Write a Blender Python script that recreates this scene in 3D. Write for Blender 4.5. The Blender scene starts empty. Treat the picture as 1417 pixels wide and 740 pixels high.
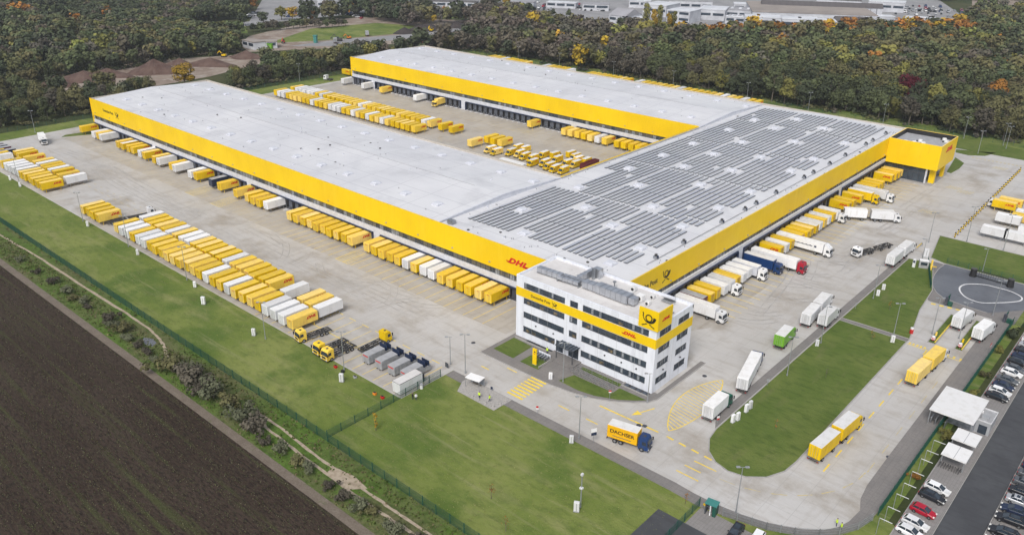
import bpy, math, random
import numpy as np
from mathutils import Vector, Matrix
rnd = random.Random(7)
sc = bpy.context.scene
COL = sc.collection
R = math.radians
PI = math.pi

# ------------------------------------------------------------------ camera
FPX = 1133.216
YAW, PIT, ROL = -0.84903537, 0.42377404, 0.01088418
CAM = Vector((-78.49, 136.37, 100.0))
_f = Vector((math.cos(PIT)*math.cos(YAW), math.cos(PIT)*math.sin(YAW), -math.sin(PIT)))
_r = Vector((math.sin(YAW), -math.cos(YAW), 0)); _u = _r.cross(_f)
_r2 = math.cos(ROL)*_r+math.sin(ROL)*_u; _u2 = -math.sin(ROL)*_r+math.cos(ROL)*_u
cd = bpy.data.cameras.new('camera'); cam = bpy.data.objects.new('camera', cd); COL.objects.link(cam)
M = Matrix.Identity(4)
for i in range(3):
    M[i][0] = _r2[i]; M[i][1] = _u2[i]; M[i][2] = -_f[i]; M[i][3] = CAM[i]
cam.matrix_world = M
cd.sensor_width = 36; cd.lens = 36*FPX/1417; cd.clip_start = 1; cd.clip_end = 20000
sc.camera = cam

def G(x, y, z=0.0):
    """the spot on the level z that a photograph pixel looks at"""
    d = _f+(x-708.5)/FPX*_r2-(y-370)/FPX*_u2
    t = (z-CAM.z)/d.z
    return Vector((CAM.x+d.x*t, CAM.y+d.y*t, z))

def PXY(p):
    d = Vector(p)-CAM; w = d.dot(_f)
    return 708.5+FPX*d.dot(_r2)/w, 370-FPX*d.dot(_u2)/w, w

# ------------------------------------------------------------------ world, sun, exposure
SUN_EL, SUN_AZ = R(48), R(112)       # azimuth measured from +X towards +Y
w = bpy.data.worlds.new('World'); sc.world = w; w.use_nodes = True
nt = w.node_tree; nt.nodes.clear()
sky = nt.nodes.new('ShaderNodeTexSky'); sky.sky_type = 'NISHITA'; sky.sun_disc = False
sky.sun_elevation = SUN_EL; sky.sun_rotation = PI/2-SUN_AZ
sky.air_density = 1.0; sky.dust_density = 3.0; sky.ozone_density = 1.0
hs = nt.nodes.new('ShaderNodeHueSaturation'); hs.inputs['Saturation'].default_value = 0.42
bg = nt.nodes.new('ShaderNodeBackground'); bg.inputs['Strength'].default_value = 0.125
wo = nt.nodes.new('ShaderNodeOutputWorld')
nt.links.new(sky.outputs[0], hs.inputs['Color']); nt.links.new(hs.outputs[0], bg.inputs['Color']); nt.links.new(bg.outputs[0], wo.inputs['Surface'])
sl = bpy.data.lights.new('sun', 'SUN'); sl.energy = 1.6; sl.angle = R(22); sl.color = (1.0, 0.95, 0.88)
so = bpy.data.objects.new('sun', sl); COL.objects.link(so)
sd = Vector((math.cos(SUN_EL)*math.cos(SUN_AZ), math.cos(SUN_EL)*math.sin(SUN_AZ), math.sin(SUN_EL)))
so.rotation_euler = sd.to_track_quat('Z', 'Y').to_euler()
sc.view_settings.view_transform = 'Standard'; sc.view_settings.look = 'None'
sc.view_settings.gamma = 1; sc.view_settings.use_curve_mapping = False
sc.view_settings.exposure = 0.28
sc.render.engine = 'CYCLES'
sc.cycles.max_bounces = 5; sc.cycles.diffuse_bounces = 3; sc.cycles.glossy_bounces = 2
sc.cycles.transparent_max_bounces = 6; sc.cycles.volume_bounces = 0

# ------------------------------------------------------------------ materials
MATS = {}
def mat(name, col, rough=0.6, metal=0.0, col2=None, scale=1.0, amt=1.0, detail=4, spec=0.5, stretch=None, bump=0.0, bscale=None, lo=0.35, hi=0.65, rvar=0.0):
    """principled material whose colour wanders between col and col2 with a noise in metres"""
    if name in MATS: return MATS[name]
    m = bpy.data.materials.new(name); m.use_nodes = True; n = m.node_tree.nodes; l = m.node_tree.links
    b = n['Principled BSDF']; b.inputs['Roughness'].default_value = rough; b.inputs['Metallic'].default_value = metal
    b.inputs['Base Color'].default_value = (*col, 1); b.inputs['Specular IOR Level'].default_value = spec
    if col2 is None: col2 = tuple(c*0.88 for c in col)
    tc = n.new('ShaderNodeTexCoord'); mp = n.new('ShaderNodeMapping'); l.new(tc.outputs['Object'], mp.inputs[0])
    if stretch: mp.inputs['Scale'].default_value = stretch
    no = n.new('ShaderNodeTexNoise'); no.inputs['Scale'].default_value = scale; no.inputs['Detail'].default_value = detail; no.inputs['Roughness'].default_value = 0.6
    l.new(mp.outputs[0], no.inputs['Vector'])
    mr = n.new('ShaderNodeMapRange'); mr.inputs[1].default_value = lo; mr.inputs[2].default_value = hi; mr.inputs[4].default_value = amt
    l.new(no.outputs['Fac'], mr.inputs[0])
    mx = n.new('ShaderNodeMix'); mx.data_type = 'RGBA'
    mx.inputs[6].default_value = (*col, 1); mx.inputs[7].default_value = (*col2, 1)
    l.new(mr.outputs[0], mx.inputs[0]); l.new(mx.outputs[2], b.inputs['Base Color'])
    if rvar:
        m2 = n.new('ShaderNodeMapRange'); m2.inputs[1].default_value = lo; m2.inputs[2].default_value = hi
        m2.inputs[3].default_value = rough; m2.inputs[4].default_value = max(0.05, rough+rvar)
        l.new(no.outputs['Fac'], m2.inputs[0]); l.new(m2.outputs[0], b.inputs['Roughness'])
    if bump:
        n2 = n.new('ShaderNodeTexNoise'); n2.inputs['Scale'].default_value = bscale or scale*6; n2.inputs['Detail'].default_value = 3
        l.new(mp.outputs[0], n2.inputs['Vector']); bp = n.new('ShaderNodeBump'); bp.inputs['Strength'].default_value = bump; bp.inputs['Distance'].default_value = 0.05
        l.new(n2.outputs['Fac'], bp.inputs['Height']); l.new(bp.outputs[0], b.inputs['Normal'])
    MATS[name] = m
    return m

def layered(name, base, layers, rough=0.85, bump=0.0, bscale=4.0, joints=None, spec=0.3, rlay=None):
    """ground material: base colour plus noise layers (colour, scale, lo, hi, amount, stretch)"""
    m = bpy.data.materials.new(name); m.use_nodes = True; n = m.node_tree.nodes; l = m.node_tree.links
    b = n['Principled BSDF']; b.inputs['Roughness'].default_value = rough; b.inputs['Specular IOR Level'].default_value = spec
    tc = n.new('ShaderNodeTexCoord'); rgb = n.new('ShaderNodeRGB'); rgb.outputs[0].default_value = (*base, 1); cur = rgb.outputs[0]
    for (col, s, lo, hi, amt, st) in layers:
        mp = n.new('ShaderNodeMapping'); l.new(tc.outputs['Object'], mp.inputs[0])
        if st: mp.inputs['Scale'].default_value = st[:3]
        if st and len(st) > 3: mp.inputs['Rotation'].default_value[2] = st[3]
        no = n.new('ShaderNodeTexNoise'); no.inputs['Scale'].default_value = s; no.inputs['Detail'].default_value = 5; no.inputs['Roughness'].default_value = 0.62
        l.new(mp.outputs[0], no.inputs['Vector'])
        mr = n.new('ShaderNodeMapRange'); mr.inputs[1].default_value = lo; mr.inputs[2].default_value = hi; mr.inputs[4].default_value = amt
        l.new(no.outputs['Fac'], mr.inputs[0])
        mx = n.new('ShaderNodeMix'); mx.data_type = 'RGBA'; l.new(mr.outputs[0], mx.inputs[0]); l.new(cur, mx.inputs[6]); mx.inputs[7].default_value = (*col, 1)
        cur = mx.outputs[2]
    if joints:
        col, sx, sy, wd, amt = joints
        sp = n.new('ShaderNodeSeparateXYZ'); l.new(tc.outputs['Object'], sp.inputs[0]); outs = []
        for ax, st in ((0, sx), (1, sy)):
            a = n.new('ShaderNodeMath'); a.operation = 'PINGPONG'; a.inputs[1].default_value = st/2; l.new(sp.outputs[ax], a.inputs[0])
            c = n.new('ShaderNodeMath'); c.operation = 'LESS_THAN'; c.inputs[1].default_value = wd; l.new(a.outputs[0], c.inputs[0]); outs.append(c)
        mxm = n.new('ShaderNodeMath'); mxm.operation = 'MAXIMUM'; l.new(outs[0].outputs[0], mxm.inputs[0]); l.new(outs[1].outputs[0], mxm.inputs[1])
        sm = n.new('ShaderNodeMath'); sm.operation = 'MULTIPLY'; sm.inputs[1].default_value = amt; l.new(mxm.outputs[0], sm.inputs[0])
        mx = n.new('ShaderNodeMix'); mx.data_type = 'RGBA'; l.new(sm.outputs[0], mx.inputs[0]); l.new(cur, mx.inputs[6]); mx.inputs[7].default_value = (*col, 1); cur = mx.outputs[2]
    l.new(cur, b.inputs['Base Color'])
    if rlay:
        s, lo, hi, r0, r1 = rlay
        no = n.new('ShaderNodeTexNoise'); no.inputs['Scale'].default_value = s; no.inputs['Detail'].default_value = 4; l.new(tc.outputs['Object'], no.inputs['Vector'])
        mr = n.new('ShaderNodeMapRange'); mr.inputs[1].default_value = lo; mr.inputs[2].default_value = hi; mr.inputs[3].default_value = r0; mr.inputs[4].default_value = r1
        l.new(no.outputs['Fac'], mr.inputs[0]); l.new(mr.outputs[0], b.inputs['Roughness'])
    if bump:
        n2 = n.new('ShaderNodeTexNoise'); n2.inputs['Scale'].default_value = bscale; n2.inputs['Detail'].default_value = 4; l.new(tc.outputs['Object'], n2.inputs['Vector'])
        bp = n.new('ShaderNodeBump'); bp.inputs['Strength'].default_value = bump; bp.inputs['Distance'].default_value = 0.3
        l.new(n2.outputs['Fac'], bp.inputs['Height']); l.new(bp.outputs[0], b.inputs['Normal'])
    MATS[name] = m
    return m

layered('concrete', (0.445, 0.43, 0.412), [((0.55, 0.54, 0.53), 0.025, .4, .6, .9, None), ((0.33, 0.295, 0.25), 0.05, .5, .64, .9, None), ((0.50, 0.49, 0.48), 0.12, .5, .62, .7, (.4, 1, 1)), ((0.31, 0.275, 0.235), 0.35, .52, .75, .65, (.25, 1, 1)),
        ((0.31, 0.275, 0.235), 0.3, .54, .76, .5, (1, .2, 1)), ((0.26, 0.22, 0.17), 1.2, .62, .75, .5, None), ((0.56, 0.55, 0.53), 3, .5, .8, .35, None)], rough=.55, bump=.08, bscale=3, joints=((0.32, 0.31, 0.30), 5.0, 5.4, 0.06, .4), rlay=(.07, .35, .6, .34, .72))
layered('dock_concrete', (0.40, 0.375, 0.345), [((0.46, 0.44, 0.41), 0.08, .4, .62, .9, None), ((0.27, 0.235, 0.19), 0.5, .52, .75, .7, (1, .2, 1)), ((0.29, 0.25, 0.20), 0.5, .52, .75, .5, (.2, 1, 1)), ((0.4, 0.38, 0.35), 3, .5, .8, .3, None)], rough=.5, bump=.08, bscale=3, joints=((0.25, 0.23, 0.2), 5.0, 5.4, 0.05, .3), rlay=(.1, .35, .6, .3, .65))
layered('asphalt', (0.060, 0.063, 0.070), [((0.085, 0.09, 0.098), .12, .4, .65, .8, None), ((0.045, 0.045, 0.05), .7, .5, .7, .6, (.3, 1, 1)), ((0.11, 0.11, 0.12), 8, .5, .8, .3, None)], rough=.75, bump=.1, bscale=8)
layered('wet_asphalt', (0.11, 0.118, 0.137), [((0.155, 0.165, 0.185), .1, .42, .6, .9, None), ((0.075, 0.08, 0.09), .4, .55, .7, .6, None), ((0.17, 0.18, 0.195), 5, .5, .8, .3, None)], rough=.5, bump=.05, bscale=8, rlay=(.08, .4, .6, .3, .6))
layered('pavement', (0.20, 0.19, 0.185), [((0.24, 0.225, 0.215), .3, .4, .6, .7, None), ((0.15, 0.14, 0.135), 2.2, .5, .7, .5, None)], rough=.8, bump=.1, bscale=8, joints=((0.13, 0.125, 0.12), 1.0, 1.0, 0.04, .35))
layered('paving_setts', (0.235, 0.225, 0.22), [((0.28, 0.265, 0.26), .25, .4, .6, .7, None), ((0.18, 0.17, 0.165), 1.6, .5, .7, .5, None)], rough=.8, bump=.15, bscale=6, joints=((0.14, 0.14, 0.135), .6, 1.1, 0.04, .4))
layered('gravel_strip', (0.165, 0.135, 0.108), [((0.22, 0.185, 0.15), .5, .4, .65, .8, None), ((0.11, 0.09, 0.07), 2.5, .45, .7, .7, None), ((0.08, 0.11, 0.03), .3, .6, .7, .5, None)], rough=.95, bump=.4, bscale=5)
layered('grass', (0.142, 0.190, 0.040), [((0.225, 0.255, 0.075), .03, .44, .60, .9, None), ((0.085, 0.140, 0.026), .05, .47, .60, .95, None), ((0.27, 0.265, 0.12), .2, .52, .70, .6, (.3, 1, 1)), ((0.085, 0.125, 0.028), .3, .55, .70, .6, (.4, 1, 1)), ((0.29, 0.28, 0.15), .5, .58, .68, .45, (.05, 1, 1)),
        ((0.09, 0.125, 0.03), .8, .5, .7, .6, (.5, 1, 1)), ((0.20, 0.21, 0.08), 3.0, .52, .75, .5, (.5, 1.2, 1)), ((0.15, 0.115, 0.06), .14, .66, .78, .5, None), ((0.10, 0.13, 0.035), 9, .5, .72, .45, None)], rough=.95, bump=.6, bscale=2.5, spec=.15)
layered('lawn', (0.095, 0.140, 0.030), [((0.145, 0.18, 0.048), .07, .42, .6, .85, None), ((0.055, 0.09, 0.02), .9, .48, .7, .7, (.4, 1, 1)), ((0.16, 0.16, 0.07), .25, .56, .72, .6, (1, .3, 1)), ((0.095, 0.13, 0.04), 4, .55, .78, .45, None), ((0.12, 0.10, 0.04), .3, .7, .8, .5, None)], rough=.95, bump=.6, bscale=3, spec=.15)
layered('verge', (0.095, 0.165, 0.028), [((0.135, 0.13, 0.065), .12, .42, .62, .95, (.3, 1, 1)), ((0.04, 0.075, 0.012), .5, .45, .66, .8, None), ((0.15, 0.13, 0.08), .9, .56, .75, .7, None), ((0.05, 0.055, 0.022), 3, .48, .7, .7, None)], rough=.95, bump=.9, bscale=1.5, spec=.15)
layered('soil', (0.046, 0.032, 0.025), [((0.066, 0.048, 0.038), .10, .4, .62, .8, (.25, 1, 1)), ((0.018, 0.014, 0.012), 1.6, .45, .62, .85, (.4, 1.6, 1)), ((0.062, 0.070, 0.028), .40, .54, .66, .8, (.04, 1.2, 1)), ((0.085, 0.095, 0.045), 2.2, .56, .68, .75, (.6, 1.6, 1)), ((0.085, 0.065, 0.052), 1.3, .6, .72, .6, None),
        ((0.09, 0.075, 0.055), 7, .6, .8, .5, None)], rough=.97, bump=1.0, bscale=2.2, spec=.1)
layered('scrub_ground', (0.045, 0.062, 0.022), [((0.085, 0.085, 0.04), .015, .42, .6, .8, None), ((0.028, 0.04, 0.014), .07, .45, .65, .8, None), ((0.10, 0.085, 0.05), .3, .58, .75, .5, None)], rough=.97, bump=.8, bscale=1, spec=.1)
layered('dirt', (0.30, 0.25, 0.205), [((0.20, 0.145, 0.115), .05, .42, .6, .8, None), ((0.40, 0.36, 0.32), .12, .5, .66, .8, None), ((0.13, 0.095, 0.075), .4, .55, .7, .6, None)], rough=.9, bump=.4, bscale=1)
layered('pale_track', (0.42, 0.35, 0.27), [((0.27, 0.215, 0.155), 1.0, .42, .65, .8, None), ((0.12, 0.12, 0.05), .8, .58, .7, .6, None)], rough=.95, bump=.4, bscale=4)
layered('road_grey', (0.25, 0.25, 0.26), [((0.33, 0.33, 0.335), .05, .4, .6, .8, None), ((0.18, 0.18, 0.185), .3, .5, .7, .5, None)], rough=.8)
layered('roof_membrane', (0.61, 0.615, 0.645), [((0.70, 0.705, 0.725), .03, .42, .6, .8, None), ((0.48, 0.485, 0.51), .09, .54, .70, .6, None), ((0.53, 0.535, 0.56), .5, .55, .75, .45, (.2, 1, 1)), ((0.42, 0.42, 0.44), 1.6, .66, .76, .5, None)], rough=.42, joints=((0.38, 0.385, 0.42), 14.4, 9.6, 0.10, .7), spec=.5, rlay=(.04, .4, .6, .30, .52))
layered('office_roof', (0.60, 0.58, 0.57), [((0.69, 0.68, 0.67), .2, .4, .6, .8, None), ((0.40, 0.37, 0.35), .6, .6, .78, .6, None), ((0.72, 0.71, 0.7), 3, .5, .7, .4, None)], rough=.6, joints=((0.45, 0.44, 0.44), 4.0, 50, 0.04, .4))

YEL = (0.82, 0.52, 0.004)
layered('yellow_cladding', (0.88, 0.60, 0.003), [((0.80, 0.525, 0.003), .05, .42, .6, .8, None), ((0.74, 0.48, 0.012), .9, .56, .78, .55, (1, 1, .12)), ((0.90, 0.64, 0.03), .3, .55, .75, .5, (1, 1, .2))], rough=.42, spec=.25, joints=((0.60, 0.40, 0.01), 7.2, 7.24, .04, .3))
mat('yellow_paint', (0.87, 0.585, 0.004), .45, spec=.25, col2=(0.66, 0.41, 0.03), scale=.7, detail=6, stretch=(1, 1, .35), lo=.45, hi=.8)
mat('yellow_top', (0.88, 0.61, 0.07), .6, col2=(0.72, 0.48, 0.10), scale=.8, detail=6, lo=.42, hi=.75)
mat('white_paint', (0.80, 0.81, 0.83), .4, col2=(0.55, 0.54, 0.52), scale=.8, detail=6, lo=.52, hi=.85, stretch=(1, 1, .35))
mat('white_top', (0.82, 0.82, 0.82), .5, col2=(0.66, 0.65, 0.62), scale=.6, detail=5, lo=.5, hi=.8)
mat('white_cladding', (0.77, 0.80, 0.87), .45, col2=(0.60, 0.62, 0.68), scale=.6, detail=6, stretch=(1, 1, .12), lo=.48, hi=.8)
mat('light_cladding', (0.66, 0.68, 0.74), .4, col2=(0.54, 0.56, 0.62), scale=.6, detail=5)
mat('frame_grey', (0.06, 0.07, 0.085), .45)
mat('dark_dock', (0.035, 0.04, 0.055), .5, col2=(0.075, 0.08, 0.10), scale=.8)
mat('dock_door', (0.13, 0.145, 0.18), .5, col2=(0.07, 0.08, 0.10), scale=.6)
mat('steel', (0.42, 0.44, 0.47), .35, .8, col2=(0.33, 0.35, 0.38), scale=1)
mat('pole_grey', (0.36, 0.38, 0.40), .45, .4)
mat('duct_metal', (0.60, 0.62, 0.66), .32, .75, col2=(0.45, 0.47, 0.51), scale=.8)
mat('black', (0.018, 0.018, 0.02), .5)
mat('tyre', (0.02, 0.02, 0.021), .85)
mat('chassis', (0.045, 0.047, 0.052), .55, col2=(0.08, 0.075, 0.07), scale=1.5)
mat('glass', (0.02, 0.03, 0.042), .06, col2=(0.045, 0.06, 0.08), scale=.5)
mat('pane_glass', (0.028, 0.04, 0.058), .08, col2=(0.06, 0.08, 0.105), scale=.45, detail=2)
mat('blind_pane', (0.33, 0.35, 0.38), .25, col2=(0.16, 0.18, 0.21), scale=1.2)
mat('warm_pane', (0.25, 0.19, 0.11), .2, col2=(0.03, 0.04, 0.05), scale=1.4)
mat('red_letters', (0.62, 0.01, 0.01), .45)
mat('black_letters', (0.012, 0.012, 0.012), .5)
mat('solar', (0.64, 0.655, 0.72), .36, .7, col2=(0.78, 0.77, 0.78), scale=.05, detail=3, spec=1.0)
mat('tyre_mark', (0.34, 0.325, 0.31), .5, col2=(0.43, 0.42, 0.41), scale=.25, lo=.4, hi=.6)
mat('kerb', (0.36, 0.35, 0.34), .8)
mat('line_yellow', (0.86, 0.63, 0.05), .7, col2=(0.56, 0.46, 0.20), scale=1.2, detail=5, lo=.45, hi=.75)
mat('line_worn', (0.58, 0.47, 0.17), .75, col2=(0.45, 0.41, 0.32), scale=1.5, detail=5)
mat('line_white', (0.75, 0.76, 0.77), .7, col2=(0.6, 0.6, 0.6), scale=1)
mat('fence_green', (0.012, 0.085, 0.062), .5)
mat('teal', (0.05, 0.23, 0.21), .5)
mat('amber_paint', (0.86, 0.47, 0.006), .45, spec=.25); mat('blue_paint', (0.01, 0.045, 0.16), .35); mat('red_paint', (0.42, 0.008, 0.03), .35); mat('green_paint', (0.17, 0.42, 0.025), .45)
mat('darkgreen_paint', (0.01, 0.12, 0.075), .4); mat('maroon', (0.14, 0.012, 0.025), .5, col2=(0.1, 0.02, 0.02), scale=1); mat('navy', (0.015, 0.028, 0.07), .5)
mat('grey_top', (0.42, 0.43, 0.45), .55, col2=(0.32, 0.32, 0.33), scale=.7)
mat('grey_box', (0.36, 0.37, 0.39), .5, col2=(0.27, 0.28, 0.29), scale=.8)
mat('hivis', (0.62, 0.85, 0.05), .7); mat('trousers', (0.03, 0.04, 0.08), .9); mat('skin', (0.5, 0.3, 0.22), .6); mat('hair', (0.03, 0.02, 0.015), .9); mat('orange', (0.8, 0.25, 0.02), .6)
mat('stone', (0.42, 0.40, 0.38), .85, col2=(0.3, 0.29, 0.28), scale=3)
mat('bark', (0.10, 0.08, 0.06), .9, col2=(0.17, 0.15, 0.12), scale=3)
mat('cap', (0.50, 0.46, 0.40), .7); mat('tan_pane', (0.16, 0.15, 0.115), .3, col2=(0.08, 0.085, 0.09), scale=.7)
mat('brown_heap', (0.075, 0.042, 0.034), .95, col2=(0.125, 0.082, 0.066), scale=.2, bump=.5, bscale=1)
mat('black_heap', (0.024, 0.021, 0.022), .95, col2=(0.05, 0.04, 0.038), scale=.2, bump=.5, bscale=1)
mat('far_roof_grey', (0.36, 0.36, 0.39), .7, col2=(0.28, 0.28, 0.3), scale=.05)
mat('far_roof_tan', (0.33, 0.29, 0.26), .8, col2=(0.25, 0.22, 0.2), scale=.05)
mat('far_roof_dark', (0.07, 0.065, 0.07), .8, col2=(0.12, 0.11, 0.11), scale=.08)
mat('far_roof_white', (0.70, 0.72, 0.76), .6, col2=(0.56, 0.58, 0.62), scale=.05)
mat('far_wall', (0.62, 0.64, 0.68), .7, col2=(0.45, 0.46, 0.5), scale=.1)
mat('silver_paint', (0.5, 0.52, 0.55), .3, .3); mat('grey_paint', (0.10, 0.11, 0.125), .3); mat('black_paint', (0.02, 0.022, 0.028), .25)
mat('signal_red', (0.55, 0.02, 0.02), .4); mat('lamp_lens', (0.85, 0.85, 0.82), .15); mat('tail_red', (0.4, 0.01, 0.01), .3)

for nm_ in ('yellow_paint', 'yellow_top', 'white_paint', 'white_top'):
    # each container and lorry has faded a little differently
    n_ = MATS[nm_].node_tree.nodes; l_ = MATS[nm_].node_tree.links; b_ = n_['Principled BSDF']; src = b_.inputs['Base Color'].links[0].from_socket
    oi = n_.new('ShaderNodeObjectInfo'); hv = n_.new('ShaderNodeHueSaturation'); r1 = n_.new('ShaderNodeMapRange'); r1.inputs[3].default_value = .80; r1.inputs[4].default_value = 1.08
    r2_ = n_.new('ShaderNodeMapRange'); r2_.inputs[1].default_value = .55; r2_.inputs[3].default_value = 1.04; r2_.inputs[4].default_value = .8
    l_.new(oi.outputs['Random'], r1.inputs[0]); l_.new(oi.outputs['Random'], r2_.inputs[0]); l_.new(r1.outputs[0], hv.inputs['Value']); l_.new(r2_.outputs[0], hv.inputs['Saturation']); l_.new(src, hv.inputs['Color']); l_.new(hv.outputs[0], b_.inputs['Base Color'])
def leafmat():
    m = bpy.data.materials.new('leaves'); m.use_nodes = True; n = m.node_tree.nodes; l = m.node_tree.links
    b = n['Principled BSDF']; b.inputs['Roughness'].default_value = .8; b.inputs['Specular IOR Level'].default_value = .2
    a = n.new('ShaderNodeAttribute'); a.attribute_name = 'tint'
    oi = n.new('ShaderNodeObjectInfo'); hv = n.new('ShaderNodeHueSaturation'); mr = n.new('ShaderNodeMapRange'); mr.inputs[3].default_value = .72; mr.inputs[4].default_value = 1.3
    l.new(oi.outputs['Random'], mr.inputs[0]); l.new(mr.outputs[0], hv.inputs['Value']); l.new(a.outputs['Color'], hv.inputs['Color'])
    l.new(hv.outputs[0], b.inputs['Base Color'])
    MATS['leaves'] = m
leafmat()
# ------------------------------------------------------------------ mesh helpers
class MB:
    def __init__(s): s.v = []; s.f = []; s.m = []; s.mats = []
    def mi(s, name):
        if name not in s.mats: s.mats.append(name)
        return s.mats.index(name)
    def add(s, vs, fs, m):
        k = len(s.v); i = s.mi(m); s.v += [tuple(v) for v in vs]
        for f in fs: s.f.append(tuple(k+a for a in f)); s.m.append(i)
        return s
    def box(s, x0, x1, y0, y1, z0, z1, m, top=None):
        x0, x1 = sorted((x0, x1)); y0, y1 = sorted((y0, y1)); z0, z1 = sorted((z0, z1))
        vs = [(x0, y0, z0), (x1, y0, z0), (x1, y1, z0), (x0, y1, z0), (x0, y0, z1), (x1, y0, z1), (x1, y1, z1), (x0, y1, z1)]
        s.add(vs, [(0, 3, 2, 1), (0, 1, 5, 4), (1, 2, 6, 5), (2, 3, 7, 6), (3, 0, 4, 7)], m)
        k = len(s.v)-8; s.f.append((k+4, k+5, k+6, k+7)); s.m.append(s.mi(top or m)); return s
    def cbox(s, x0, x1, y0, y1, z0, z1, c, m, top=None):
        """box with its upright and top edges cut back by c"""
        x0, x1 = sorted((x0, x1)); y0, y1 = sorted((y0, y1))
        def ring(i, z): return [(x0+c+i, y0+i, z), (x1-c-i, y0+i, z), (x1-i, y0+c+i, z), (x1-i, y1-c-i, z), (x1-c-i, y1-i, z), (x0+c+i, y1-i, z), (x0+i, y1-c-i, z), (x0+i, y0+c+i, z)]
        vs = ring(0, z0)+ring(0, z1-c)+ring(c*.9, z1)
        fs = [(a, (a+1) % 8, 8+(a+1) % 8, 8+a) for a in range(8)]+[(8+a, 8+(a+1) % 8, 16+(a+1) % 8, 16+a) for a in range(8)]+[tuple(range(7, -1, -1))]
        s.add(vs, fs, m); k = len(s.v)-8; s.f.append(tuple(range(k, k+8))); s.m.append(s.mi(top or m)); return s
    def prism(s, pts, a, b, m, axis='z', cap=None):
        """polygon pts extruded from a to b along an axis"""
        n = len(pts)
        def mk(p, t): return (p[0], p[1], t) if axis == 'z' else ((p[0], t, p[1]) if axis == 'y' else (t, p[0], p[1]))
        vs = [mk(p, a) for p in pts]+[mk(p, b) for p in pts]
        s.add(vs, [(i, (i+1) % n, n+(i+1) % n, n+i) for i in range(n)], m)
        k = len(s.v)-2*n; s.f.append(tuple(k+i for i in range(n-1, -1, -1))); s.m.append(s.mi(m)); s.f.append(tuple(k+n+i for i in range(n))); s.m.append(s.mi(cap or m)); return s
    def cyl(s, p, q, r, m, n=8, r2=None):
        p = Vector(p); q = Vector(q); d = (q-p).normalized(); a = d.orthogonal().normalized(); b = d.cross(a); r2 = r if r2 is None else r2
        vs = [p+(a*math.cos(2*PI*i/n)+b*math.sin(2*PI*i/n))*r for i in range(n)]+[q+(a*math.cos(2*PI*i/n)+b*math.sin(2*PI*i/n))*r2 for i in range(n)]
        return s.add(vs, [(i, (i+1) % n, n+(i+1) % n, n+i) for i in range(n)]+[tuple(range(n-1, -1, -1)), tuple(range(n, 2*n))], m)
    def bar(s, p, q, wd, h, m):
        p = Vector(p); q = Vector(q); d = (q-p).normalized(); a = d.cross(Vector((0, 0, 1)))
        a = Vector((1, 0, 0)) if a.length < 1e-4 else a.normalized(); b = a.cross(d)
        vs = [c+a*i*wd/2+b*j*h/2 for c in (p, q) for i, j in ((-1, -1), (1, -1), (1, 1), (-1, 1))]
        return s.add(vs, [(0, 1, 2, 3), (7, 6, 5, 4), (0, 4, 5, 1), (1, 5, 6, 2), (2, 6, 7, 3), (3, 7, 4, 0)], m)
    def quad(s, vs, m): return s.add(vs, [tuple(range(len(vs)))], m)
    def tube(s, pts, r, m, n=8):
        for a, b in zip(pts[:-1], pts[1:]): s.cyl(a, b, r, m, n)
        return s
    def mesh(s, name, smooth=False):
        me = bpy.data.meshes.new(name); me.from_pydata(s.v, [], s.f)
        for k in s.mats: me.materials.append(MATS[k])
        me.polygons.foreach_set('material_index', s.m)
        if smooth: me.polygons.foreach_set('use_smooth', [True]*len(s.f))
        me.update(); return me
    def build(s, name, parent=None, smooth=False, loc=None, rz=0):
        o = bpy.data.objects.new(name, s.mesh(name, smooth)); COL.objects.link(o); o.parent = parent
        if loc is not None: o.location = loc
        o.rotation_euler[2] = rz; return o

def fixn(o):
    """make the normals of a closed mesh agree"""
    import bmesh
    b = bmesh.new(); b.from_mesh(o.data); bmesh.ops.recalc_face_normals(b, faces=b.faces); b.to_mesh(o.data); b.free(); return o

def empty(name, loc=(0, 0, 0), rz=0):
    o = bpy.data.objects.new(name, None); COL.objects.link(o); o.location = loc; o.rotation_euler[2] = rz; o.empty_display_size = .5; return o
def tag(o, label=None, cat=None, group=None, kind=None):
    if label: o['label'] = label
    if cat: o['category'] = cat
    if group: o['group'] = group
    if kind: o['kind'] = kind
    return o
def struct(name, mb, smooth=False):
    return tag(mb.build(name, None, smooth), kind='structure')
def copy_tree(o, parent=None):
    c = o.copy(); COL.objects.link(c); c.parent = parent
    for ch in KIDS.get(o.name, []): copy_tree(ch, c)
    return c
KIDS = {}
def remember(root):
    def rec(o):
        KIDS[o.name] = list(o.children)
        for c in o.children: rec(c)
    rec(root); return root
USED = set()
def place(proto, x, y, rz, label, cat, group, z=0.0):
    """first use moves the prototype itself, afterwards copies it with its parts"""
    if proto.name in USED: o = copy_tree(proto)
    else: o = proto; USED.add(proto.name)
    o.location = (x, y, z); o.rotation_euler[2] = rz
    return tag(o, label, cat, group)

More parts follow.
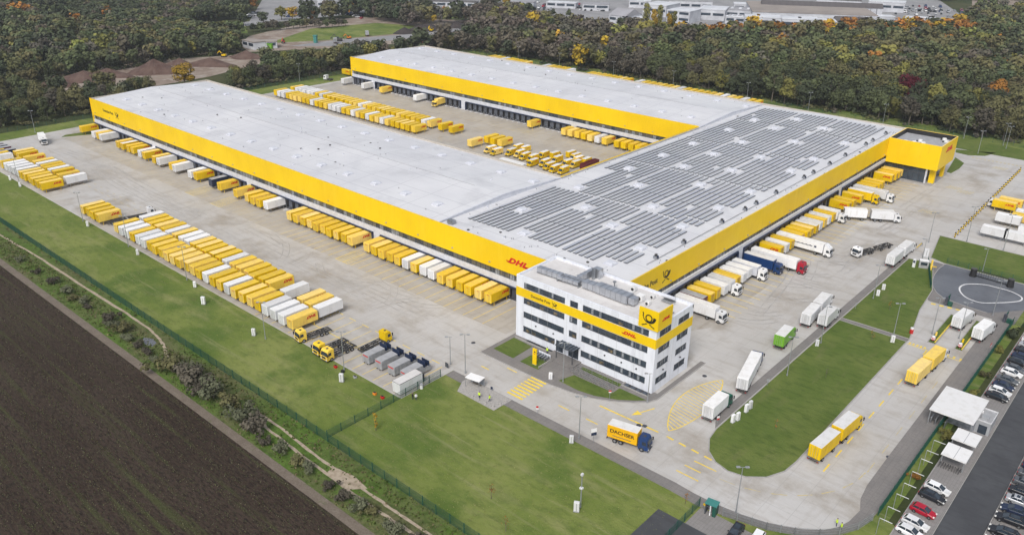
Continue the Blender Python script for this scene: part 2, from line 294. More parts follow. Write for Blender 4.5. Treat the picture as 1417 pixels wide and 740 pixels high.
def text_mesh(s, size, shear=0.0, bold=0.0, m='red_letters', ext=0.02, wide=1.0, spacing=1.0):
    cu = bpy.data.curves.new('lettering', 'FONT'); cu.body = s; cu.size = size; cu.shear = shear; cu.offset = bold; cu.extrude = ext
    cu.align_x = 'CENTER'; cu.align_y = 'CENTER'; cu.space_character = spacing
    o = bpy.data.objects.new('lettering', cu); COL.objects.link(o)
    me = bpy.data.meshes.new_from_object(o.evaluated_get(bpy.context.evaluated_depsgraph_get()))
    bpy.data.objects.remove(o); bpy.data.curves.remove(cu)
    me.materials.clear(); me.materials.append(MATS[m])
    if wide != 1.0: me.transform(Matrix.Diagonal((wide, 1, 1, 1)))
    return me
def wall_matrix(origin, right, up=(0, 0, 1)):
    r = Vector(right).normalized(); u = Vector(up); n = r.cross(u)
    m = Matrix.Identity(4)
    for i in range(3): m[i][0] = r[i]; m[i][1] = u[i]; m[i][2] = n[i]; m[i][3] = origin[i]
    return m
def put_mesh(me, name, origin, right, parent=None):
    me = me.copy(); me.transform(wall_matrix(origin, right)); o = bpy.data.objects.new(name, me); COL.objects.link(o); o.parent = parent; return o
def horn_mesh(size, m='black_letters'):
    """post horn drawn from strokes: coiled tube, bell, mouthpiece and the two lightning arrows"""
    b = MB(); k = size; t = .012*k+.01
    def stroke(pts, ws):
        L = []; Rr = []
        for i, p in enumerate(pts):
            a = pts[max(0, i-1)]; c = pts[min(len(pts)-1, i+1)]; dx, dy = c[0]-a[0], c[1]-a[1]; ln = math.hypot(dx, dy) or 1
            L.append((p[0]-dy/ln*ws[i]/2, p[1]+dx/ln*ws[i]/2)); Rr.append((p[0]+dy/ln*ws[i]/2, p[1]-dx/ln*ws[i]/2))
        for i in range(len(pts)-1):
            b.prism([L[i], Rr[i], Rr[i+1], L[i+1]], 0, t, m)
    pts = [(k*(.02+.21*math.cos(a)), k*(.08+.21*math.sin(a))) for a in [2*PI*i/28 for i in range(29)]]
    stroke(pts, [k*.07]*29)
    pts = []; ws = []
    for i in range(19):
        a = R(175+190*i/18); rr = .40
        pts.append((k*(.02+rr*math.cos(a)), k*(.16+rr*.92*math.sin(a)))); ws.append(k*(.035+.17*(i/18)**1.6))
    stroke(pts, ws)
    stroke([(-.40*k, .13*k), (-.37*k, .26*k), (-.42*k, .36*k)], [.05*k, .05*k, .09*k])
    for sx in (-1, 1):
        stroke([(sx*.08*k, -.33*k), (sx*.22*k, -.36*k)], [.05*k, .05*k]); stroke([(sx*.20*k, -.40*k), (sx*.36*k, -.44*k)], [.05*k, .05*k])
        stroke([(sx*.34*k, -.46*k), (sx*.46*k, -.48*k)], [.10*k, .01*k])
    return b.mesh('horn_emblem')

ONES = ['', 'first', 'second', 'third', 'fourth', 'fifth', 'sixth', 'seventh', 'eighth', 'ninth', 'tenth', 'eleventh', 'twelfth', 'thirteenth', 'fourteenth', 'fifteenth', 'sixteenth', 'seventeenth', 'eighteenth', 'nineteenth']
TENS = ['', '', 'twenty', 'thirty', 'forty', 'fifty', 'sixty', 'seventy', 'eighty', 'ninety']; TENTH = ['', '', 'twentieth', 'thirtieth', 'fortieth', 'fiftieth', 'sixtieth']
def nth(n):
    if n < 20: return ONES[n]
    return TENTH[n//10] if n % 10 == 0 else TENS[n//10]+'-'+ONES[n % 10]

# ------------------------------------------------------------------ ground and setting
def gp(*px): return [tuple(G(*p)[:2]) for p in px]
def sheet(name, pts, z, m, kind='structure', thick=0.0):
    b = MB()
    if thick: b.prism(pts, z-thick, z, m)
    else: b.quad([(p[0], p[1], z) for p in pts], m)
    o = b.build(name); fixn(o)
    if not thick and o.data.polygons[0].normal.z < 0: o.data.flip_normals()
    return tag(o, kind=kind)
sheet('ground', [(-2500, -4500), (4500, -4500), (4500, 1500), (-2500, 1500)], -0.12, 'scrub_ground')
sheet('field', [(-120, 71.3), (420, 71.3), (420, 420), (-120, 420)], -0.02, 'soil')
sheet('field_margin', [(-120, 69.4), (420, 69.4), (420, 71.3), (-120, 71.3)], -0.02, 'gravel_strip')
sheet('verge', [(-120, 58.4), (420, 58.4), (420, 69.4), (-120, 69.4)], -0.02, 'verge')
arc = [(-20, 22.6)]+gp((960, 682), (990, 697), (1025, 711), (1057, 721.5), (1085, 728), (1112, 732), (1140, 733), (1160, 729), (1175, 721), (1190, 706))+[(-47.6, 3.5), (-47.1, -1), (-47, -12)]
arc_out = [(-20, 25.2), (-26, 25.5), (-31, 24.7), (-38.3, 22.8), (-42.5, 20.7), (-45.8, 18.2), (-48.2, 15.5), (-50.1, 12), (-51.1, 8), (-51.3, 4)]
sheet('grass', [(-53.5, 6), (-60, 10), (-60, 58.4), (420, 58.4), (420, 30), (337, 20), (337, -300), (-300, -300), (-300, -100), (-53.5, -100)], -0.02, 'grass')
yard = [(322, 38.6), (39.5, 38.6), (39.5, 22.6)]+arc+[(-47, -125), (-47, -145.2), (-110, -145.2), (-110, -262), (40, -262), (70, -279), (318, -279), (322, -150), (324, -20)]
sheet('yard', yard, 0.0, 'concrete')
sheet('dock_apron', [(42, -13.5), (309, -13.5), (309, 1.5), (42, 1.5)], 0.006, 'dock_concrete')
sheet('side_apron', [(18.6, -16), (18.6, -198), (6, -198), (6, -36)], 0.006, 'dock_concrete')
sheet('court_floor', [(83, -71), (318, -71), (318, -161.5), (83, -161.5)], 0.006, 'dock_concrete')
sheet('storage_floor', [(40, 27.5), (200, 27.5), (200, 38.4), (40, 38.4)], 0.006, 'dock_concrete')
# pavement along the south side, following the curve of the road
outer = [(39.3, 25.2)]+arc_out+[(-51.3, -92), (-47, -92)]
inner = arc[::-1]+[(39.3, 22.6)]
sheet('pavement', outer+inner, 0.07, 'pavement', thick=.2)
def kerb(name, pts, wd=.22, h=.14, closed=True):
    b = MB(); n = len(pts)
    for i in range(n if closed else n-1):
        p = Vector((*pts[i], h/2)); q = Vector((*pts[(i+1) % n], h/2)); b.bar(p, q, wd, h, 'kerb')
    return struct(name, b)
def island(name, pts, m='lawn', h=.12):
    sheet(name, pts, h, m, thick=h+.05); kerb(name+'_kerb', pts, h=h+.02)
isl1 = [(-17.2, -63.3), (-17.2, 2), (-17.8, 6), (-19.8, 9.8), (-22.5, 12), (-25.6, 12.9), (-29, 12.2), (-32, 9.6), (-33.8, 5.5), (-34.2, 1), (-34.2, -63.3)]
island('road_island', isl1)
island('road_island_north', [(-17.2, -118), (-17.2, -65), (-30, -65.2), (-34.3, -65.2), (-31, -84), (-29.7, -99), (-24, -119)])
sheet('island_path', [(-17.2, -65), (-17.2, -63.3), (-34.2, -63.3), (-34.3, -65.2)], .06, 'pavement', thick=.1)
sheet('island_walk', [(-16.9, -118), (-14.9, -118), (-14.9, -2), (-16.9, 2)], .05, 'pavement', thick=.1)
island('side_lawn', [(-22, -123.5), (-18.5, -144.8), (-110, -144.8), (-110, -121.5), (-26.6, -121.5)])
sheet('yard_grass_strip', gp((1325, 205), (1417, 222), (1417, 208), (1330, 190)), .10, 'lawn', thick=.15)
sheet('yard_grass_patch', gp((1323, 207), (1378, 212), (1363, 216), (1340, 215), (1322, 211)), .10, 'lawn', thick=.15)
sheet('corner_grass_patch', gp((1322, 218), (1334, 226), (1328, 233), (1316, 240), (1310, 238)), .10, 'lawn', thick=.15)
sheet('far_corner_grass', gp((85, 190), (130, 186), (150, 183), (128, 181), (90, 187)), .05, 'lawn', thick=.1)
curve = gp((1306, 367), (1299, 372), (1293, 380), (1290, 389), (1291, 397), (1296, 405), (1305, 412), (1318, 417), (1340, 425), (1366, 433))
sheet('court_pavement', [(-22.9, -121.0), (-52, -121.0), (-52, -91.5), (-31, -91.5), (-28.6, -95), (-28.4, -100.5)], 0.028, 'pavement')
sheet('asphalt_court', curve+[(-52, -103), (-110, -103), (-110, -121.3), (-27, -121.3)], 0.045, 'wet_asphalt')
kerb('court_kerb', curve, .2, .1, False)
# the lens-shaped white line on the wet asphalt
b = MB(); loop = [G(*p) for p in ((1328, 398), (1329, 404), (1336, 411), (1347, 416), (1360, 419), (1380, 419), (1400, 418), (1412, 416), (1414, 412), (1407, 407), (1395, 402), (1380, 398), (1363, 394), (1345, 393), (1334, 394))]
sm = []
for i in range(len(loop)):
    p0, p1, p2, p3 = [loop[(i+k) % len(loop)] for k in (-1, 0, 1, 2)]
    for t in (0, .25, .5, .75):
        sm.append(.5*((2*p1)+(p2-p0)*t+(2*p0-5*p1+4*p2-p3)*t*t+(3*p1-p0-3*p2+p3)*t**3))
for i in range(len(sm)):
    p, q = sm[i], sm[(i+1) % len(sm)]; d = (q-p).normalized(); s_ = Vector((-d.y, d.x, 0))*.22
    b.quad([(p.x+s_.x, p.y+s_.y, .052), (p.x-s_.x, p.y-s_.y, .052), (q.x-s_.x, q.y-s_.y, .052), (q.x+s_.x, q.y+s_.y, .052)], 'line_white')
fixn(struct('court_marking', b))
# staff parking
sheet('parking_setts', [(-54.9, 40), (-54.9, -100), (-60.3, -100), (-60.3, 40)], 0.02, 'paving_setts')
sheet('parking_road', [(-60.5, 60), (-60.5, -140), (-67, -140), (-67, 60)], 0.0, 'asphalt')
sheet('parking_setts_far', [(-67.2, 60), (-67.2, -140), (-110, -140), (-110, 60)], 0.02, 'paving_setts')
b = MB()
for x in (-60.4, -67.1, -54.9): b.box(x-.07, x+.07, -100, 40, 0, .09, 'kerb')
struct('parking_kerb', b)
sheet('south_parking', [(-27, 25.4), (-27, 60), (-50, 60), (-50, 21), (-45.5, 20), (-38.3, 25.4)], 0.03, 'paving_setts')
sheet('south_parking_asphalt', [(-21.5, 31), (-33, 31), (-33, 60), (-21.5, 60)], 0.045, 'asphalt')
# lawns and walks round the office
sheet('office_walk', [(40.6, 12.3), (40.6, -1), (-1, -1), (-1, -20), (-2.2, -20), (-2.2, 1), (-1.4, 3.0), (1, 5.6), (5, 8.4), (9, 10.4), (14, 11.6), (19, 12.2), (26, 12.3)], .10, 'pavement', thick=.2)
kerb('office_walk_kerb', [(-2.2, -20), (-2.2, 1), (-1.4, 3.0), (1, 5.6), (5, 8.4), (9, 10.4), (14, 11.6), (19, 12.2), (26, 12.3), (40.6, 12.3)], closed=False)
sheet('office_lawn_west', [(39.3, 9.0), (39.3, 1.6), (33, 1.9), (32.8, 9.2)], .14, 'lawn', thick=.05)
sheet('office_lawn_mid', [(30.6, 9.2), (30.6, 5.2), (25.7, 4.8), (25.0, 9.2)], .14, 'lawn', thick=.05)
sheet('office_lawn_east', [(18.6, 9.6), (17.4, 5.4), (6.5, 5.4), (6.5, 2.9), (-.6, 2.9), (1, 4.5), (4, 6.9), (9, 9.2), (13, 9.9)], .14, 'lawn', thick=.05)
sheet('office_lawn_strip', [(18, 2.4), (18, 1.2), (7, 1.2), (7, 2.4)], .14, 'lawn', thick=.05)
sheet('stone_terrace', [(34.5, 22.7), (34.5, 24.6), (32.5, 28.2), (21.4, 28.3), (21.2, 22.7)], .085, 'stone', thick=.05)
# tracks, puddle and far ground
def ribbon(name, pts, wd, z, m, kind='structure'):
    b = MB(); P_ = [Vector((p[0], p[1], z)) for p in pts]; L = []; Rr = []
    for i, p in enumerate(P_):
        d = (P_[min(i+1, len(P_)-1)]-P_[max(0, i-1)]).normalized(); s_ = Vector((-d.y, d.x, 0))*wd/2*rnd.uniform(.8, 1.2); L.append(p+s_); Rr.append(p-s_)
    for i in range(len(P_)-1): b.quad([L[i], Rr[i], Rr[i+1], L[i+1]], m)
    o = struct(name, b)
    if o.data.polygons[0].normal.z < 0: o.data.flip_normals()
    return o
def dense(pts, n=6):
    out = []
    for a, c in zip(pts[:-1], pts[1:]):
        for i in range(n): t = i/n; out.append((a[0]*(1-t)+c[0]*t+rnd.uniform(-.12, .12), a[1]*(1-t)+c[1]*t+rnd.uniform(-.12, .12)))
    return out+[pts[-1]]
ribbon('path', dense([(240, 62.3), (205, 62.6), (174, 61.3), (150, 61.1), (124.6, 60.4), (110, 60.4), (104, 61), (98, 62.5), (93.5, 64.3)]), .7, .01, 'pale_track')
ribbon('path_south', dense([(56, 63.6), (52, 64.4), (39.4, 64.9), (27, 65.2), (16.6, 65.2), (9.3, 65.0), (-20, 65)]), .6, .01, 'pale_track')
ribbon('path_south_rut', dense([(58, 62.6), (50, 62.4), (39.4, 63.0), (28, 63.2), (16.6, 63.2), (9.3, 63.2), (-20, 63)]), .6, .01, 'pale_track')
sheet('path_bare_patch', [(31, 65.3), (24, 65.3), (21.5, 62.6), (26, 62), (31, 62.8)], .014, 'pale_track')
sheet('puddle', [(107, 63.6), (104.5, 62.2), (102, 62.6), (101, 64.1), (103.4, 65)], .02, 'wet_asphalt')
sheet('construction_ground', gp((330, 62), (345, 50), (430, 30), (500, 24), (700, 30), (660, 50), (560, 60), (480, 66), (345, 72)), -.06, 'dirt')
sheet('construction_grass', gp((372, 60), (430, 40), (520, 32), (575, 36), (560, 46), (450, 56)), -.04, 'grass')
sheet('construction_road', gp((400, 64), (470, 55), (560, 48), (650, 36), (652, 41), (560, 54), (470, 64)), -.03, 'road_grey')
sheet('quarry_ground', gp((50, 118), (100, 104), (200, 84), (300, 78), (365, 74), (362, 88), (290, 106), (200, 122), (120, 134)), -.06, 'dirt')
sheet('town_ground', gp((700, 3), (705, 26), (870, 45), (1050, 49), (1230, 38), (1345, 30), (1320, 14), (1290, -6), (700, -20)), -.06, 'road_grey')
sheet('town_ground_west', gp((345, 30), (390, 30), (560, 12), (700, 18), (700, -12), (370, -12)), -.06, 'road_grey')
sheet('brown_field', gp((1345, 8), (1417, 16), (1480, 20), (1480, 4), (1345, -3)), -.04, 'dirt')
sheet('far_road', gp((270, 38), (345, 30), (420, 22), (420, 26), (345, 36), (272, 42)), -.03, 'road_grey')
sheet('far_lawn', gp((272, 36), (340, 34), (343, 46), (285, 48)), -.05, 'grass')
sheet('far_lawn_east', gp((600, 20), (650, 14), (660, 20), (620, 27)), -.05, 'lawn')

# ------------------------------------------------------------------ painted markings
Z1 = .012
def strip(b, p, q, wd, m='line_yellow', z=Z1):
    p = Vector((p[0], p[1], z)); q = Vector((q[0], q[1], z)); d = (q-p).normalized(); s_ = Vector((-d.y, d.x, 0))*wd/2
    vs = [p+s_, p-s_, q-s_, q+s_]
    b.quad(vs, m)
b = MB()
for k in range(71): strip(b, (53.7+3.61*k, 1.5), (53.7+3.61*k, -13.3), .17, 'line_yellow' if k < 25 else 'line_worn')
strip(b, (50.2, 1.5), (50.2, -13.3), .17)
for k in range(43): strip(b, (3.6, -42.2-3.62*k), (18.3, -42.2-3.62*k), .2, 'line_yellow')
for k in range(62): strip(b, (86+3.6*k, -146.5), (86+3.6*k, -161.2), .16, 'line_worn')
for k in range(16): strip(b, (42.5+3.66*k, 23.2), (42.5+3.66*k, 38), .15)
strip(b, (40.5, 31), (96, 31), .2)
for k in range(44): strip(b, (44+5.2*k, 22.6), (46.6+5.2*k, 22.6), .22, 'line_yellow' if k < 9 else 'line_worn')
for k in range(30): strip(b, (160+5.2*k, 20.0), (162+5.2*k, 20.0), .18, 'line_worn')
for k in range(8): strip(b, (24.3-.02*k, 12.6+1.18*k), (19.8-.02*k, 12.6+1.18*k), .58)
for x in (109.5, 181.5, 199): 
    for k in range(7): strip(b, (x-2.5+.9*k, -8+.2*k), (x-4+.9*k, 1.5), .14)
    strip(b, (x-4, 1.5), (x+2.2, 1.5), .14)
for k in range(12): strip(b, (164+.9*k, -146.5), (162+.9*k, -155), .14, 'line_worn')
# road: solid and dashed yellow lines
strip(b, (5.8, 11.4), (-8.9, 11.1), .42)
for k in range(4): strip(b, (-10.9-3.0*k, 11.15+.2*k), (-12.6-3.0*k, 11.3+.2*k), .45)
for p, q in (((-18.1, 19.3), (-22.9, 19.3)), ((-19.2, 14.4), (-24, 14.4)), ((31, 13.3), (28, 13.3)), ((36, 16.8), (33.6, 16.8)), ((12.5, 17.3), (9.5, 17.3)), ((5, 17.3), (2, 17.3)), ((-18.5, 16.8), (-22, 16.8))): strip(b, p, q, .28)
for k in range(7):
    a0, a1 = R(93+13*k), R(101+13*k)
    strip(b, (-24.5+21*math.cos(a0), -5+21*math.sin(a0)), (-24.5+21*math.cos(a1), -5+21*math.sin(a1)), .22, 'line_worn')
for k in range(6): strip(b, (-45.7, -5-8*k), (-45.7, -9-8*k), .16, 'line_worn')
for k in range(11): strip(b, (-39.3, .5-6.0*k), (-39.3, -2.6-6.0*k), .3)
for x0, x1 in ((-34.6, -39.0), (-41.6, -49.0)):
    strip(b, (x0, -62.4), (x1, -62.2), .22)
    for k in range(5): strip(b, (x0+(x1-x0)*(k+.5)/5-.25, -63.2), (x0+(x1-x0)*(k+.5)/5+.25, -63.2), 1.0)
for k in range(9): strip(b, (-32-2*k, -90.2-.3*k), (-33.1-2*k, -90.4-.3*k), .9)
for k in range(13): strip(b, G(1345+5.5*k, 218+1.0*k), G(1348+5.5*k, 218.6+1.0*k), 1.1, 'line_worn')
strip(b, G(1343, 216), G(1417, 230), .2, 'line_worn')
# lens shaped hatching beside the office
cx, y0, y1 = -9.0, 9.2, -16
lens = []
for k in range(25):
    t = k/24; y = y0+(y1-y0)*t; hw = 3.4*math.sin(PI*min(max(t, .0), 1))**.75; lens.append((cx+1.6*math.sin(t*2.2)-1.2, y, hw))
for i in range(24):
    (c0, ya, h0), (c1, yb, h1) = lens[i], lens[i+1]
    strip(b, (c0-h0, ya), (c1-h1, yb), .22); strip(b, (c0+h0, ya), (c1+h1, yb), .22)
    if 1 <= i: strip(b, (c0-h0, ya), (lens[min(i+1, 24)][0]+lens[min(i+1, 24)][2], yb), .2)
strip(b, (-2.2, 7.6), (-3.6, 4.2), .3); b.add([(-2.9, 8.0, Z1), (-1.3, 9.8, Z1), (-1.3, 7.4, Z1)], [(0, 1, 2)], 'line_yellow')
for c in ((1384, 233), (1336, 266), (1320, 260), (1283, 293)):
    g = G(*c)
    for k in range(5): strip(b, (g.x-2.5+k, g.y-2), (g.x-1.5+k, g.y+2), .35, 'line_worn', .016)
o = struct('road_marking', b)
import bmesh
bmm = bmesh.new(); bmm.from_mesh(o.data)
for f in bmm.faces:
    f.normal_update()
    if f.normal.z < 0: f.normal_flip()
    f_z = .0006*(f.index % 9)
    for v in f.verts: v.co.z += f_z
bmm.to_mesh(o.data); bmm.free()
b = MB(); tg = random.Random(31)
MZ = [.014]
def mark(p, a, turn, L_):
    MZ[0] += .0007; st = [p]; n_ = int(L_/1.5)
    for i in range(n_): a += turn/n_; st.append((st[-1][0]+1.5*math.cos(a), st[-1][1]+1.5*math.sin(a)))
    for off in (-1.0, 1.0):
        for (x0, y0), (x1, y1) in zip(st[:-1], st[1:]):
            d = Vector((x1-x0, y1-y0, 0)).normalized(); n2 = Vector((-d.y, d.x, 0))
            q = [Vector((x0, y0, MZ[0]))+n2*(off-.13), Vector((x0, y0, MZ[0]))+n2*(off+.13), Vector((x1, y1, MZ[0]))+n2*(off+.13), Vector((x1, y1, MZ[0]))+n2*(off-.13)]
            b.quad(q[::-1], 'tyre_mark')
for k in range(30): mark((62+tg.uniform(0, 230), tg.uniform(2.5, 8)), R(tg.choice((25, 155))+tg.uniform(-20, 20)), R(tg.uniform(-60, 60)), tg.uniform(8, 17)) if k % 2 else mark((60+tg.uniform(0, 190), tg.uniform(7, 17)), R(tg.uniform(-5, 5)), R(tg.uniform(-8, 8)), tg.uniform(20, 60))
for k in range(22): mark((2-tg.uniform(0, 10), -45-tg.uniform(0, 120)), R(270+tg.uniform(-12, 12)), R(tg.uniform(-12, 12)), tg.uniform(12, 30)) if k % 2 else mark((3, -45-tg.uniform(0, 130)), R(180+tg.uniform(-15, 15)), R(tg.uniform(20, 60)), tg.uniform(8, 14))
struct('tyre_marks', b)
# drain covers and the seams of asphalt patches
b = MB()
for p in ((404, 0), (892, 589), (884, 588), (1230, 632), (1268, 403), (975, 520), (690, 475), (655, 474), (600, 300)):
    g = G(*p); 
    if p[0] in (404, 600): continue
    b.cyl((g.x, g.y, .015), (g.x, g.y, .03), .55, 'dark_dock', 12)
struct('drain_cover', b)
# ------------------------------------------------------------------ warehouse
WH = tag(empty('warehouse'), 'vast U-shaped yellow and white parcel warehouse with grey roofs and solar panels', 'warehouse')
def dhl_mesh(h, stripes=True):
    me = text_mesh('DHL', h*1.35, .42, .075*h, 'red_letters', .03, 1.45, 1.13)
    if stripes:
        b = MB(); w_ = 1.55*h
        for s_ in (-1, 1):
            for k in range(3):
                z = -h*.42+k*h*.13; b.box(s_*(w_+.25*h), s_*(w_+.85*h+.08*k*h), z, z+h*.06, -.02, .03, 'red_letters')
        me2 = b.mesh('x'); bmj = bmesh.new(); bmj.from_mesh(me); bmj.from_mesh(me2); bmj.to_mesh(me); bmj.free()
    return me
DOORS_LEFT = [100]
def facade(O, u, n, L, skip, zf0=7.9, zf1=15.45, door0=1.8, pitch=3.61, panels=(), band=(4.4, 6.0)):
    """one loading front: yellow fascia, window band, ledge, recessed dock doors"""
    O = Vector(O); u = Vector(u); n = Vector(n)
    def bx(mb, a0, a1, d0, d1, z0, z1, m, top=None):
        p = O+u*a0+n*d0; q = O+u*a1+n*d1; mb.box(p.x, q.x, p.y, q.y, z0, z1, m, top)
    f = MB(); bx(f, 0, L, -.35, .0, zf0, zf1, 'yellow_cladding', 'yellow_top'); f.build('fascia', WH)
    g = MB(); bx(g, 0, L, -.7, -.5, band[1], zf0, 'pane_glass'); gb = g.build('window_band', WH)
    g = MB(); k = 0.0; r_ = random.Random(int(L))
    while k < L:
        bx(g, k-.10, k+.10, -.5, -.36, band[1], zf0, 'frame_grey'); bx(g, k+.85, k+.93, -.5, -.42, band[1], zf0, 'frame_grey')
        t = r_.random()
        bx(g, k+.12, k+1.68, -.5, -.46, band[1]+.12, zf0-.3, 'tan_pane' if t < .5 else 'blind_pane' if t < .72 else 'pane_glass')
        k += 1.8
    bx(g, 0, L, -.5, -.36, zf0-.25, zf0-.01, 'frame_grey'); g.build('mullions', gb)
    e = MB(); bx(e, 0, L, -.5, .0, band[0], band[1], 'light_cladding', 'white_top'); e.build('cladding_band', WH)
    cuts = [0]+[c_ for a in panels for c_ in (a-1.9, a+1.9)]+[L]
    for c0, c1 in zip(cuts[::2], cuts[1::2]):
        e = MB(); bx(e, c0, c1, -.6, .35, band[0]-.42, band[0]-.003, 'navy'); e.build('dock_beam', WH)
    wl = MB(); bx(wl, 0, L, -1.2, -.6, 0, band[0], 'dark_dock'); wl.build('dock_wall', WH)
    wl = MB()
    for a in panels:
        wl = MB(); bx(wl, a-1.5, a+1.5, -.6, .003, 0, band[0]-.002, 'light_cladding')
        bx(wl, a-1.9, a-1.505, -.6, .35, 0, band[0]-.43, 'navy'); bx(wl, a+1.505, a+1.9, -.6, .35, 0, band[0]-.43, 'navy'); wl.build('stair_panel', WH)
    far = MB(); a = door0
    while a < L-1.5:
        if not any(abs(a-p) < 2.2 for p in panels) and not skip(a):
            dm = far if DOORS_LEFT[0] <= 0 else MB()
            bx(dm, a-1.25, a+1.25, -.6, -.52, 1.15, 4.3, 'dock_door'); bx(dm, a-1.6, a-1.3, -.6, -.1, .9, 4.7, 'black'); bx(dm, a+1.3, a+1.6, -.6, -.1, .9, 4.7, 'black')
            bx(dm, a-1.6, a+1.6, -.6, -.1, 4.35, 4.75, 'black'); bx(dm, a-1.2, a-.8, -.6, -.2, .5, 1.0, 'steel'); bx(dm, a+.8, a+1.2, -.6, -.2, .5, 1.0, 'steel')
            for s_ in (-1.5, 1.5): bx(dm, a+s_-.08, a+s_+.08, -.1, 1.4, .0, .28, 'white_paint')
            if dm is not far: dm.build('dock_door', WH); DOORS_LEFT[0] -= 1
        a += pitch
    if far.v: tag(far.build('dock_door', WH), kind='stuff')
    lm_ = MB(); a = 7.0
    while a < L: bx(lm_, a-.25, a+.25, 0, .25, 9.1, 9.35, 'grey_box'); a += 14.4
    lm_.build('wall_lamps', WH)
XA, XB, XC = 18.6, 82.6, 309.2
Y0, Y1, Y2, Y3 = -13.5, -71.0, -161.4, -219.0
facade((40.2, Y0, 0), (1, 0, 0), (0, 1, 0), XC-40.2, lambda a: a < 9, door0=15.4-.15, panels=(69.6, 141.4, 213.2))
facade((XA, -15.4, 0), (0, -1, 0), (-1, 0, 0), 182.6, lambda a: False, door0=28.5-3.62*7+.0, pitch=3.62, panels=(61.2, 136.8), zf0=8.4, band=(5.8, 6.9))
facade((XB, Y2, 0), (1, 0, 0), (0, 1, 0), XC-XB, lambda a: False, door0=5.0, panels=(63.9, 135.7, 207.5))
# plain outer walls on the sides turned away
b = MB()
for (x0, x1, y0, y1) in ((XA+1.2, XC-.3, Y0-1.2, Y0-1.5), (XB, XC-.3, Y1, Y1+.3), (XB-.0, XB+.3, Y1, Y2), (XA+1.2, XC-.3, Y3, Y3+.3), (XC-.5, XC-.2, Y0-.4, Y1), (XC-.5, XC-.2, Y2-.4, Y3), (XB+1, XC-.5, Y2-1.2, Y2-1.5), (XA+1.2, XA+1.5, -15, Y3)):
    b.box(x0, x1, y0, y1, 0, 14.6, 'white_cladding')
b.build('wall', WH)
b = MB()
b.box(XC-.2, XC+.1, Y0-.4, Y1, 3, 15.5, 'yellow_cladding', 'cap'); b.box(XC-.2, XC+.1, Y2-.4, Y3, 3, 15.5, 'yellow_cladding', 'cap')
b.box(XC-.25, XC+.35, Y0-.25, Y0+.2, 4.6, 15.5, 'yellow_cladding'); b.box(XC-.25, XC+.35, Y2-.25, Y2+.2, 4.6, 15.5, 'yellow_cladding')
b.box(XB+.35, XC-.3, Y1-.35, Y1, 7.9, 15.4, 'yellow_cladding', 'cap'); b.box(XB, XB+.35, Y1-.4, Y2+.02, 7.9, 15.3, 'yellow_cladding', 'yellow_top')
b.box(XA, XC-.3, Y3-.35, Y3, 7.9, 15.4, 'yellow_cladding', 'cap'); b.build('fascia', WH)
b = MB()
b.box(XB+.4, XC-.3, Y1+.002, Y1+.07, 14.4, 15.42, 'cap'); b.box(XA+.4, XC-.3, Y3+.002, Y3+.07, 14.4, 15.42, 'cap')
for y0, y1 in ((Y0-.4, Y1+.1), (Y2-.4, Y3+.1)): b.box(XC-.27, XC-.202, y0, y1, 14.4, 15.52, 'cap')
b.build('parapet_lining', WH)
def gable(name, x0, x1, ya, yb, ze, zr):
    ym = (ya+yb)/2; b = MB()
    b.add([(x0, ya, ze), (x1, ya, ze), (x1, ym, zr), (x0, ym, zr), (x0, yb, ze), (x1, yb, ze)], [(0, 1, 2, 3), (3, 2, 5, 4)], 'roof_membrane')
    b.add([(x0, ya, ze-.9), (x0, ya, ze), (x0, ym, zr), (x0, yb, ze), (x0, yb, ze-.9)], [(0, 1, 2, 3, 4)], 'light_cladding')
    b.add([(x1, ya, ze-.9), (x1, ya, ze), (x1, ym, zr), (x1, yb, ze), (x1, yb, ze-.9)], [(0, 1, 2, 3, 4)], 'light_cladding')
    o = b.build(name, WH)
    for p in o.data.polygons:
        if abs(p.normal.z) > .5 and p.normal.z < 0: o.data.flip_normals(); break
    return o
gable('roof_panel', XB, XC-.2, Y0-.3, Y1+.02, 14.75, 16.25)
gable('roof_panel', XB, XC-.2, Y2-.3, Y3+.02, 14.75, 16.25)
b = MB(); xm = 50.0; xr = XA+.3; xl = XB+1.5
b.add([(xr, -14.0, 14.6), (xm, -14.0, 15.3), (xl, -14.0, 14.55), (xr, Y3+.1, 14.6), (xm, Y3+.1, 15.3), (xl, Y3+.1, 14.55)], [(0, 1, 4, 3), (1, 2, 5, 4)], 'roof_membrane')
o = b.build('roof_panel', WH)
if o.data.polygons[0].normal.z < 0: o.data.flip_normals()
b = MB()
for (x0, x1, y0, y1) in ((XB-.15, XB+.25, Y0-.5, Y1-.0), (XB-.15, XB+.25, Y2-.0, Y3)):
    ya, yb = y0, y1; ym = (ya+yb)/2
    for p, q, z0, z1 in ((ya, ym, 14.95, 16.35), (ym, yb, 16.35, 14.95)): b.bar((XB, p, z0), (XB, q, z1), .45, .25, 'light_cladding')
b.box(XB-.6, XB+.0, Y1, Y2, 14.4, 15.0, 'grey_top'); b.build('roof_trim', WH)
b = MB()
def roofz(x, y):
    if x > XB: ya, yb = (Y0, Y1) if y > -100 else (Y2, Y3); return 16.25-1.5*abs(y-(ya+yb)/2)/28.75
    return 15.3-.7*abs(x-50)/32
b.cyl((XB-3, Y0-2.5, 14.8), (XB-3, Y0-2.5, 16.2), .5, 'steel'); b.box(XB-4.2, XB-2, Y0-4.0, Y0-2.4, 14.8, 15.8, 'steel'); b.build('roof_fan', WH)
b.cyl((XB-3, Y3+2.5, 14.8), (XB-3, Y3+2.5, 16.2), .5, 'steel')
SKY = [(92.9+14.43*k, -24) for k in range(15)]+[(85.9+14.38*k, -60.6) for k in range(16)]+[(92.8+14.5*k, -173.2) for k in range(15)]+[(86+14.42*k, -209.8) for k in range(16)]
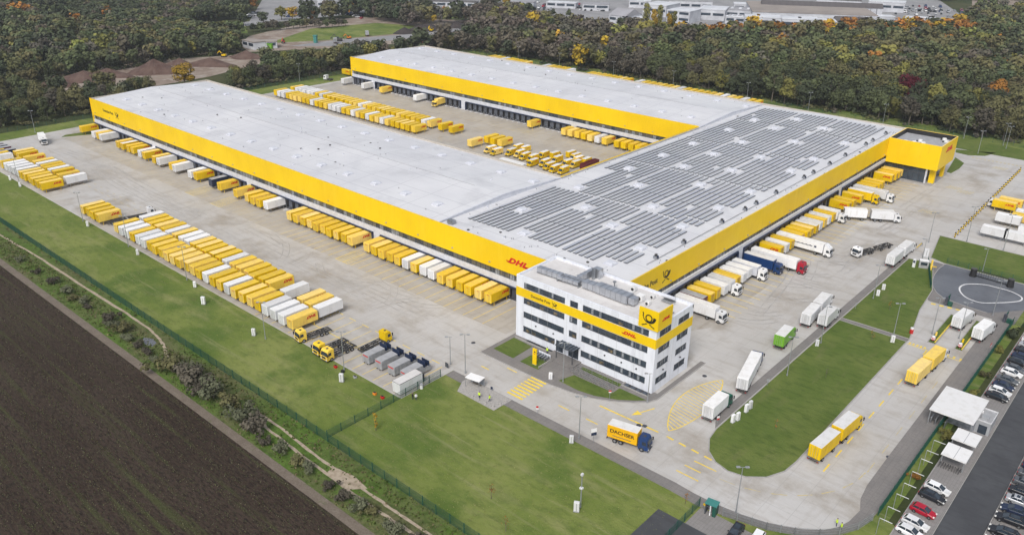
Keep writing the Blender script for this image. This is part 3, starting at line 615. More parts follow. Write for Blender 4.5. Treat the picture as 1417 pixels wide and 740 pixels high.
SKYF = [(72, y) for y in (-38.7, -67, -95.4, -117.4, -138.8, -167, -190)]+[(58.5, y) for y in (-24.4, -53, -81.5, -109.7, -130.7, -152.7, -181, -202)]+[(44, y) for y in (-46, -67.4, -95.8, -117, -138.8, -167.2, -195)]+[(29.3, y) for y in (-24.2, -38.2, -59.8, -80.9, -101.6, -131.5, -151, -180.2)]
sb = MB(); sb.cbox(-1.2, 1.2, -1.2, 1.2, 0, .62, .25, 'light_cladding', 'light_cladding'); sb.box(-1.4, 1.4, -1.4, 1.4, -.3, .22, 'light_cladding'); sme = sb.mesh('skylight')
for x, y in SKY+SKYF:
    o = bpy.data.objects.new('skylight', sme); COL.objects.link(o); o.parent = WH; o.location = (x, y, roofz(x, y)+.05)
b = MB(); ro = random.Random(21)
for _ in range(230):
    wing = ro.random()
    if wing < .7: x_ = ro.uniform(90, 305); y_ = ro.choice((ro.uniform(-68, -17), ro.uniform(-216, -165)))
    else: x_ = ro.choice((ro.uniform(79.5, 82), ro.uniform(19.5, 21.5), ro.uniform(24, 78))); y_ = ro.uniform(-215, -17) if x_ > 79 or x_ < 23 else ro.uniform(-21, -16)
    z_ = roofz(x_, y_); t_ = ro.random()
    if t_ < .6: b.cyl((x_, y_, z_), (x_, y_, z_+.35), .13, 'grey_box', 6)
    else: b.box(x_-.3, x_+.3, y_-.25, y_+.25, z_, z_+ro.uniform(.15, .4), 'light_cladding' if t_ < .85 else 'chassis')
for y_ in (-42.3, -190.2): b.box(95, 300, y_-.05, y_+.05, 16.27, 16.33, 'grey_top')
tag(b.build('roof_outlets', WH), kind='stuff')
# runs of solar panels: the hundred nearest are parts of their own, the others one part
x = 78.3; ri = 0; RUNS = []
while x > 25.2:
    y = -22.6 if x >= 33 else -27; seg = 0
    while y > -214:
        ye = max(y-13.0, -214.5); parts = [(y, ye)]
        for sx, sy in SKYF:
            if abs(x-sx) < 2.6:
                np_ = []
                for (a, c) in parts:
                    lo, hi = sy-2.9, sy+2.9
                    if c > hi or a < lo: np_.append((a, c)); continue
                    if a > hi: np_.append((a, hi))
                    if c < lo: np_.append((lo, c))
                parts = np_
        if (seg*7+ri*3) % 41 == 5: parts = [(a, c+4) for a, c in parts if a-c > 5]
        if x > 74 and seg in (3, 4): parts = []
        RUNS += [(x, a, c) for a, c in parts if a-c > 1.6]
        seg += 1; y = ye-(1.3 if seg % 3 == 0 else .35)
    x -= 1.85; ri += 1
    if ri in (9, 18): x -= .8
RUNS.sort(key=lambda r_: math.hypot(r_[0]-CAM.x, (r_[1]+r_[2])/2-CAM.y)/max(.2, (r_[1]-r_[2])/13))
def run_box(b, x, a, c):
    z = roofz(x, a)+.18
    b.add([(x-.56, a, z+.17), (x+.50, a, z+.05), (x+.50, c, z+.05), (x-.56, c, z+.17), (x-.56, a, z-.10), (x+.50, a, z-.10), (x+.50, c, z-.10), (x-.56, c, z-.10)], [(0, 3, 2, 1)], 'solar'); k = len(b.v)-8
    for f in ((4, 7, 6, 5), (0, 3, 7, 4), (0, 4, 5, 1), (1, 5, 6, 2), (2, 6, 7, 3)): b.f.append(tuple(k+i for i in f)); b.m.append(b.mi('frame_grey'))  # dark colour on the back faces stands in for shade under the raised edge
rest = MB()
for i, (x, a, c) in enumerate(RUNS):
    if i < 100: b = MB(); run_box(b, x, a, c); fixn(b.build('solar_row', WH))
    else: run_box(rest, x, a, c)
tag(fixn(rest.build('solar_row', WH)), kind='stuff')
for y in (-35.3, -49.2, -70.4, -84.7, -92, -105.8, -127.1, -134.7, -148.7, -163.1, -183.6, -190.9, -205.3):
    b = MB(); b.box(-.5, .5, -.6, .6, 0, .8, 'steel'); b.cyl((0, 0, .8), (0, 0, 1.25), .42, 'chassis', 10); b.box(-.7, -.5, -.2, .2, 0, 1.0, 'navy'); b.build('roof_fan', WH, loc=(22.7, y, 14.7))
b = MB(); b.box(22.0, 22.15, -210, -30, 14.9, 15.05, 'grey_top'); b.build('roof_pipe', WH)
# projecting corner block at the far end of the loading front
b = MB(); bx0, bx1, by0, by1 = -.8, XA, -198.0, -219.0
b.box(bx0, bx1, by0-.0, by0-.35, 6.0, 15.6, 'yellow_cladding', 'yellow_top'); b.box(bx0, bx0+.35, by0-.35, by1, 6.0, 15.6, 'yellow_cladding', 'yellow_top')
b.box(bx0+.35, bx1, by1, by1+.35, 6.0, 15.6, 'yellow_cladding', 'yellow_top'); b.box(bx1-.1, bx1+.35, by0-.35, by1+.35, 14.8, 15.62, 'yellow_cladding', 'yellow_top')
b.box(bx0+.35, bx1, by0-.35, by1+.35, 6.0, 6.3, 'dark_dock'); c_ = b.build('corner_block', WH)
b = MB(); b.box(bx0+.36, bx1-.1, by0-.36, by1+.36, 13.5, 13.7, 'grey_top'); b.box(bx0+.37, bx1-.1, by1+.36, by1+.5, 13.7, 15.5, 'black'); b.box(bx1-.3, bx1-.15, by0-.36, by1+.36, 13.7, 15.5, 'black'); b.build('block_roof', WH)
b = MB()
for p in ((4, -201), (8, -205), (10, -208), (11, -204), (2, -214), (3.5, -217), (14, -203)): b.cyl((p[0], p[1], 13.7), (p[0], p[1], 14.4), .8, 'white_top', 10); b.cyl((p[0]+1, p[1]+.7, 13.7), (p[0]+1, p[1]+.7, 14.1), .35, 'black', 8)
b.build('roof_vents', WH)
b = MB(); b.box(3.5, bx1, -199.5, -199.2, .0, 6.0, 'pane_glass'); b.box(3.5, 3.8, -199.5, -216, 0, 6.0, 'pane_glass')
for k in range(8): b.box(3.5+2.1*k-.06, 3.5+2.1*k+.06, -199.2, -199.05, 0, 6, 'frame_grey')
b.box(3.4, bx1, -199.2, -199.0, 3.6, 3.9, 'frame_grey'); b.build('glazed_base', WH)
b = MB(); b.box(0.2, 2.2, -200.5, -202.2, 0, 6, 'yellow_cladding'); b.box(.2, 1.4, -212, -214, 0, 6, 'yellow_cladding'); b.box(2.7, 3.3, -198.8, -199.4, 0, 6, 'light_cladding'); b.box(0, bx1, -197.5, -219, 0, .2, 'kerb'); b.build('pillar', WH)
# lettering
R_L = (-1, 0, 0); R_R = (0, -1, 0)
put_mesh(dhl_mesh(1.55), 'lettering', (51.6, Y0+.03, 11.75), R_L, WH)
me = text_mesh('Deutsche Post', 1.7, 0, .01, 'black_letters', .03)
put_mesh(me, 'lettering', (292.5, Y0+.03, 11.9), R_L, WH); put_mesh(horn_mesh(3.2), 'emblem', (284.0, Y0+.03, 11.9), R_L, WH)
put_mesh(text_mesh('Deutsche Post', 2.0, 0, .012, 'black_letters', .03), 'lettering', (XA-.03, -24.2, 11.6), R_R, WH); put_mesh(horn_mesh(3.8), 'emblem', (XA-.03, -34.2, 11.8), R_R, WH)
put_mesh(dhl_mesh(1.7), 'lettering', (bx0-.03, -209, 12.6), R_R, WH)

# ------------------------------------------------------------------ office building
OF = tag(empty('office_building'), 'white four-storey office block with yellow stripe and roof sign at the yard corner', 'office building')
OL, OW, OH = 40.0, 15.3, 16.75
def wallgrid(mb, origin, u, L, H, holes, m, depth=.22):
    """wall with window openings: a grid of faces skipping the holes, plus reveals"""
    O = Vector(origin); u = Vector(u); n = u.cross(Vector((0, 0, 1)))
    us = sorted({0, L, *[h[0] for h in holes], *[h[1] for h in holes]}); zs = sorted({0, H, *[h[2] for h in holes], *[h[3] for h in holes]})
    P_ = lambda a, z, d=0: O+u*a+n*d+Vector((0, 0, z))
    for a0, a1 in zip(us[:-1], us[1:]):
        for z0, z1 in zip(zs[:-1], zs[1:]):
            if any(h[0] <= a0 and a1 <= h[1] and h[2] <= z0 and z1 <= h[3] for h in holes): continue
            mb.quad([P_(a0, z0), P_(a1, z0), P_(a1, z1), P_(a0, z1)], m)
    for h in holes:
        c = [(h[0], h[2]), (h[1], h[2]), (h[1], h[3]), (h[0], h[3])]
        for (a, z), (a2, z2) in zip(c, c[1:]+c[:1]): mb.quad([P_(a, z), P_(a, z, -depth), P_(a2, z2, -depth), P_(a2, z2)], m)
wr = random.Random(11)
def window(origin, u, h, step):
    O = Vector(origin); u = Vector(u); n = u.cross(Vector((0, 0, 1)))
    def bx(mb, a0, a1, d0, d1, z0, z1, m):
        p = O+u*a0+n*d0; q = O+u*a1+n*d1; mb.box(p.x, q.x, p.y, q.y, z0, z1, m)
    a0, a1, z0, z1 = h; f = MB(); cnt = max(1, round((a1-a0)/step)); w_ = (a1-a0)/cnt
    bx(f, a0, a1, -.2, -.1, z0, z0+.09, 'frame_grey'); bx(f, a0, a1, -.2, -.1, z1-.09, z1, 'frame_grey'); bx(f, a0-.0, a1, -.1, .04, z0-.05, z0, 'light_cladding')
    for i in range(cnt+1):
        c = min(max(a0+w_*i, a0+.05), a1-.05); bx(f, c-.05, c+.05, -.2, -.1, z0+.09, z1-.09, 'frame_grey')
        if i < cnt and i % 1 == 0: bx(f, c+w_*.32, c+w_*.32+.06, -.2, -.12, z0+.09, z1-.09, 'frame_grey')
    fr = f.build('window', OF)
    for i in range(cnt):
        p_ = MB(); t = wr.random(); bx(p_, a0+w_*i+.05, a0+w_*(i+1)-.05, -.26, -.2, z0+.05, z1-.05, 'pane_glass')
        if t < .42: bx(p_, a0+w_*i+.08, a0+w_*i+w_*.31, -.2, -.17, z0+.1, z1-.12, 'blind_pane')
        elif t < .56: bx(p_, a0+w_*i+.4*w_, a0+w_*(i+1)-.2, -.2, -.17, z0+.1, z0+.8, 'warm_pane')
        p_.build('pane', fr)
ZW = [(1.9, 3.5), (5.88, 7.48), (9.68, 11.24), (13.78, 15.34)]
hA = []
for i, (z0, z1) in enumerate(ZW):
    hA += [(OL-37.6, OL-(25.0 if i else 27.6), z0, z1), (OL-19.8, OL-1.95, z0, z1)]
    if i: hA.append((OL-23.5, OL-21.2, z0, z1))
hA.append((OL-27.2, OL-25.0, .45, 3.5)); hA.append((OL-23.4, OL-20.4, .45, 3.3))
hB = [(a, c, z0, z1) for z0, z1 in ZW for a, c in ((1.25, 6.0), (8.95, 13.8))]
b = MB()
wallgrid(b, (OL, 0, 0), (-1, 0, 0), OL, OH, hA, 'white_cladding'); wallgrid(b, (0, 0, 0), (0, -1, 0), OW, OH, hB, 'white_cladding')
wallgrid(b, (0, -OW, 0), (1, 0, 0), OL, OH, [], 'white_cladding'); wallgrid(b, (OL, -OW, 0), (0, 1, 0), OW, OH, [], 'white_cladding')
b.box(.3, OL-.3, -.3, -OW+.3, 0, .1, 'black')
b.build('wall', OF)
b = MB()   # panel seams and small wall lamps
for a in (5.0, 10.0, 15, 20.4, 24.2, 30, 35): b.box(a-.02, a+.02, -.02, .006, 0, 11.3, 'grey_top'); b.box(a-.02, a+.02, -.02, .006, 15.4, 16.6, 'grey_top')
for a in (-3.6, -7.45, -11.2): b.box(-.006, .02, a-.02, a+.02, 0, 16.6, 'grey_top')
b.build('panel_seams', OF)
b = MB()
for a, z in ((12.9, 4.75), (8.3, 4.75), (4.3, 4.75), (33.5, 4.75), (28, 4.75)): b.box(a-.15, a+.15, 0, .3, z, z+.2, 'black')
for a in (-3.9, -11.2): b.box(-.3, 0, a-.15, a+.15, 4.6, 4.8, 'black')
b.build('wall_lamps', OF)
for h in hA[:-2]: window((OL, 0, 0), (-1, 0, 0), h, 2.1)
for h in hB: window((0, 0, 0), (0, -1, 0), h, 1.6)
for h in hA[-2:]:
    b = MB(); a0, a1 = OL-h[0], OL-h[1]; b.box(a0, a1, -.26, -.2, h[2], h[3], 'pane_glass')
    for t in (0, .33, .66, 1): c = a0+(a1-a0)*t; b.box(c-.05, c+.05, -.2, -.1, h[2], h[3], 'frame_grey')
    b.box(a0, a1, -.2, -.1, 2.6, 2.7, 'frame_grey'); b.build('entrance_door', OF)
b = MB(); b.box(-.07, OL+.02, 0, .07, 11.36, 13.64, 'yellow_cladding'); b.box(-.07, 0, 0, -OW, 11.36, 13.64, 'yellow_cladding'); b.build('stripe', OF)
b = MB(); b.box(.4, OL-.4, -.4, -OW+.4, 15.9, 16.15, 'office_roof'); b.build('roof', OF)
b = MB(); e_ = .42
b.box(0, OL, -.001, -e_, 15.9, OH+.02, 'white_cladding'); b.box(0, OL, -OW+.001, -OW+e_, 15.9, OH+.02, 'white_cladding'); b.box(.001, e_, -e_, -OW+e_, 15.9, OH+.018, 'white_cladding'); b.box(OL-.001, OL-e_, -e_, -OW+e_, 15.9, OH+.018, 'white_cladding')
b.build('parapet', OF)
b = MB(); b.box(-.35, 4.6, .05, .35, 15.8, 20.4, 'yellow_cladding'); b.box(-.35, -.05, .05, -5.3, 15.8, 20.4, 'yellow_cladding')
for p in ((4, -.8), (2, -.8), (.6, -4.6), (.6, -2.5)): b.bar((p[0], p[1]-.8, 16.2), (p[0]*.9, p[1]+.7, 19.5), .08, .08, 'steel')
sg = b.build('sign_board', OF)
put_mesh(horn_mesh(3.6), 'emblem', (2.1, .37, 18.1), R_L, sg); put_mesh(dhl_mesh(.62), 'lettering', (-.37, -2.7, 18.1), R_R, sg)
put_mesh(text_mesh('Deutsche Post', 1.02, 0, .006, 'black_letters', .02), 'lettering', (32.3, .09, 12.5), R_L, OF); put_mesh(horn_mesh(1.5), 'emblem', (28.0, .09, 12.55), R_L, OF)
put_mesh(dhl_mesh(.75), 'lettering', (6.9, .09, 12.5), R_L, OF)
# roof plant: long silver duct runs, a cross duct, coolers, dishes
def duct(pts, w_, h, z):
    b = MB()
    for (x0, y0), (x1, y1) in zip(pts[:-1], pts[1:]): b.bar((x0, y0, z+h/2), (x1, y1, z+h/2), w_, h, 'duct_metal')
    for (x0, y0), (x1, y1) in zip(pts[:-1], pts[1:]):
        L_ = math.hypot(x1-x0, y1-y0); k = 1.5
        while k < L_: t = k/L_; p = Vector((x0+(x1-x0)*t, y0+(y1-y0)*t, 0)); d = Vector((x1-x0, y1-y0, 0)).normalized()*.05; b.bar(p-d+Vector((0, 0, z+h/2)), p+d+Vector((0, 0, z+h/2)), w_+.12, h+.12, 'steel'); k += 1.5
    for x0, y0 in pts: b.box(x0-.1, x0+.1, y0-.5, y0+.5, 16.1, z, 'steel')
    return b.build('roof_duct', OF)
duct([(37.6, -5.4), (30.5, -5.8)], 1.5, 1.2, 16.6); duct([(30.5, -6.4), (24, -6.8)], 1.1, .9, 16.7); duct([(31, -4.9), (25, -5.3)], 1.0, .8, 16.8); duct([(24.2, -6.3), (20.6, -6.5)], 2.2, 1.5, 16.5)
duct([(20.4, -6.4), (11.2, -6.2)], 2.4, 1.9, 16.5); duct([(26.6, -7), (26.6, -13.2)], 1.0, 1.3, 16.8)
for q_ in ((24.2, 26.2, -13.8, -12.2, 16.15, 18.6, 'duct_metal'), (25, 25.6, -11.8, -11, 16.15, 19, 'steel'), (9.6, 11.1, -7.2, -5.2, 16.7, 18.2, 'duct_metal')): b = MB(); b.box(*q_); b.build('air_handler', OF)
for x, y, s in ((13.5, -9.6, 1.3), (10.5, -9.4, 1.6), (9, -12.2, 1.0), (8, -8.6, 1.1), (14.5, -12.6, 1.2)):
    b = MB(); b.cbox(-s/2, s/2, -s/2, s/2, .15, s*.95, .06, 'white_top'); b.cyl((0, s/2-.02, s*.5), (0, s/2+.02, s*.5), s*.32, 'black', 12); b.build('cooling_unit', OF, loc=(x, y, 16.15))
b = MB()
for i in range(7): b.box(28+.7*(i % 3), 28.4+.7*(i % 3), -9.5-.9*(i//3), -9.0-.9*(i//3), 16.15, 16.6, 'white_top')
b.build('roof_vents', OF)
b = MB(); b.box(4.2, 6.8, -14.4, -12.2, 16.4, 16.5, 'grey_box')
for i in range(5): b.bar((4.3+.6*i, -14.4, 16.2), (4.3+.6*i, -12.2, 17.6), .5, .08, 'grey_box')
b.cyl((3.6, -13, 16.1), (3.6, -13, 18.6), .05, 'steel', 6); b.cyl((18.6, -10.6, 16.1), (18.6, -10.6, 17.8), .12, 'steel', 8); b.cyl((18.6, -10.6, 17.8), (18.6, -10.6, 18), .45, 'steel', 8); b.build('roof_aerial', OF)
b = MB(); b.box(2.2, 3.4, -7.2, -6.1, 16.2, 16.5, 'grey_box'); b.box(4.4, 6.2, -6.2, -5, 16.2, 16.45, 'grey_box'); b.box(1.4, 2.4, -9.2, -8.4, 16.2, 16.5, 'grey_box'); b.build('roof_hatches', OF)
# entrance canopy, steps, ramp with railings, light wells
b = MB()
for x in (25.0, 20.2):
    for y in (.4, 2.6): b.box(x-.08, x+.08, y-.08, y+.08, .1 if y > 1 else 3.5, 4.0, 'frame_grey')
b.box(20, 25.2, .05, 2.8, 3.95, 4.05, 'pane_glass')
for k in range(7): b.box(20+.86*k-.05, 20+.86*k+.05, .05, 2.8, 4.05, 4.2, 'frame_grey')
b.box(20, 25.2, 2.7, 2.85, 3.9, 4.2, 'frame_grey'); b.build('entrance_canopy', OF)
b = MB(); b.box(19.4, 27.6, .02, 3.2, .1, .45, 'pavement'); b.box(19.8, 27.2, 3.2, 3.6, .1, .33, 'pavement'); b.box(19.9, 27.1, 3.6, 4.0, .1, .22, 'pavement'); b.build('entrance_steps', OF)
b = MB(); b.box(18.2, 24.6, 4.6, 9.6, .1, .17, 'brown_heap') if False else None
for y0, y1 in ((2.7, 4.0), (4.15, 5.3)):
    b.add([(18.6, y0, .48), (18.6, y1, .48), (7.2, y1, .2), (7.2, y0, .2), (18.6, y0, .1), (18.6, y1, .1), (7.2, y1, .1), (7.2, y0, .1)], [(0, 3, 2, 1), (0, 4, 7, 3), (1, 2, 6, 5), (0, 1, 5, 4), (2, 3, 7, 6)], 'pavement')
rp = b.build('access_ramp', OF); fixn(rp)
b = MB()
for y in (2.65, 4.07, 5.35):
    for z in (.55, 1.1): b.bar((18.7, y, z+.35), (7.2, y, z+.1), .05, .05, 'steel')
    for k in range(9): b.box(7.2+1.43*k-.03, 7.2+1.43*k+.03, y-.03, y+.03, .15, 1.4, 'steel')
b.build('railing', rp)
b = MB(); b.box(25.2, 39, 1.15, 1.35, .1, .4, 'kerb'); b.box(26, 36, .02, 1.15, .105, .12, 'black'); b.box(-.2, 7.0, 1.5, 1.7, .1, .35, 'kerb'); b.box(.2, 6.6, .02, 1.5, .105, .12, 'black'); b.box(6.8, 7, 0, 1.6, .1, .35, 'kerb')
for k in range(4): b.box(.6+1.6*k, 1.7+1.6*k, .3, 1.3, .125, .2, 'pane_glass')
b.build('light_well', OF)
b = MB(); b.box(26.0, 29.6, 3.4, 3.55, .1, 1.1, 'white_cladding')
for k in range(5): b.box(26.1+.8*k, 26.5+.8*k, 3.7, 5.4, .1, .9, 'steel')
b.box(25.3, 25.5, 4, 8.6, .1, .5, 'kerb'); b.build('bicycle_stand', OF)
# ------------------------------------------------------------------ swap-body containers
LOGO = text_mesh('DHL', .95, .42, .05, 'red_letters', .01, 1.45, 1.05)
LOGO_S = text_mesh('DHL', .42, .42, .02, 'red_letters', .01, 1.45, 1.05)
LOGO_T = text_mesh('DHL', .26, .42, .012, 'red_letters', .01, 1.45, 1.05)
def make_container(paint, top, logo=True, legs=True, L=7.5, z0=1.12, z1=3.86, detail=True, name='swap_container'):
    root = empty(name)
    b = MB(); h = L/2; b.cbox(-h, h, -1.28, 1.28, z0, z1-.03, .05, paint)
    if detail:
        for x in (-h+.1, h-.1):
            for y in (-1.29, 1.29): b.box(x-.09, x+.09, y-.02, y+.02, z0, z1-.05, paint)
        for y in (-1.29, 1.29): b.box(-h, h, y-.02, y+.02, z1-.2, z1-.06, paint); b.box(-h, h, y-.03, y+.03, z0, z0+.16, 'chassis' if paint != 'navy' else paint)
    b.build('body', root)
    b = MB(); b.box(-h+.06, h-.06, -1.22, 1.22, z1-.04, z1, top)
    if detail:
        for k in range(1, 6): x = -h+L*k/6; b.box(x-.03, x+.03, -1.22, 1.22, z1, z1+.02, top)
    b.build('roof', root)
    if detail:
        for s_ in (-1, 1):
            b = MB(); b.box(s_*h, s_*(h+.03), -1.2, 1.2, z0+.06, z1-.12, paint)
            for y in (-.75, -.3, .3, .75): b.box(s_*(h+.03), s_*(h+.07), y-.025, y+.025, z0+.1, z1-.2, 'steel')
            b.box(s_*(h+.03), s_*(h+.035), -.012, .012, z0+.06, z1-.12, 'black'); b.build('door', root)
    if legs:
        for x in (-h+1.2, h-1.2):
            for y in (-1.15, 1.15):
                b = MB(); b.box(x-.06, x+.06, y-.06, y+.06, 0, z0, paint if paint == 'yellow_paint' else 'pole_grey'); b.box(x-.14, x+.14, y-.14, y+.14, 0, .04, 'steel'); b.build('leg', root)
        b = MB(); b.box(-h+.1, h-.1, -.5, -.38, z0-.2, z0, 'chassis'); b.box(-h+.1, h-.1, .38, .5, z0-.2, z0, 'chassis')
        for x in (-h+.5, 0, h-.5): b.box(x-.06, x+.06, -1.2, 1.2, z0-.12, z0, 'chassis')
        b.build('under_frame', root)
    if logo:
        for s_ in (-1, 1):
            put_mesh(LOGO, 'lettering', (s_*1.7*-1, s_*1.31, z0+1.75), (-s_, 0, 0), root)
            if detail: put_mesh(LOGO_T, 'lettering', (s_*(h+.07), 0, z1-.55), (0, s_, 0), root)
    return remember(root)
PY_ = make_container('yellow_paint', 'yellow_top'); PW_ = make_container('white_paint', 'white_top', logo=False)
PYW = make_container('yellow_paint', 'white_top'); PD_ = make_container('navy', 'grey_top', logo=False); PM_ = make_container('maroon', 'grey_top', logo=False)
PYF = make_container('yellow_paint', 'yellow_top', detail=False); PWF = make_container('white_paint', 'white_top', logo=False, detail=False)
PYN = make_container('yellow_paint', 'yellow_top', detail=False, legs=False)
CN = {'Y': (PY_, 'yellow'), 'W': (PW_, 'white'), 'V': (PYW, 'white-topped yellow'), 'D': (PD_, 'dark navy'), 'M': (PM_, 'maroon')}
CF = {'Y': (PYF, 'yellow'), 'W': (PWF, 'white')}
jr = random.Random(5)
def row(spec, xs, y, rz, where, group, tbl=CN, alongx=True, cat='container'):
    n = 0
    for ch, x in zip(spec, xs):
        if ch == '.': continue
        n += 1; pr, cname = tbl[ch]
        px, py = (x, y) if alongx else (y, x)
        yy = jr.uniform(-.28, .28); dx = jr.uniform(-.08, .08)
        if alongx: px += dx; py += yy
        else: px += yy; py += dx
        place(pr, px, py, rz+R(jr.uniform(-.5, .5)), f'{cname} swap container, {nth(n)} {where}', cat, group)
H90 = PI/2
# docked along the long front, from the far end of the wing towards the office
xs_far = [308.5, 295.4, 292.0, 288.3, 272.4, 268.0, 262.8, 259.0, 252.4, 248.4, 239.9, 236.2, 226.8, 223.4, 212.2, 208.2, 197.2, 190.9, 180.0, 172.8, 168.8, 165.0, 161.2]
xs_near = [146.6-3.58*k for k in range(10)]+[106.8-3.61*k for k in range(9)]+[74.0-3.62*k for k in range(6)]
row('YWYWYVYYWYYWYWWYDYYYYYW'+'YYYYYYYYYY'+'YYYYYWYWW'+'YYYYYY', xs_far+xs_near, -10.35, H90, 'from the far end docked at the long front', 'swap containers docked along the long front')
# storage block beside the grass, two rows
row('YWWYWWYYYYYYYYYWYYWYYYYWWWY', [177.5-3.66*k for k in range(27)], 33.85, H90, 'from the far end, storage row beside the grass', 'swap containers stored in the row beside the grass')
row('WYYYYWYWWYYYYYWYYYYYY.W.YYW', [177.9-3.66*k for k in range(27)], 25.4, H90, 'from the far end, inner storage row', 'swap containers stored in the inner row')
row('YYYY', [202.3-3.83*k for k in range(4)], 33.7, H90, 'of the four standing alone beside the grass', 'four yellow swap containers by the grass')
row('YYWYWWWWYYYYYY', [294, 290.3, 286.5, 276.6, 272.8, 269, 265.2, 261.3, 257.2, 253.4, 249.5, 245.6, 241.7, 237.8], 33.4, H90, 'from the top, outer row at the left picture edge', 'swap containers in the outer row at the left picture edge')
row('YYY.YWYYWYYW', [287.6, 283.6, 276.4, 272, 267.5, 263.6, 259.9, 256.3, 252.7, 249.1, 243.6, 238.5], 24.9, H90, 'from the top, inner row at the left picture edge', 'swap containers in the inner row at the left picture edge')
row('MDMD', [305, 301.4, 297.5, 292.5], 30.5, H90, 'from the back, dark group at the left edge', 'dark containers at the left picture edge')
# rows in the court between the wings
row('YWWYYYYYYWYYYWWWYYWYYWYYWYYYYYY', [311.2-3.69*k for k in range(31)], -114.1, H90, 'from the far end, near row in the court', 'swap containers in the near court row', CF)
row('YWWWWWYWYYYYYYYYWYYYYYYYYYYYYWY.YY', [312-3.66*k for k in range(31)]+[198, 194.4, 187.3], -125.6, H90, 'from the far end, back row in the court', 'swap containers in the back court row', CF)
row('WWYW', [310, 291.1, 275.8, 248], -158.3, H90, 'from the left docked at the far wing', 'swap containers docked at the far wing', CF)
row('YYYYYYWY.YYYYYY', [167.9]+[147.6-3.8*k for k in range(5)]+[128.3, 124.5, 121]+[118-3.65*k for k in range(6)], -158.6, H90, 'from the left docked near the inner court corner', 'swap containers docked near the inner court corner', CF)
place(PYF, 165.3, -115.3, H90, 'yellow swap container standing alone beside the two vans in the court', 'container', 'single swap containers in the court')
row('YYY', [164, 160, 156.1], -124.4, H90, 'of three standing together in the middle of the court', 'three swap containers in mid court', CF)
# docked along the side front, from the office outwards
ys = [-42.2-1.7-3.62*k for k in range(45)]
side = {0: 'M', 1: 'Y', 2: 'Y', 3: 'W', 5: 'Y', 6: 'W', 7: 'W', 13: 'Y', 14: 'W', 15: 'Y', 17: 'Y', 18: 'Y', 19: 'Y', 20: 'V', 21: 'W', 22: 'Y', 23: 'W', 24: 'Y', 28: 'Y', 29: 'Y', 31: 'Y', 35: 'Y', 36: 'Y', 37: 'Y', 40: 'Y', 41: 'Y', 42: 'Y', 43: 'Y'}
row(''.join(side[k] for k in sorted(side)), [-44.0-3.62*k for k in sorted(side)], 15.35, 0, 'from the office docked at the side front', 'swap containers docked along the side front', alongx=False)
# right-hand yard
for i, (x, y, rz, k, lab) in enumerate([(-24.2+0, -185.6, 0, 'Y', 'yellow swap container in front of its twin behind the yellow post fence'), (-25.2, -190.2, 0, 'Y', 'yellow swap container behind its twin near the white truck cab'),
        (-28.8, -170.6, 0, 'W', 'white container behind the nearest white container, right-hand yard'), (-28.3, -154.6, 0, 'W', 'white container nearest the grass in the right-hand yard'),
        (-38.6, -154.6, 0, 'W', 'white container on legs at the right picture edge'), (-41, -163, 0, 'W', 'second white container from the grass at the right picture edge'), (-42.0, -167.3, 0, 'Y', 'yellow container between white ones at the right picture edge'),
        (-42.4, -176.5, 0, 'W', 'white container behind a yellow one at the right picture edge'), (-42.2, -182.4, 0, 'Y', 'yellow container third from the back at the right edge'), (-44.8, -190.3, 0, 'Y', 'yellow container second from the back at the right edge'), (-40, -205, 0, 'Y', 'rearmost yellow container of the right-hand yard'), (-47.5, -151, 0, 'Y', 'yellow container closest to the lawn at the right edge'), (-48, -158.6, 0, 'W', 'white container at the right edge, beside the second tall mast'), (-36.4, -174.6, 0, 'Y', 'single yellow container between the two white rows, right-hand yard'), (-36.6, -179.3, 0, 'W', 'white container in the middle of the right-hand yard')]):
    place(CN[k][0], x-3.7 if i < 4 else x, y, rz, lab, 'container', 'containers in the right-hand yard')
# row parked beyond the far wing, only its tops show over the roof
far = ''.join('W' if k in (3, 12, 17, 30, 37, 44, 47) else '.' if k in (9, 10, 11, 18, 19, 20, 29) else 'Y' for k in range(50))
row(far, [300-3.9*k for k in range(50)], -271.6, H90, 'from the left seen over the far wing roof', 'swap containers parked beyond the far wing', CF)
place(PYN, 330, -174, 0, 'yellow container partly hidden behind the far corner of the far wing', 'container', 'containers beyond the far wing')
for p, i in ((PYW, 0),):
    pass
# grey press containers with open lids and a white lettered box at the end of the storage row
def make_press():
    root = empty('press_container')
    b = MB(); b.cbox(-3.4, 1.6, -1.15, 1.15, .35, 2.55, .06, 'grey_box', 'grey_top')
    for k in range(6): b.box(-3.2+.85*k, -3.1+.85*k, -1.2, 1.2, .4, 2.45, 'grey_box')
    b.build('body', root)
    b = MB(); b.box(1.6, 4.0, -1.1, -1.0, .4, 1.7, 'grey_box'); b.box(1.6, 4.0, 1.0, 1.1, .4, 1.7, 'grey_box'); b.box(3.9, 4.0, -1, 1, .4, 1.6, 'grey_box'); b.box(1.6, 3.9, -1, 1, .4, .8, 'dark_dock'); b.build('hopper', root)
    b = MB(); b.box(2.0, 2.1, -1.25, 1.25, 1.7, 3.2, 'navy'); b.build('lid', root)
    b = MB(); b.box(3.3, 3.4, -1.25, 1.25, 1.6, 2.9, 'navy'); b.build('lid', root)
    b = MB(); b.box(-3.5, 1.7, -.6, -.45, .12, .35, 'chassis'); b.box(-3.5, 1.7, .45, .6, .12, .35, 'chassis')
    for x in (-3, 1): b.cyl((x, -.8, .18), (x, .8, .18), .18, 'tyre', 8)
    b.build('skid', root)
    b = MB(); b.box(-3.42, -3.415, -.9, .9, 2.0, 2.3, 'red_letters'); b.build('warning_stripe', root)
    return remember(root)
pc = make_press()
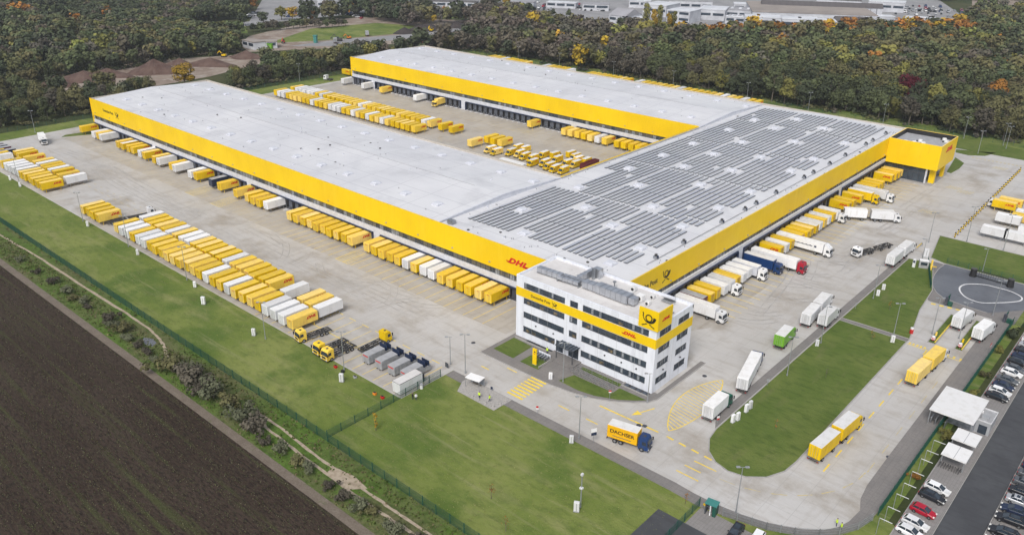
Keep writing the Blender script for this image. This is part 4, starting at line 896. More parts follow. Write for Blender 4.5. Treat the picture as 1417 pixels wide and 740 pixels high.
for k, x in enumerate((56.6, 52.4, 48.3, 44.3)):
    place(pc, x, 31.0-.3*k, -H90, ('leftmost grey press container, beside the yellow parked truck', 'second grey press container from the parked yellow truck', 'third grey press container, between two others', 'grey press container nearest the white lettered box')[k], 'press container', 'grey press containers with open lids')
root = empty('container_box', (41.7, 34.6, 0), H90)
b = MB(); b.cbox(-3.4, 3.4, -1.25, 1.25, .25, 2.9, .06, 'white_paint', 'office_roof'); b.box(-3.4, 3.4, -1.28, 1.28, 2.8, 2.88, 'black'); b.build('body', root)
b = MB(); b.box(-3.5, -3.4, -.9, .9, .3, 2.2, 'frame_grey'); b.box(-4.3, -3.5, -.8, .8, .1, 1.9, 'dark_dock'); b.build('end_unit', root)
b = MB(); b.box(-3.3, 3.3, -1.1, 1.1, 0, .25, 'chassis'); b.build('skid', root)
b = MB()
for k in range(8): b.box(-2.6+.42*k, -2.3+.42*k, -1.27, -1.255, 1.2, 1.2+(.62, .5, .7, .55)[k % 4], 'grey_box' if k % 3 else 'frame_grey')
b.build('lettering', root)
tag(root, 'white box container with black lettering at the corner of the fence', 'container')
# open dark red skip and white semitrailer in the court
root = empty('open_skip', (110.6, -125.6, 0), H90)
b = MB(); b.box(-5, 5, -1.2, -1.1, .3, 2.6, 'maroon'); b.box(-5, 5, 1.1, 1.2, .3, 2.6, 'maroon'); b.box(-5, -4.9, -1.1, 1.1, .3, 2.6, 'maroon'); b.box(4.9, 5, -1.1, 1.1, .3, 2.6, 'maroon'); b.box(-4.9, 4.9, -1.1, 1.1, .3, .45, 'black')
for k in range(12): b.box(-4.9+.88*k, -4.8+.88*k, -1.26, 1.26, .4, 2.5, 'maroon')
b.build('body', root); b = MB(); b.box(-4.8, 4.8, -.5, .5, 0, .3, 'chassis'); b.build('skid', root)
tag(root, 'open dark red skip in the inner corner of the court', 'skip')

# ------------------------------------------------------------------ lorries
WHEEL = MB(); WHEEL.cyl((0, -.16, 0), (0, .16, 0), .5, 'tyre', 16); WHEEL.cyl((0, -.17, 0), (0, .17, 0), .26, 'steel', 10); WHEEL = WHEEL.mesh('wheel')
def wheels(root, xs, w_=1.05, r=1.0):
    for x in xs:
        for s_ in (-1, 1):
            o = bpy.data.objects.new('wheel', WHEEL); COL.objects.link(o); o.parent = root; o.location = (x, s_*w_, .5*r); o.scale = (r, 1, r)
def cab(root, paint, H=3.1, defl=False):
    """front at x=0, looking along +x"""
    b = MB(); pts = [(-2.15, .55), (0, .55), (.02, 1.45), (-.08, 1.6), (-.28, 2.55), (-.5, H-.12), (-.75, H), (-2.15, H)]
    b.prism(pts, -1.2, 1.2, paint, 'y'); o = b.build('cab', root); fixn(o)
    b = MB()
    b.add([(-.055, -1.1, 1.62), (-.055, 1.1, 1.62), (-.27, 1.05, 2.6), (-.27, -1.05, 2.6)], [(0, 1, 2, 3)], 'glass'); b.build('windscreen', o)
    for s_ in (-1, 1):
        b = MB(); v = [(-.35, s_*1.205, 1.65), (-1.35, s_*1.205, 1.65), (-1.35, s_*1.205, 2.45), (-.55, s_*1.205, 2.45)]; b.add(v if s_ > 0 else v[::-1], [(0, 1, 2, 3)], 'glass'); b.build('side_window', o)
        b = MB(); b.box(-.1, .12, s_*1.3, s_*1.5, 1.75, 2.5, 'black'); b.bar((-.2, s_*1.2, 2.45), (0, s_*1.4, 2.45), .05, .05, 'black'); b.build('mirror', o)
        b = MB(); b.box(-.02, .06, s_*.75, s_*1.12, .65, .88, 'lamp_lens'); b.build('headlight', o)
    b = MB(); b.box(.0, .05, -.7, .7, .95, 1.5, 'chassis'); b.box(-.1, .08, -1.2, 1.2, .35, .6, 'chassis'); b.build('grille', o)
    b = MB(); b.cyl((-1.2, 0, H), (-1.2, 0, H+.08), .3, 'chassis', 8); b.build('roof_hatch', o)
    if defl:
        b = MB(); b.prism([(-2.1, H), (-.9, H), (-1.5, H+.5), (-2.1, H+.8)], -1.1, 1.1, paint, 'y'); fixn(b.build('wind_deflector', o))
    return o
def cargo(root, x0, x1, paint, top, z0=1.15, z1=3.95, name='cargo_box', logo=False, back='white_paint'):
    b = MB(); b.cbox(x0, x1, -1.27, 1.27, z0, z1, .05, paint, top); o = b.build(name, root)
    b = MB(); b.box(x0-.04, x0, -1.15, 1.15, z0+.08, z1-.12, paint)
    for y in (-.7, -.25, .25, .7): b.box(x0-.08, x0-.04, y-.025, y+.025, z0+.1, z1-.2, 'steel')
    b.box(x0-.05, x0-.045+.01, -.015, .015, z0+.1, z1-.15, 'black'); b.build('rear_door', o)
    b = MB(); b.box(x0-.12, x0+.05, -1.2, 1.2, .55, .72, 'chassis')
    for s_ in (-1, 1): b.box(x0-.15, x0-.11, s_*.85, s_*1.15, .55, .72, 'tail_red')
    b.build('bumper', o)
    if logo:
        for s_ in (-1, 1): put_mesh(LOGO, 'lettering', ((x0+x1)/2-s_*1.6, s_*1.29, z0+1.7), (-s_, 0, 0), o)
    return o
def frame(root, x0, x1, name='chassis_frame', extra=False):
    b = MB()
    for y in (-.45, .45): b.box(x0, x1, y-.1, y+.1, .72, 1.0, 'chassis')
    n = max(2, int((x1-x0)/1.2))
    for k in range(n+1): x = x0+(x1-x0)*k/n; b.box(x-.06, x+.06, -.95 if extra else -.5, .95 if extra else .5, .78, .98, 'chassis')
    if extra: b.box(x0, x1, -1.1, -.98, .85, 1.05, 'chassis'); b.box(x0, x1, .98, 1.1, .85, 1.05, 'chassis'); b.box(x0-.1, x0, -1.1, 1.1, .6, .95, 'chassis')
    b.box(x0+(x1-x0)*.55, x0+(x1-x0)*.7, .6, 1.1, .45, .85, 'steel'); b.build(name, root)
def lorry(name, front, back, label, cat, cabp, boxes, H=3.1, defl=False, group=None, frames=(), trailer=None, axles=()):
    """front and back are world points on the ground; boxes = (x0, x1, paint, top, logo) measured back from the nose"""
    f = Vector((*front, 0)); k = Vector((*back, 0)); d = (f-k).normalized(); rz = math.atan2(d.y, d.x)
    root = empty(name, (f.x, f.y, .02), rz); cab(root, cabp, H, defl)
    for (x0, x1) in frames: frame(root, x0, x1, extra=not boxes)
    for bxx in boxes: cargo(root, *bxx[:4], logo=len(bxx) > 4 and bxx[4])
    wheels(root, axles)
    return tag(root, label, cat, group)
WB = ('white_paint', 'white_top'); YB = ('yellow_paint', 'yellow_top')
RIG = dict(frames=((-8.2, -1.0),), axles=(-1.35, -5.8, -7.1)); SEMI = dict(frames=((-5.6, -1.0), (-16, -5)), axles=(-1.35, -4.6, -11.8, -13.1, -14.4))
t = lorry('box_lorry', (-11.0, 17.6), (-3.0, 19.3), 'yellow box lorry with blue cab and black lettering on the south road', 'lorry', 'blue_paint', [(-8.8, -2.4, 'amber_paint', 'white_top')], **RIG)
for s_ in (-1, 1):
    put_mesh(text_mesh('DACHSER', 1.12, 0, .02, 'black_letters', .01, 1.05), 'lettering', (-5.6, s_*1.29, 2.75), (-s_, 0, 0), t)
    b = MB(); b.box(-7.6, -3.6, s_*1.28, s_*1.3, 1.66, 1.8, 'bark'); b.build('slogan_stripe', t)
lorry('articulated_lorry', (-10.9, -29.2), (-14.8, -13), 'long white semi lorry driving away beside the hatched yellow marking', 'lorry', 'blue_paint', [(-16, -2.6, *WB)], **SEMI)
lorry('box_lorry', (-14.2, -8.2), (-14.4, 1.4), 'white box lorry with dark green cab stopped by the grass island', 'lorry', 'darkgreen_paint', [(-9.4, -2.4, *WB)], **RIG)
lorry('box_lorry', (-11.4, -46.4), (-12.1, -37.3), 'bright green box lorry with a white roof', 'lorry', 'green_paint', [(-8.9, -2.3, 'green_paint', 'white_top')], **RIG)
lorry('lorry_with_trailer', (-10.8, -71.2), (-12.2, -52.2), 'white lorry and trailer driving away beyond the green lorry', 'lorry', 'white_paint', [(-9.6, -2.4, *WB), (-18.4, -10.7, *WB)], frames=((-9, -1), (-18, -9.4)), axles=(-1.35, -6.4, -8.2, -12.4, -16.6))
lorry('box_lorry', (-15.3, -64.5), (-15.6, -54.4), 'white box lorry parked alongside the white lorry and trailer', 'lorry', 'white_paint', [(-9.2, -2.3, *WB)], **RIG)
t = lorry('lorry_with_trailer', (-15.3, -125.5), (-15.0, -106.2), 'white lorry and trailer waiting next to the gate boxes', 'lorry', 'white_paint', [(-9.7, -2.4, *WB), (-18.8, -10.8, *WB)], frames=((-9, -1), (-18, -9.4)), axles=(-1.35, -6.4, -8.2, -12.4, -16.8))
lorry('chassis_lorry', (-4.3, -107.4), (-9.6, -124.8), 'white cab pulling an empty black chassis and trailer across the yard', 'lorry', 'white_paint', [], frames=((-9, -1), (-17.5, -10.4)), axles=(-1.35, -6, -7.3, -11.8, -15.8))
lorry('lorry_with_trailer', (-4.4, -148.2), (11.6, -138.6), 'white lorry with trailer crossing in front of the side docks', 'lorry', 'white_paint', [(-9.6, -2.3, *WB), (-18.4, -11, *WB)], frames=((-9, -1), (-18, -9.4)), axles=(-1.35, -6.4, -8.2, -12.4, -16.6))
def docked(name, y, lab, cabp, L, paint, top, logo=False, H=3.1, defl=False):
    ax = (-1.35, -4.6)+((-L+4.2, -L+2.9, -L+1.6) if L > 12 else (-L+2.4,)); t = lorry(name, (18.8-L-.2, y), (18.8, y), lab, 'lorry', cabp, [(-L, -2.45, paint, top, logo)], H, defl, 'lorries backed up to the side front', frames=((-L+.3, -1),), axles=ax); return t
docked('box_lorry', -41.0, 'white box lorry docked right behind the office', 'white_paint', 14.6, *WB)
docked('box_lorry', -44.0-3.62*4-.0, 'white lorry docked between a white and a yellow container near the office', 'white_paint', 9.8, *WB)
docked('box_lorry', -44.0-3.62*8+.3, 'cream white lorry docked beside the blue one', 'white_paint', 10.6, 'light_cladding', 'white_top', H=3.4)
t = docked('box_lorry', -79.9, 'dark blue lorry with a white roof docked between two white lorries', 'blue_paint', 12.0, 'blue_paint', 'white_top')
t = docked('articulated_lorry', -84.9, 'long white semi trailer with a dark red cab at the side docks', 'red_paint', 17.0, *WB, H=3.5)
t = docked('articulated_lorry', -102.2, 'long white semi lorry with small dark lettering sticking out of the dock row', 'white_paint', 17.8, *WB, H=3.3, defl=True)
b = MB()
for k in range(15): b.box(-12+.42*k, -11.7+.42*k, -1.29, -1.28, 2.5, 2.5+(.34, .42, .3)[k % 3], 'navy')
b.box(-5.2, -4.5, -1.29, -1.28, 2.4, 3.0, 'navy'); b.build('lettering', t)
docked('box_lorry', -134.4, 'white cab lorry docked beside the white crossing lorry', 'white_paint', 9.6, *WB)
docked('box_lorry', -161.6, 'yellow lorry with a white roof docked at the side front', 'yellow_paint', 11.2, 'yellow_paint', 'white_top', H=3.2)
docked('box_lorry', -166.8, 'white lorry docked next to the yellow cab lorry', 'white_paint', 14.6, *WB)
lorry('lorry_with_trailer', (-43.0, -61.0), (-41.6, -42.2), 'yellow lorry and trailer leaving through the gate lanes', 'lorry', 'white_paint', [(-9.8, -2.3, 'yellow_paint', 'yellow_top'), (-18.9, -10.8, 'yellow_paint', 'yellow_top')], frames=((-9, -1), (-18, -9.4)), axles=(-1.35, -6.4, -8.2, -12.4, -16.8))
lorry('lorry_with_trailer', (-38.1, -19.2), (-36.6, -.2), 'yellow lorry and trailer with white roofs beside the grass island', 'lorry', 'yellow_paint', [(-9.4, -2.1, 'yellow_paint', 'white_top'), (-18.6, -10.5, 'yellow_paint', 'white_top')], frames=((-9, -1), (-18, -9.4)), axles=(-1.35, -6.4, -8.2, -12.4, -16.8))
lorry('box_lorry', (-42.3, -86.6), (-41.4, -77.4), 'white box lorry in the middle gate lane', 'lorry', 'white_paint', [(-9.0, -2.2, *WB)], **RIG)
lorry('box_lorry', (-48.0, -83.6), (-47.0, -74.6), 'white box lorry with tail lift in the outer gate lane', 'lorry', 'white_paint', [(-9.0, -2.2, *WB)], **RIG)
lorry('box_lorry', (302, 11.7), (317.5, 8.2), 'small white lorry driving in at the far left corner', 'lorry', 'white_paint', [(-8.6, -2.2, *WB)], **RIG)
t = lorry('chassis_lorry', (186.6, 20.4), (189.2, 37), 'white cab with an empty chassis parked before the storage rows', 'lorry', 'white_paint', [], frames=((-8.4, -1), (-15.4, -9.3)), axles=(-1.35, -5.6, -6.9, -11, -14))
for i, (fx, fy, bx_, by_, lab) in enumerate([(76.9, 39.4, 75.6, 30.6, 'yellow cab chassis truck parked apart, nearest the containers'), (68.2, 40.2, 68.1, 31.0, 'yellow cab chassis truck, far one of the pair'), (64.5, 40.5, 64.9, 30.8, 'yellow cab chassis truck, near one of the pair'), (61.4, 23.2, 61.2, 33, 'yellow cab truck facing away beside the grey press containers')]):
    lorry('chassis_lorry', (fx, fy), (bx_, by_), lab, 'lorry', 'yellow_paint', [], frames=((-9.0, -1),), axles=(-1.35, -6.2, -7.6), group='yellow chassis trucks')
lorry('tractor_unit', (330, -157), (321, -159.5), 'white tractor unit beside the grass at the far corner of the court', 'lorry', 'white_paint', [], frames=((-5.5, -1),), axles=(-1.35, -4.5))
t = lorry('box_lorry', (221, -159.0), (225.4, -154) if False else (221.2, -150.3), 'yellow swap lorry standing at the far wing docks', 'lorry', 'yellow_paint', [(-9.4, -2.3, *YB)], group=None, **RIG)
t.location = (232.5, -153.6, .02); t.rotation_euler[2] = R(96) + 0*PI
lorry('chassis_lorry', (-22.4, -188), (-26, -188), 'white truck cab peeking out before two yellow containers', 'lorry', 'white_paint', [], frames=((-9.5, -1),), axles=(-1.35, -6, -7.3)).rotation_euler[2] = 0
# white semitrailer in the court
root = empty('semi_trailer', (124.5, -101, 0), 0)
cargo(root, 0, 12.6, 'white_paint', 'white_top', 1.2, 4.0); frame(root, .3, 12); wheels(root, (1.6, 2.9, 4.2))
b = MB(); b.box(10.4, 10.6, -.7, -.5, 0, 1, 'steel'); b.box(10.4, 10.6, .5, .7, 0, 1, 'steel'); b.build('landing_leg', root)
tag(root, 'long white semi trailer parked among the yellow vans', 'trailer')
remember(root)
for k, (x, y, lab) in enumerate([(97.4, 25.4, '')]): pass

# ------------------------------------------------------------------ delivery vans
def make_van():
    root = empty('delivery_van')
    b = MB(); b.cbox(-3.3, 1.4, -1.02, 1.02, .45, 2.75, .1, 'yellow_paint', 'white_top'); b.build('body', root)
    b = MB(); b.prism([(1.4, .45), (2.9, .45), (2.95, 1.15), (2.2, 1.3), (1.55, 2.3), (1.4, 2.4)], -.98, .98, 'yellow_paint', 'y'); o = b.build('bonnet', root); fixn(o)
    b = MB(); b.add([(2.18, -.88, 1.36), (2.18, .88, 1.36), (1.60, .82, 2.26), (1.60, -.82, 2.26)], [(0, 1, 2, 3)], 'glass'); b.build('windscreen', o)
    for s_ in (-1, 1):
        b = MB(); b.box(2.9, 2.97, s_*.6, s_*.88, .75, .98, 'lamp_lens'); b.build('headlight', o)
        b = MB(); v = [(2.0, s_*1.0, 1.35), (1.2, s_*1.03, 1.35), (1.2, s_*1.03, 2.0), (1.65, s_*1.0, 2.0)]; b.add(v if s_ > 0 else v[::-1], [(0, 1, 2, 3)], 'glass'); b.build('side_window', root)
        put_mesh(LOGO_S, 'lettering', (-1.2, s_*1.03, 1.9), (-s_, 0, 0), root)
    wheels(root, (2.1, -2.1), .9, .68)
    b = MB(); b.box(2.9, 3.02, -.95, .95, .4, .65, 'chassis'); b.build('bumper', root)
    return remember(root)
VAN = make_van()
vans = [(154.8, -113.5, 1), (150.6, -112.9, 1), (148.0, -123.5, 1), (144.0, -123.6, 1), (145.6, -116.6, 1), (141.4, -117.4, 1), (137.3, -116.0, 1), (133.2, -116.1, 1), (132.9, -123.0, 1), (129.0, -111.2, 1), (125.4, -114.8, 1), (129.2, -127.2, 0), (124.6, -121.7, 1), (121.2, -112.4, 1), (117.3, -111.2, 1), (113.6, -112.0, 1), (125.2, -133, 0), (121.4, -129.6, 1), (118.3, -120.6, 1), (115.0, -121.7, 1), (118.0, -129.0, 0), (114.3, -129.4, 0)]
for k, (x, y, up) in enumerate(vans):
    place(VAN, x, y, (H90 if up else -H90)+R(jr.uniform(-4, 4)), f'yellow delivery van, {nth(k+1)} from the left in the crowded court corner', 'van', 'yellow delivery vans in the court')

# ------------------------------------------------------------------ cars
def make_car(paint, L=4.5, est=True, roofglass=False):
    root = empty('parked_car'); h = L/2; W = .9
    b = MB()
    prof = [(-h, .35, .75, .80), (-h+.12, .28, .98, .86), (-h+.5, .25, 1.02, .9), (0, .22, .98, .91), (h-1.25, .25, .95, .9), (h-.35, .28, .78, .86), (h-.05, .35, .62, .74)]
    rings = []
    for x, zl, zh, w_ in prof: rings.append([(x, -w_*.96, zl), (x, -w_, (zl+zh)/2), (x, -w_*.97, zh-.1), (x, -w_*.86, zh), (x, w_*.86, zh), (x, w_*.97, zh-.1), (x, w_, (zl+zh)/2), (x, w_*.96, zl)])
    vs = [p for r_ in rings for p in r_]; n = len(rings)
    fs = [(i*8+j, i*8+(j+1) % 8, (i+1)*8+(j+1) % 8, (i+1)*8+j) for i in range(n-1) for j in range(8)]+[tuple(range(7, -1, -1)), tuple((n-1)*8+j for j in range(8))]
    b.add(vs, fs, paint); o = b.build('body', root, smooth=False); fixn(o)
    xr = -h+.35 if est else -h+.9; xf = h-1.35
    lo = [(xr-.15, .80), (xf+.25, .80)]; hi = [(xr+.35, .66), (xf-.65, .66)]; zt = 1.46
    b = MB(); vs = [(lo[0][0], -.8, .95), (lo[1][0], -.8, .92), (lo[1][0], .8, .92), (lo[0][0], .8, .95), (hi[0][0], -.66, zt), (hi[1][0], -.66, zt), (hi[1][0], .66, zt), (hi[0][0], .66, zt)]
    b.add(vs, [(0, 1, 5, 4), (1, 2, 6, 5), (2, 3, 7, 6), (3, 0, 4, 7)], 'glass'); fixn(b.build('windows', root))
    b = MB(); b.cbox(hi[0][0]-.02, hi[1][0]+.03, -.68, .68, zt-.04, zt+.04, .03, paint)
    for s_ in (-1, 1):
        for x in ((xr+xf)/2-.1,): b.bar((x, s_*.805, .95), (x-.03, s_*.675, zt), .09, .03, paint)
        b.bar((lo[1][0], s_*.79, .94), (hi[1][0], s_*.655, zt), .07, .05, paint); b.bar((lo[0][0], s_*.79, .96), (hi[0][0], s_*.655, zt), .12, .05, paint)
    if roofglass: b.box(hi[0][0]+.4, hi[1][0]-.2, -.45, .45, zt+.04, zt+.055, 'glass')
    b.build('roof', root)
    for s_ in (-1, 1):
        b = MB(); b.box(h-.28, h-.02, s_*.5, s_*.8, .60, .76, 'lamp_lens'); b.build('headlight', root)
        b = MB(); b.box(-h-.01, -h+.1, s_*.55, s_*.84, .74, .92, 'tail_red'); b.build('tail_light', root)
        b = MB(); b.box(xf-.05, xf+.12, s_*.88, s_*1.06, .93, 1.08, paint); b.build('mirror', root)
    wheels(root, (h-.85, -h+.85), .80, .64)
    return remember(root)
CARS = {k: make_car(p, L_, e_, g_) for k, (p, L_, e_, g_) in dict(white=('white_paint', 4.5, True, False), black=('black_paint', 4.6, True, True), red=('red_paint', 4.3, True, False), grey=('grey_paint', 4.7, False, False), blue=('navy', 4.4, False, False), silver=('silver_paint', 4.4, False, True), black_saloon=('black_paint', 4.7, False, False)).items()}
def car(kind, x, y, deg, label, group=None, sc_=1.0):
    o = place(CARS[kind], x, y, R(deg), label, 'car', group, .03)
    if sc_ != 1: o.scale = (sc_,)*3
row1 = [('white', 7.2, 'white estate car at the bottom end of the parking row'), ('white', 4.3, 'white estate car between another white one and the red car'), ('red', .0, 'bright red hatchback in the parking row'), ('black', -5.2, 'dark car with glass roof next to a white one'), ('white', -8.2, 'white car nearest the white bicycle shelters')]
for k, y, lab in row1: car(k, -57.4, y, 176, lab, 'cars in the parking row by the green fence', 1.0)
for k, y, lab in [('black_saloon', -50.2, 'dark car next to the painted crosshatch, first of the upper row'), ('white', -52.9, 'white car tightly behind a dark one, upper row'), ('blue', -56.0, 'dark blue saloon in the upper parking row'), ('grey', -59.4, 'grey saloon in the upper parking row'), ('white', -63.6, 'long white estate in the upper parking row'), ('grey', -66.2, 'grey car beyond the long white estate'), ('black', -70.0, 'black car with glass roof in the upper row'), ('blue', -73.4, 'dark blue car far up the parking row'), ('black_saloon', -77.0, 'black saloon far up the row near the picture edge'), ('silver', -80.6, 'silver car near the far end of the upper row'), ('white', -84, 'white car last visible in the upper row')]:
    car(k, -57.6, y, 176, lab, 'cars in the upper parking row', 1.0)
nm = {'black': 'black', 'white': 'white', 'grey': 'grey', 'blue': 'dark blue', 'silver': 'silver', 'black_saloon': 'black saloon', 'red': 'red'}
for i, (k, y) in enumerate([('silver', -.2), ('black', -3.6), ('black', -8.0), ('blue', -11.2), ('silver', -14.6), ('black_saloon', -17.8), ('grey', -21.2), ('grey', -24.4), ('blue', -27.6), ('black', -30.6)]):
    car(k, -69.6, y, 4 if i in (0, 1, 2, 3) else 184, f'{nm[k]} car, {nth(i+1)} from the bottom in the right-edge row across the parking road', 'cars across the parking road', 1.05 if i < 4 else 1.0)
for i, (k, y) in enumerate([('white', 1.5), ('black', -2.2), ('grey', -5.6), ('silver', -9), ('blue', -12.4), ('black', -16), ('white', -20)]):
    car(k, -75.2, y, 180, f'{nm[k]} car, {nth(i+1)} from the bottom in the outermost parking row', 'cars in the outermost parking row')
car('black', -34.9, 27.6, 95, 'black and silver car with glass roof by the low fence at the bottom edge'); car('white', -38.4, 26.8, 95, 'white car cut off by the bottom edge beside the low fence')
# ------------------------------------------------------------------ fences
def fence(name, pts, label, h=2.0, step=2.5, m='fence_green', wires=.28, posts=True, cat='fence'):
    root = empty(name, (pts[0][0], pts[0][1], 0)); o0 = Vector((pts[0][0], pts[0][1], 0)); pb = MB(); post = MB(); post.box(-.06, .06, -.06, .06, 0, h+.1, m); pm = post.mesh('post'); cnt = 0; extra = MB()
    for p, q in zip(pts[:-1], pts[1:]):
        p = Vector((*p, 0))-o0; q = Vector((*q, 0))-o0; L = (q-p).length; n = max(1, round(L/step)); d = (q-p)/L
        for k in range(n+1):
            c = p+d*(L*k/n)
            if cnt < 99: o = bpy.data.objects.new('post', pm); COL.objects.link(o); o.parent = root; o.location = c; cnt += 1
            else: extra.box(c.x-.045, c.x+.045, c.y-.045, c.y+.045, 0, h+.1, m)
        for z in [.12, h*.35, h*.68, h-.03]: pb.bar(p+Vector((0, 0, z)), q+Vector((0, 0, z)), .03, .03, m)
        k = 0.0
        while k < L: c = p+d*k; pb.box(c.x-.018, c.x+.018, c.y-.018, c.y+.018, .05, h, m); k += wires
    pb.build('wire_panel', root)
    if extra.v: tag(extra.build('post', root), kind='stuff')
    return tag(root, label, cat)
fence('wire_fence', [(330, 58.2), (-14, 58.9)], 'long green wire fence between the grass and the field track', 2.1, 3.5, wires=.2)
fence('wire_fence', [(39.6, 58.2), (39.6, 26.5)], 'green wire fence crossing the grass below the white lettered box', 1.9, 3.4, wires=.2)
fence('wire_fence', [(-51.6, 6), (-51.6, -92)], 'green wire fence along the pavement beside the staff parking', 2.0, 2.5, wires=.14)
fence('wire_fence', [(-26.6, 25.4), (-27.2, 60)], 'green wire fence beside the small dark asphalt parking at the bottom', 1.9, 2.6)
lo = [(-31, 24.9), (-38.4, 23.0), (-42.6, 20.9), (-45.9, 18.4), (-48.4, 15.7), (-50.3, 12.1), (-51.3, 8)]
fence('railing_fence', lo, 'low grey mesh fence following the road bend at the bottom edge', 1.7, 2.9, 'pole_grey', .22)
fence('wire_fence', [(-22.4, -119), (-28.9, -100.0)], 'green wire fence between the lawn and the wet asphalt court', 1.9, 2.5, wires=.12)
fence('wire_fence', [(336, 40), (336, -284), (-60, -284)], 'far green wire fence in front of the woods', 2.2, 4.2, wires=.8)
fence('wire_fence', [(-51.6, -92), (-110, -104)], 'green wire fence at the right edge beside the wet asphalt', 1.9, 2.6, wires=.3)
fence('wire_fence', [(-27, -122.4), (-110, -122.4)], 'thin green fence between the wet asphalt court and the lawn', 1.7, 3, wires=.4)
# yellow and black striped posts of the right-hand yard
pm = MB()
for k in range(5): pm.box(-.22, .22, -.22, .22, .36*k, .36*(k+1), 'yellow_paint' if k % 2 else 'black')
for k in range(30):
    b_ = pm
    o = bpy.data.objects.new('striped_post', pm.mesh('striped_post') if k == 0 else bpy.data.objects['striped_post'].data); COL.objects.link(o)
    o.location = (-22.6+.05*k, -146.5-3.3*k, 0); o.scale = (.8, .8, 1.05)
    tag(o, f'yellow and black striped post, {nth(k+1)} from the lawn in the yard barrier', 'post', 'striped posts along the right-hand yard')
# ------------------------------------------------------------------ lamps and cabinets
def make_lamp(h=10.0, arms=2):
    root = empty('yard_lamp'); b = MB(); b.cyl((0, 0, 0), (0, 0, h), .12, 'pole_grey', 8, .06); b.cyl((0, 0, 0), (0, 0, .5), .2, 'pole_grey', 8); b.build('pole', root)
    b = MB(); b.bar((-.55, 0, h-.05), (.55, 0, h-.05), .07, .07, 'pole_grey'); b.build('cross_arm', root)
    for s_ in ((-1, 1) if arms == 2 else (1,)):
        b = MB(); b.cbox(s_*.45, s_*1.15, -.22, .22, h-.1, h+.08, .03, 'pole_grey'); b.box(s_*.5, s_*1.1, -.17, .17, h-.13, h-.1, 'lamp_lens'); b.build('lamp_head', root)
    return remember(root)
L10 = make_lamp(10.2); L7 = make_lamp(7.4, 1); L12 = make_lamp(12.0)
for pr, x, y, lab in [(L10, 36.5, 21.6, 'lamp post at the kerb near the stone terrace'), (L10, 1.8, 24.0, 'lamp post on the south pavement by the road sign'), (L10, -32.4, 22.6, 'lamp post behind the low fence at the road bend'), (L10, -31.2, -62.0, 'lamp post where the path crosses the grass island'),
        (L10, -19.2, -82.2, 'lamp post on the northern grass island'), (L10, -19.0, -27.8, 'lamp post on the yard edge of the long grass island'), (L10, -18.6, -47.9, 'lamp post on the island behind the green lorry'),
        (L10, 84.1, 43.6, 'lamp post beside the storage block, near the yellow trucks'), (L10, 130.0, 39.4, 'lamp post at the middle of the grass edge'), (L10, 165.7, 39.4, 'lamp post on the grass edge where the storage block begins'), (L10, 198.0, 39.6, 'lamp post in front of the four lone yellow containers'), (L10, 253.6, 39.4, 'lamp post at the left picture edge'),
        (L10, 58.1, 39.6, 'lamp post on the grass by the yellow chassis trucks'), (L12, -26.5, -145.4, 'tall thick mast at the near corner of the right-hand yard'), (L12, -37.2, -145.4, 'second tall mast along the right-hand yard'), (L7, -36.7, -123.0, 'short lamp by the black barrier on the wet asphalt'),
        (L7, -20.8, -118.6, 'short lamp near the gate boxes'), (L10, -17.6, -136, 'lamp post on the yard beside the side lawn'), (L10, -37.6, -72, 'lamp post in the left lane island of the gate'), (L10, -43.4, -74, 'lamp post in the right lane island of the gate'), (L10, -46.4, -94, 'lamp post behind the gate lanes'), (L7, 41.8, 21.2, 'short lamp at the end of the fence by the lettered box'),
        (L10, 17.5, 9.4, 'flag-like pole on the office lawn'), (L7, -1.2, 3.4, 'slim short lamp at the office corner')]: place(pr, x, y, R(40), lab, 'lamp post', 'yard lamp posts')
for k, x in enumerate((326.7, 333, 336.5)): place(L10, x, (6.5, -70, -144)[k], R(40), f'far lamp post before the left wood, {nth(k+1)} from the left', 'lamp post', 'lamp posts in front of the woods')
for k, px in enumerate((740, 802, 877, 952, 1035, 1097, 1165, 1231, 1300)):
    x = 285.5-(px-740)*.56; place(L10, max(x, -6), -281.5+.0*k, R(40), f'far lamp post before the right wood, {nth(k+1)} from the left', 'lamp post', 'lamp posts in front of the woods')
for k, (px, py) in enumerate(((1353, 213), (1392, 206))):
    g = G(px, py); place(L10, g.x, g.y, R(40), ('lamp post on the small grass patch at the upper right', 'lamp post with white cabinet at the upper right edge')[k], 'lamp post', 'lamp posts in front of the woods')
b = MB(); b.cbox(-.42, .42, -.25, .25, 0, 1.75, .04, 'white_paint'); b.box(-.46, .46, -.3, .3, 0, .15, 'grey_box'); b.box(-.02, .02, .3, .31, .2, 1.6, 'black'); cab_me = b.mesh('cabinet')
for k, (x, y, s_, lab) in enumerate([(262, 39.6, 1, 'at the left picture edge'), (251, 40, 1, 'second from the left edge'), (192.3, 40.4, 1, 'by the four lone containers'), (157.6, 40.3, 1, 'third along the grass'), (124.0, 40.2, 1, 'near the middle of the storage rows'), (112.7, 44, 1.25, 'standing free on the grass'), (87.8, 44.5, 1.1, 'beside the storage block corner'), (54.6, 43, 1.2, 'beside the yellow trucks'),
        (2.2, 26.0, 1, 'at the lamp on the south pavement'), (-10.9, 41.4, 1.2, 'at the foot of the camera mast'), (-19.4, -85, 1, 'on the northern island'), (-18.4, -46, 1, 'behind the green lorry'), (-31.6, -60.6, 1.1, 'at the island path lamp'), (-19.2, -90, 1, 'far up the northern island'), (20.4, 10.3, 1, 'on the office lawn'), (-20.6, -122.8, 1.6, 'beside the gate boxes, largest')]):
    o = bpy.data.objects.new('cabinet', cab_me); COL.objects.link(o); o.location = (x, y, .0); o.rotation_euler[2] = R(30); o.scale = (s_,)*3
    tag(o, f'small white utility cabinet {lab}', 'cabinet', 'white utility cabinets')
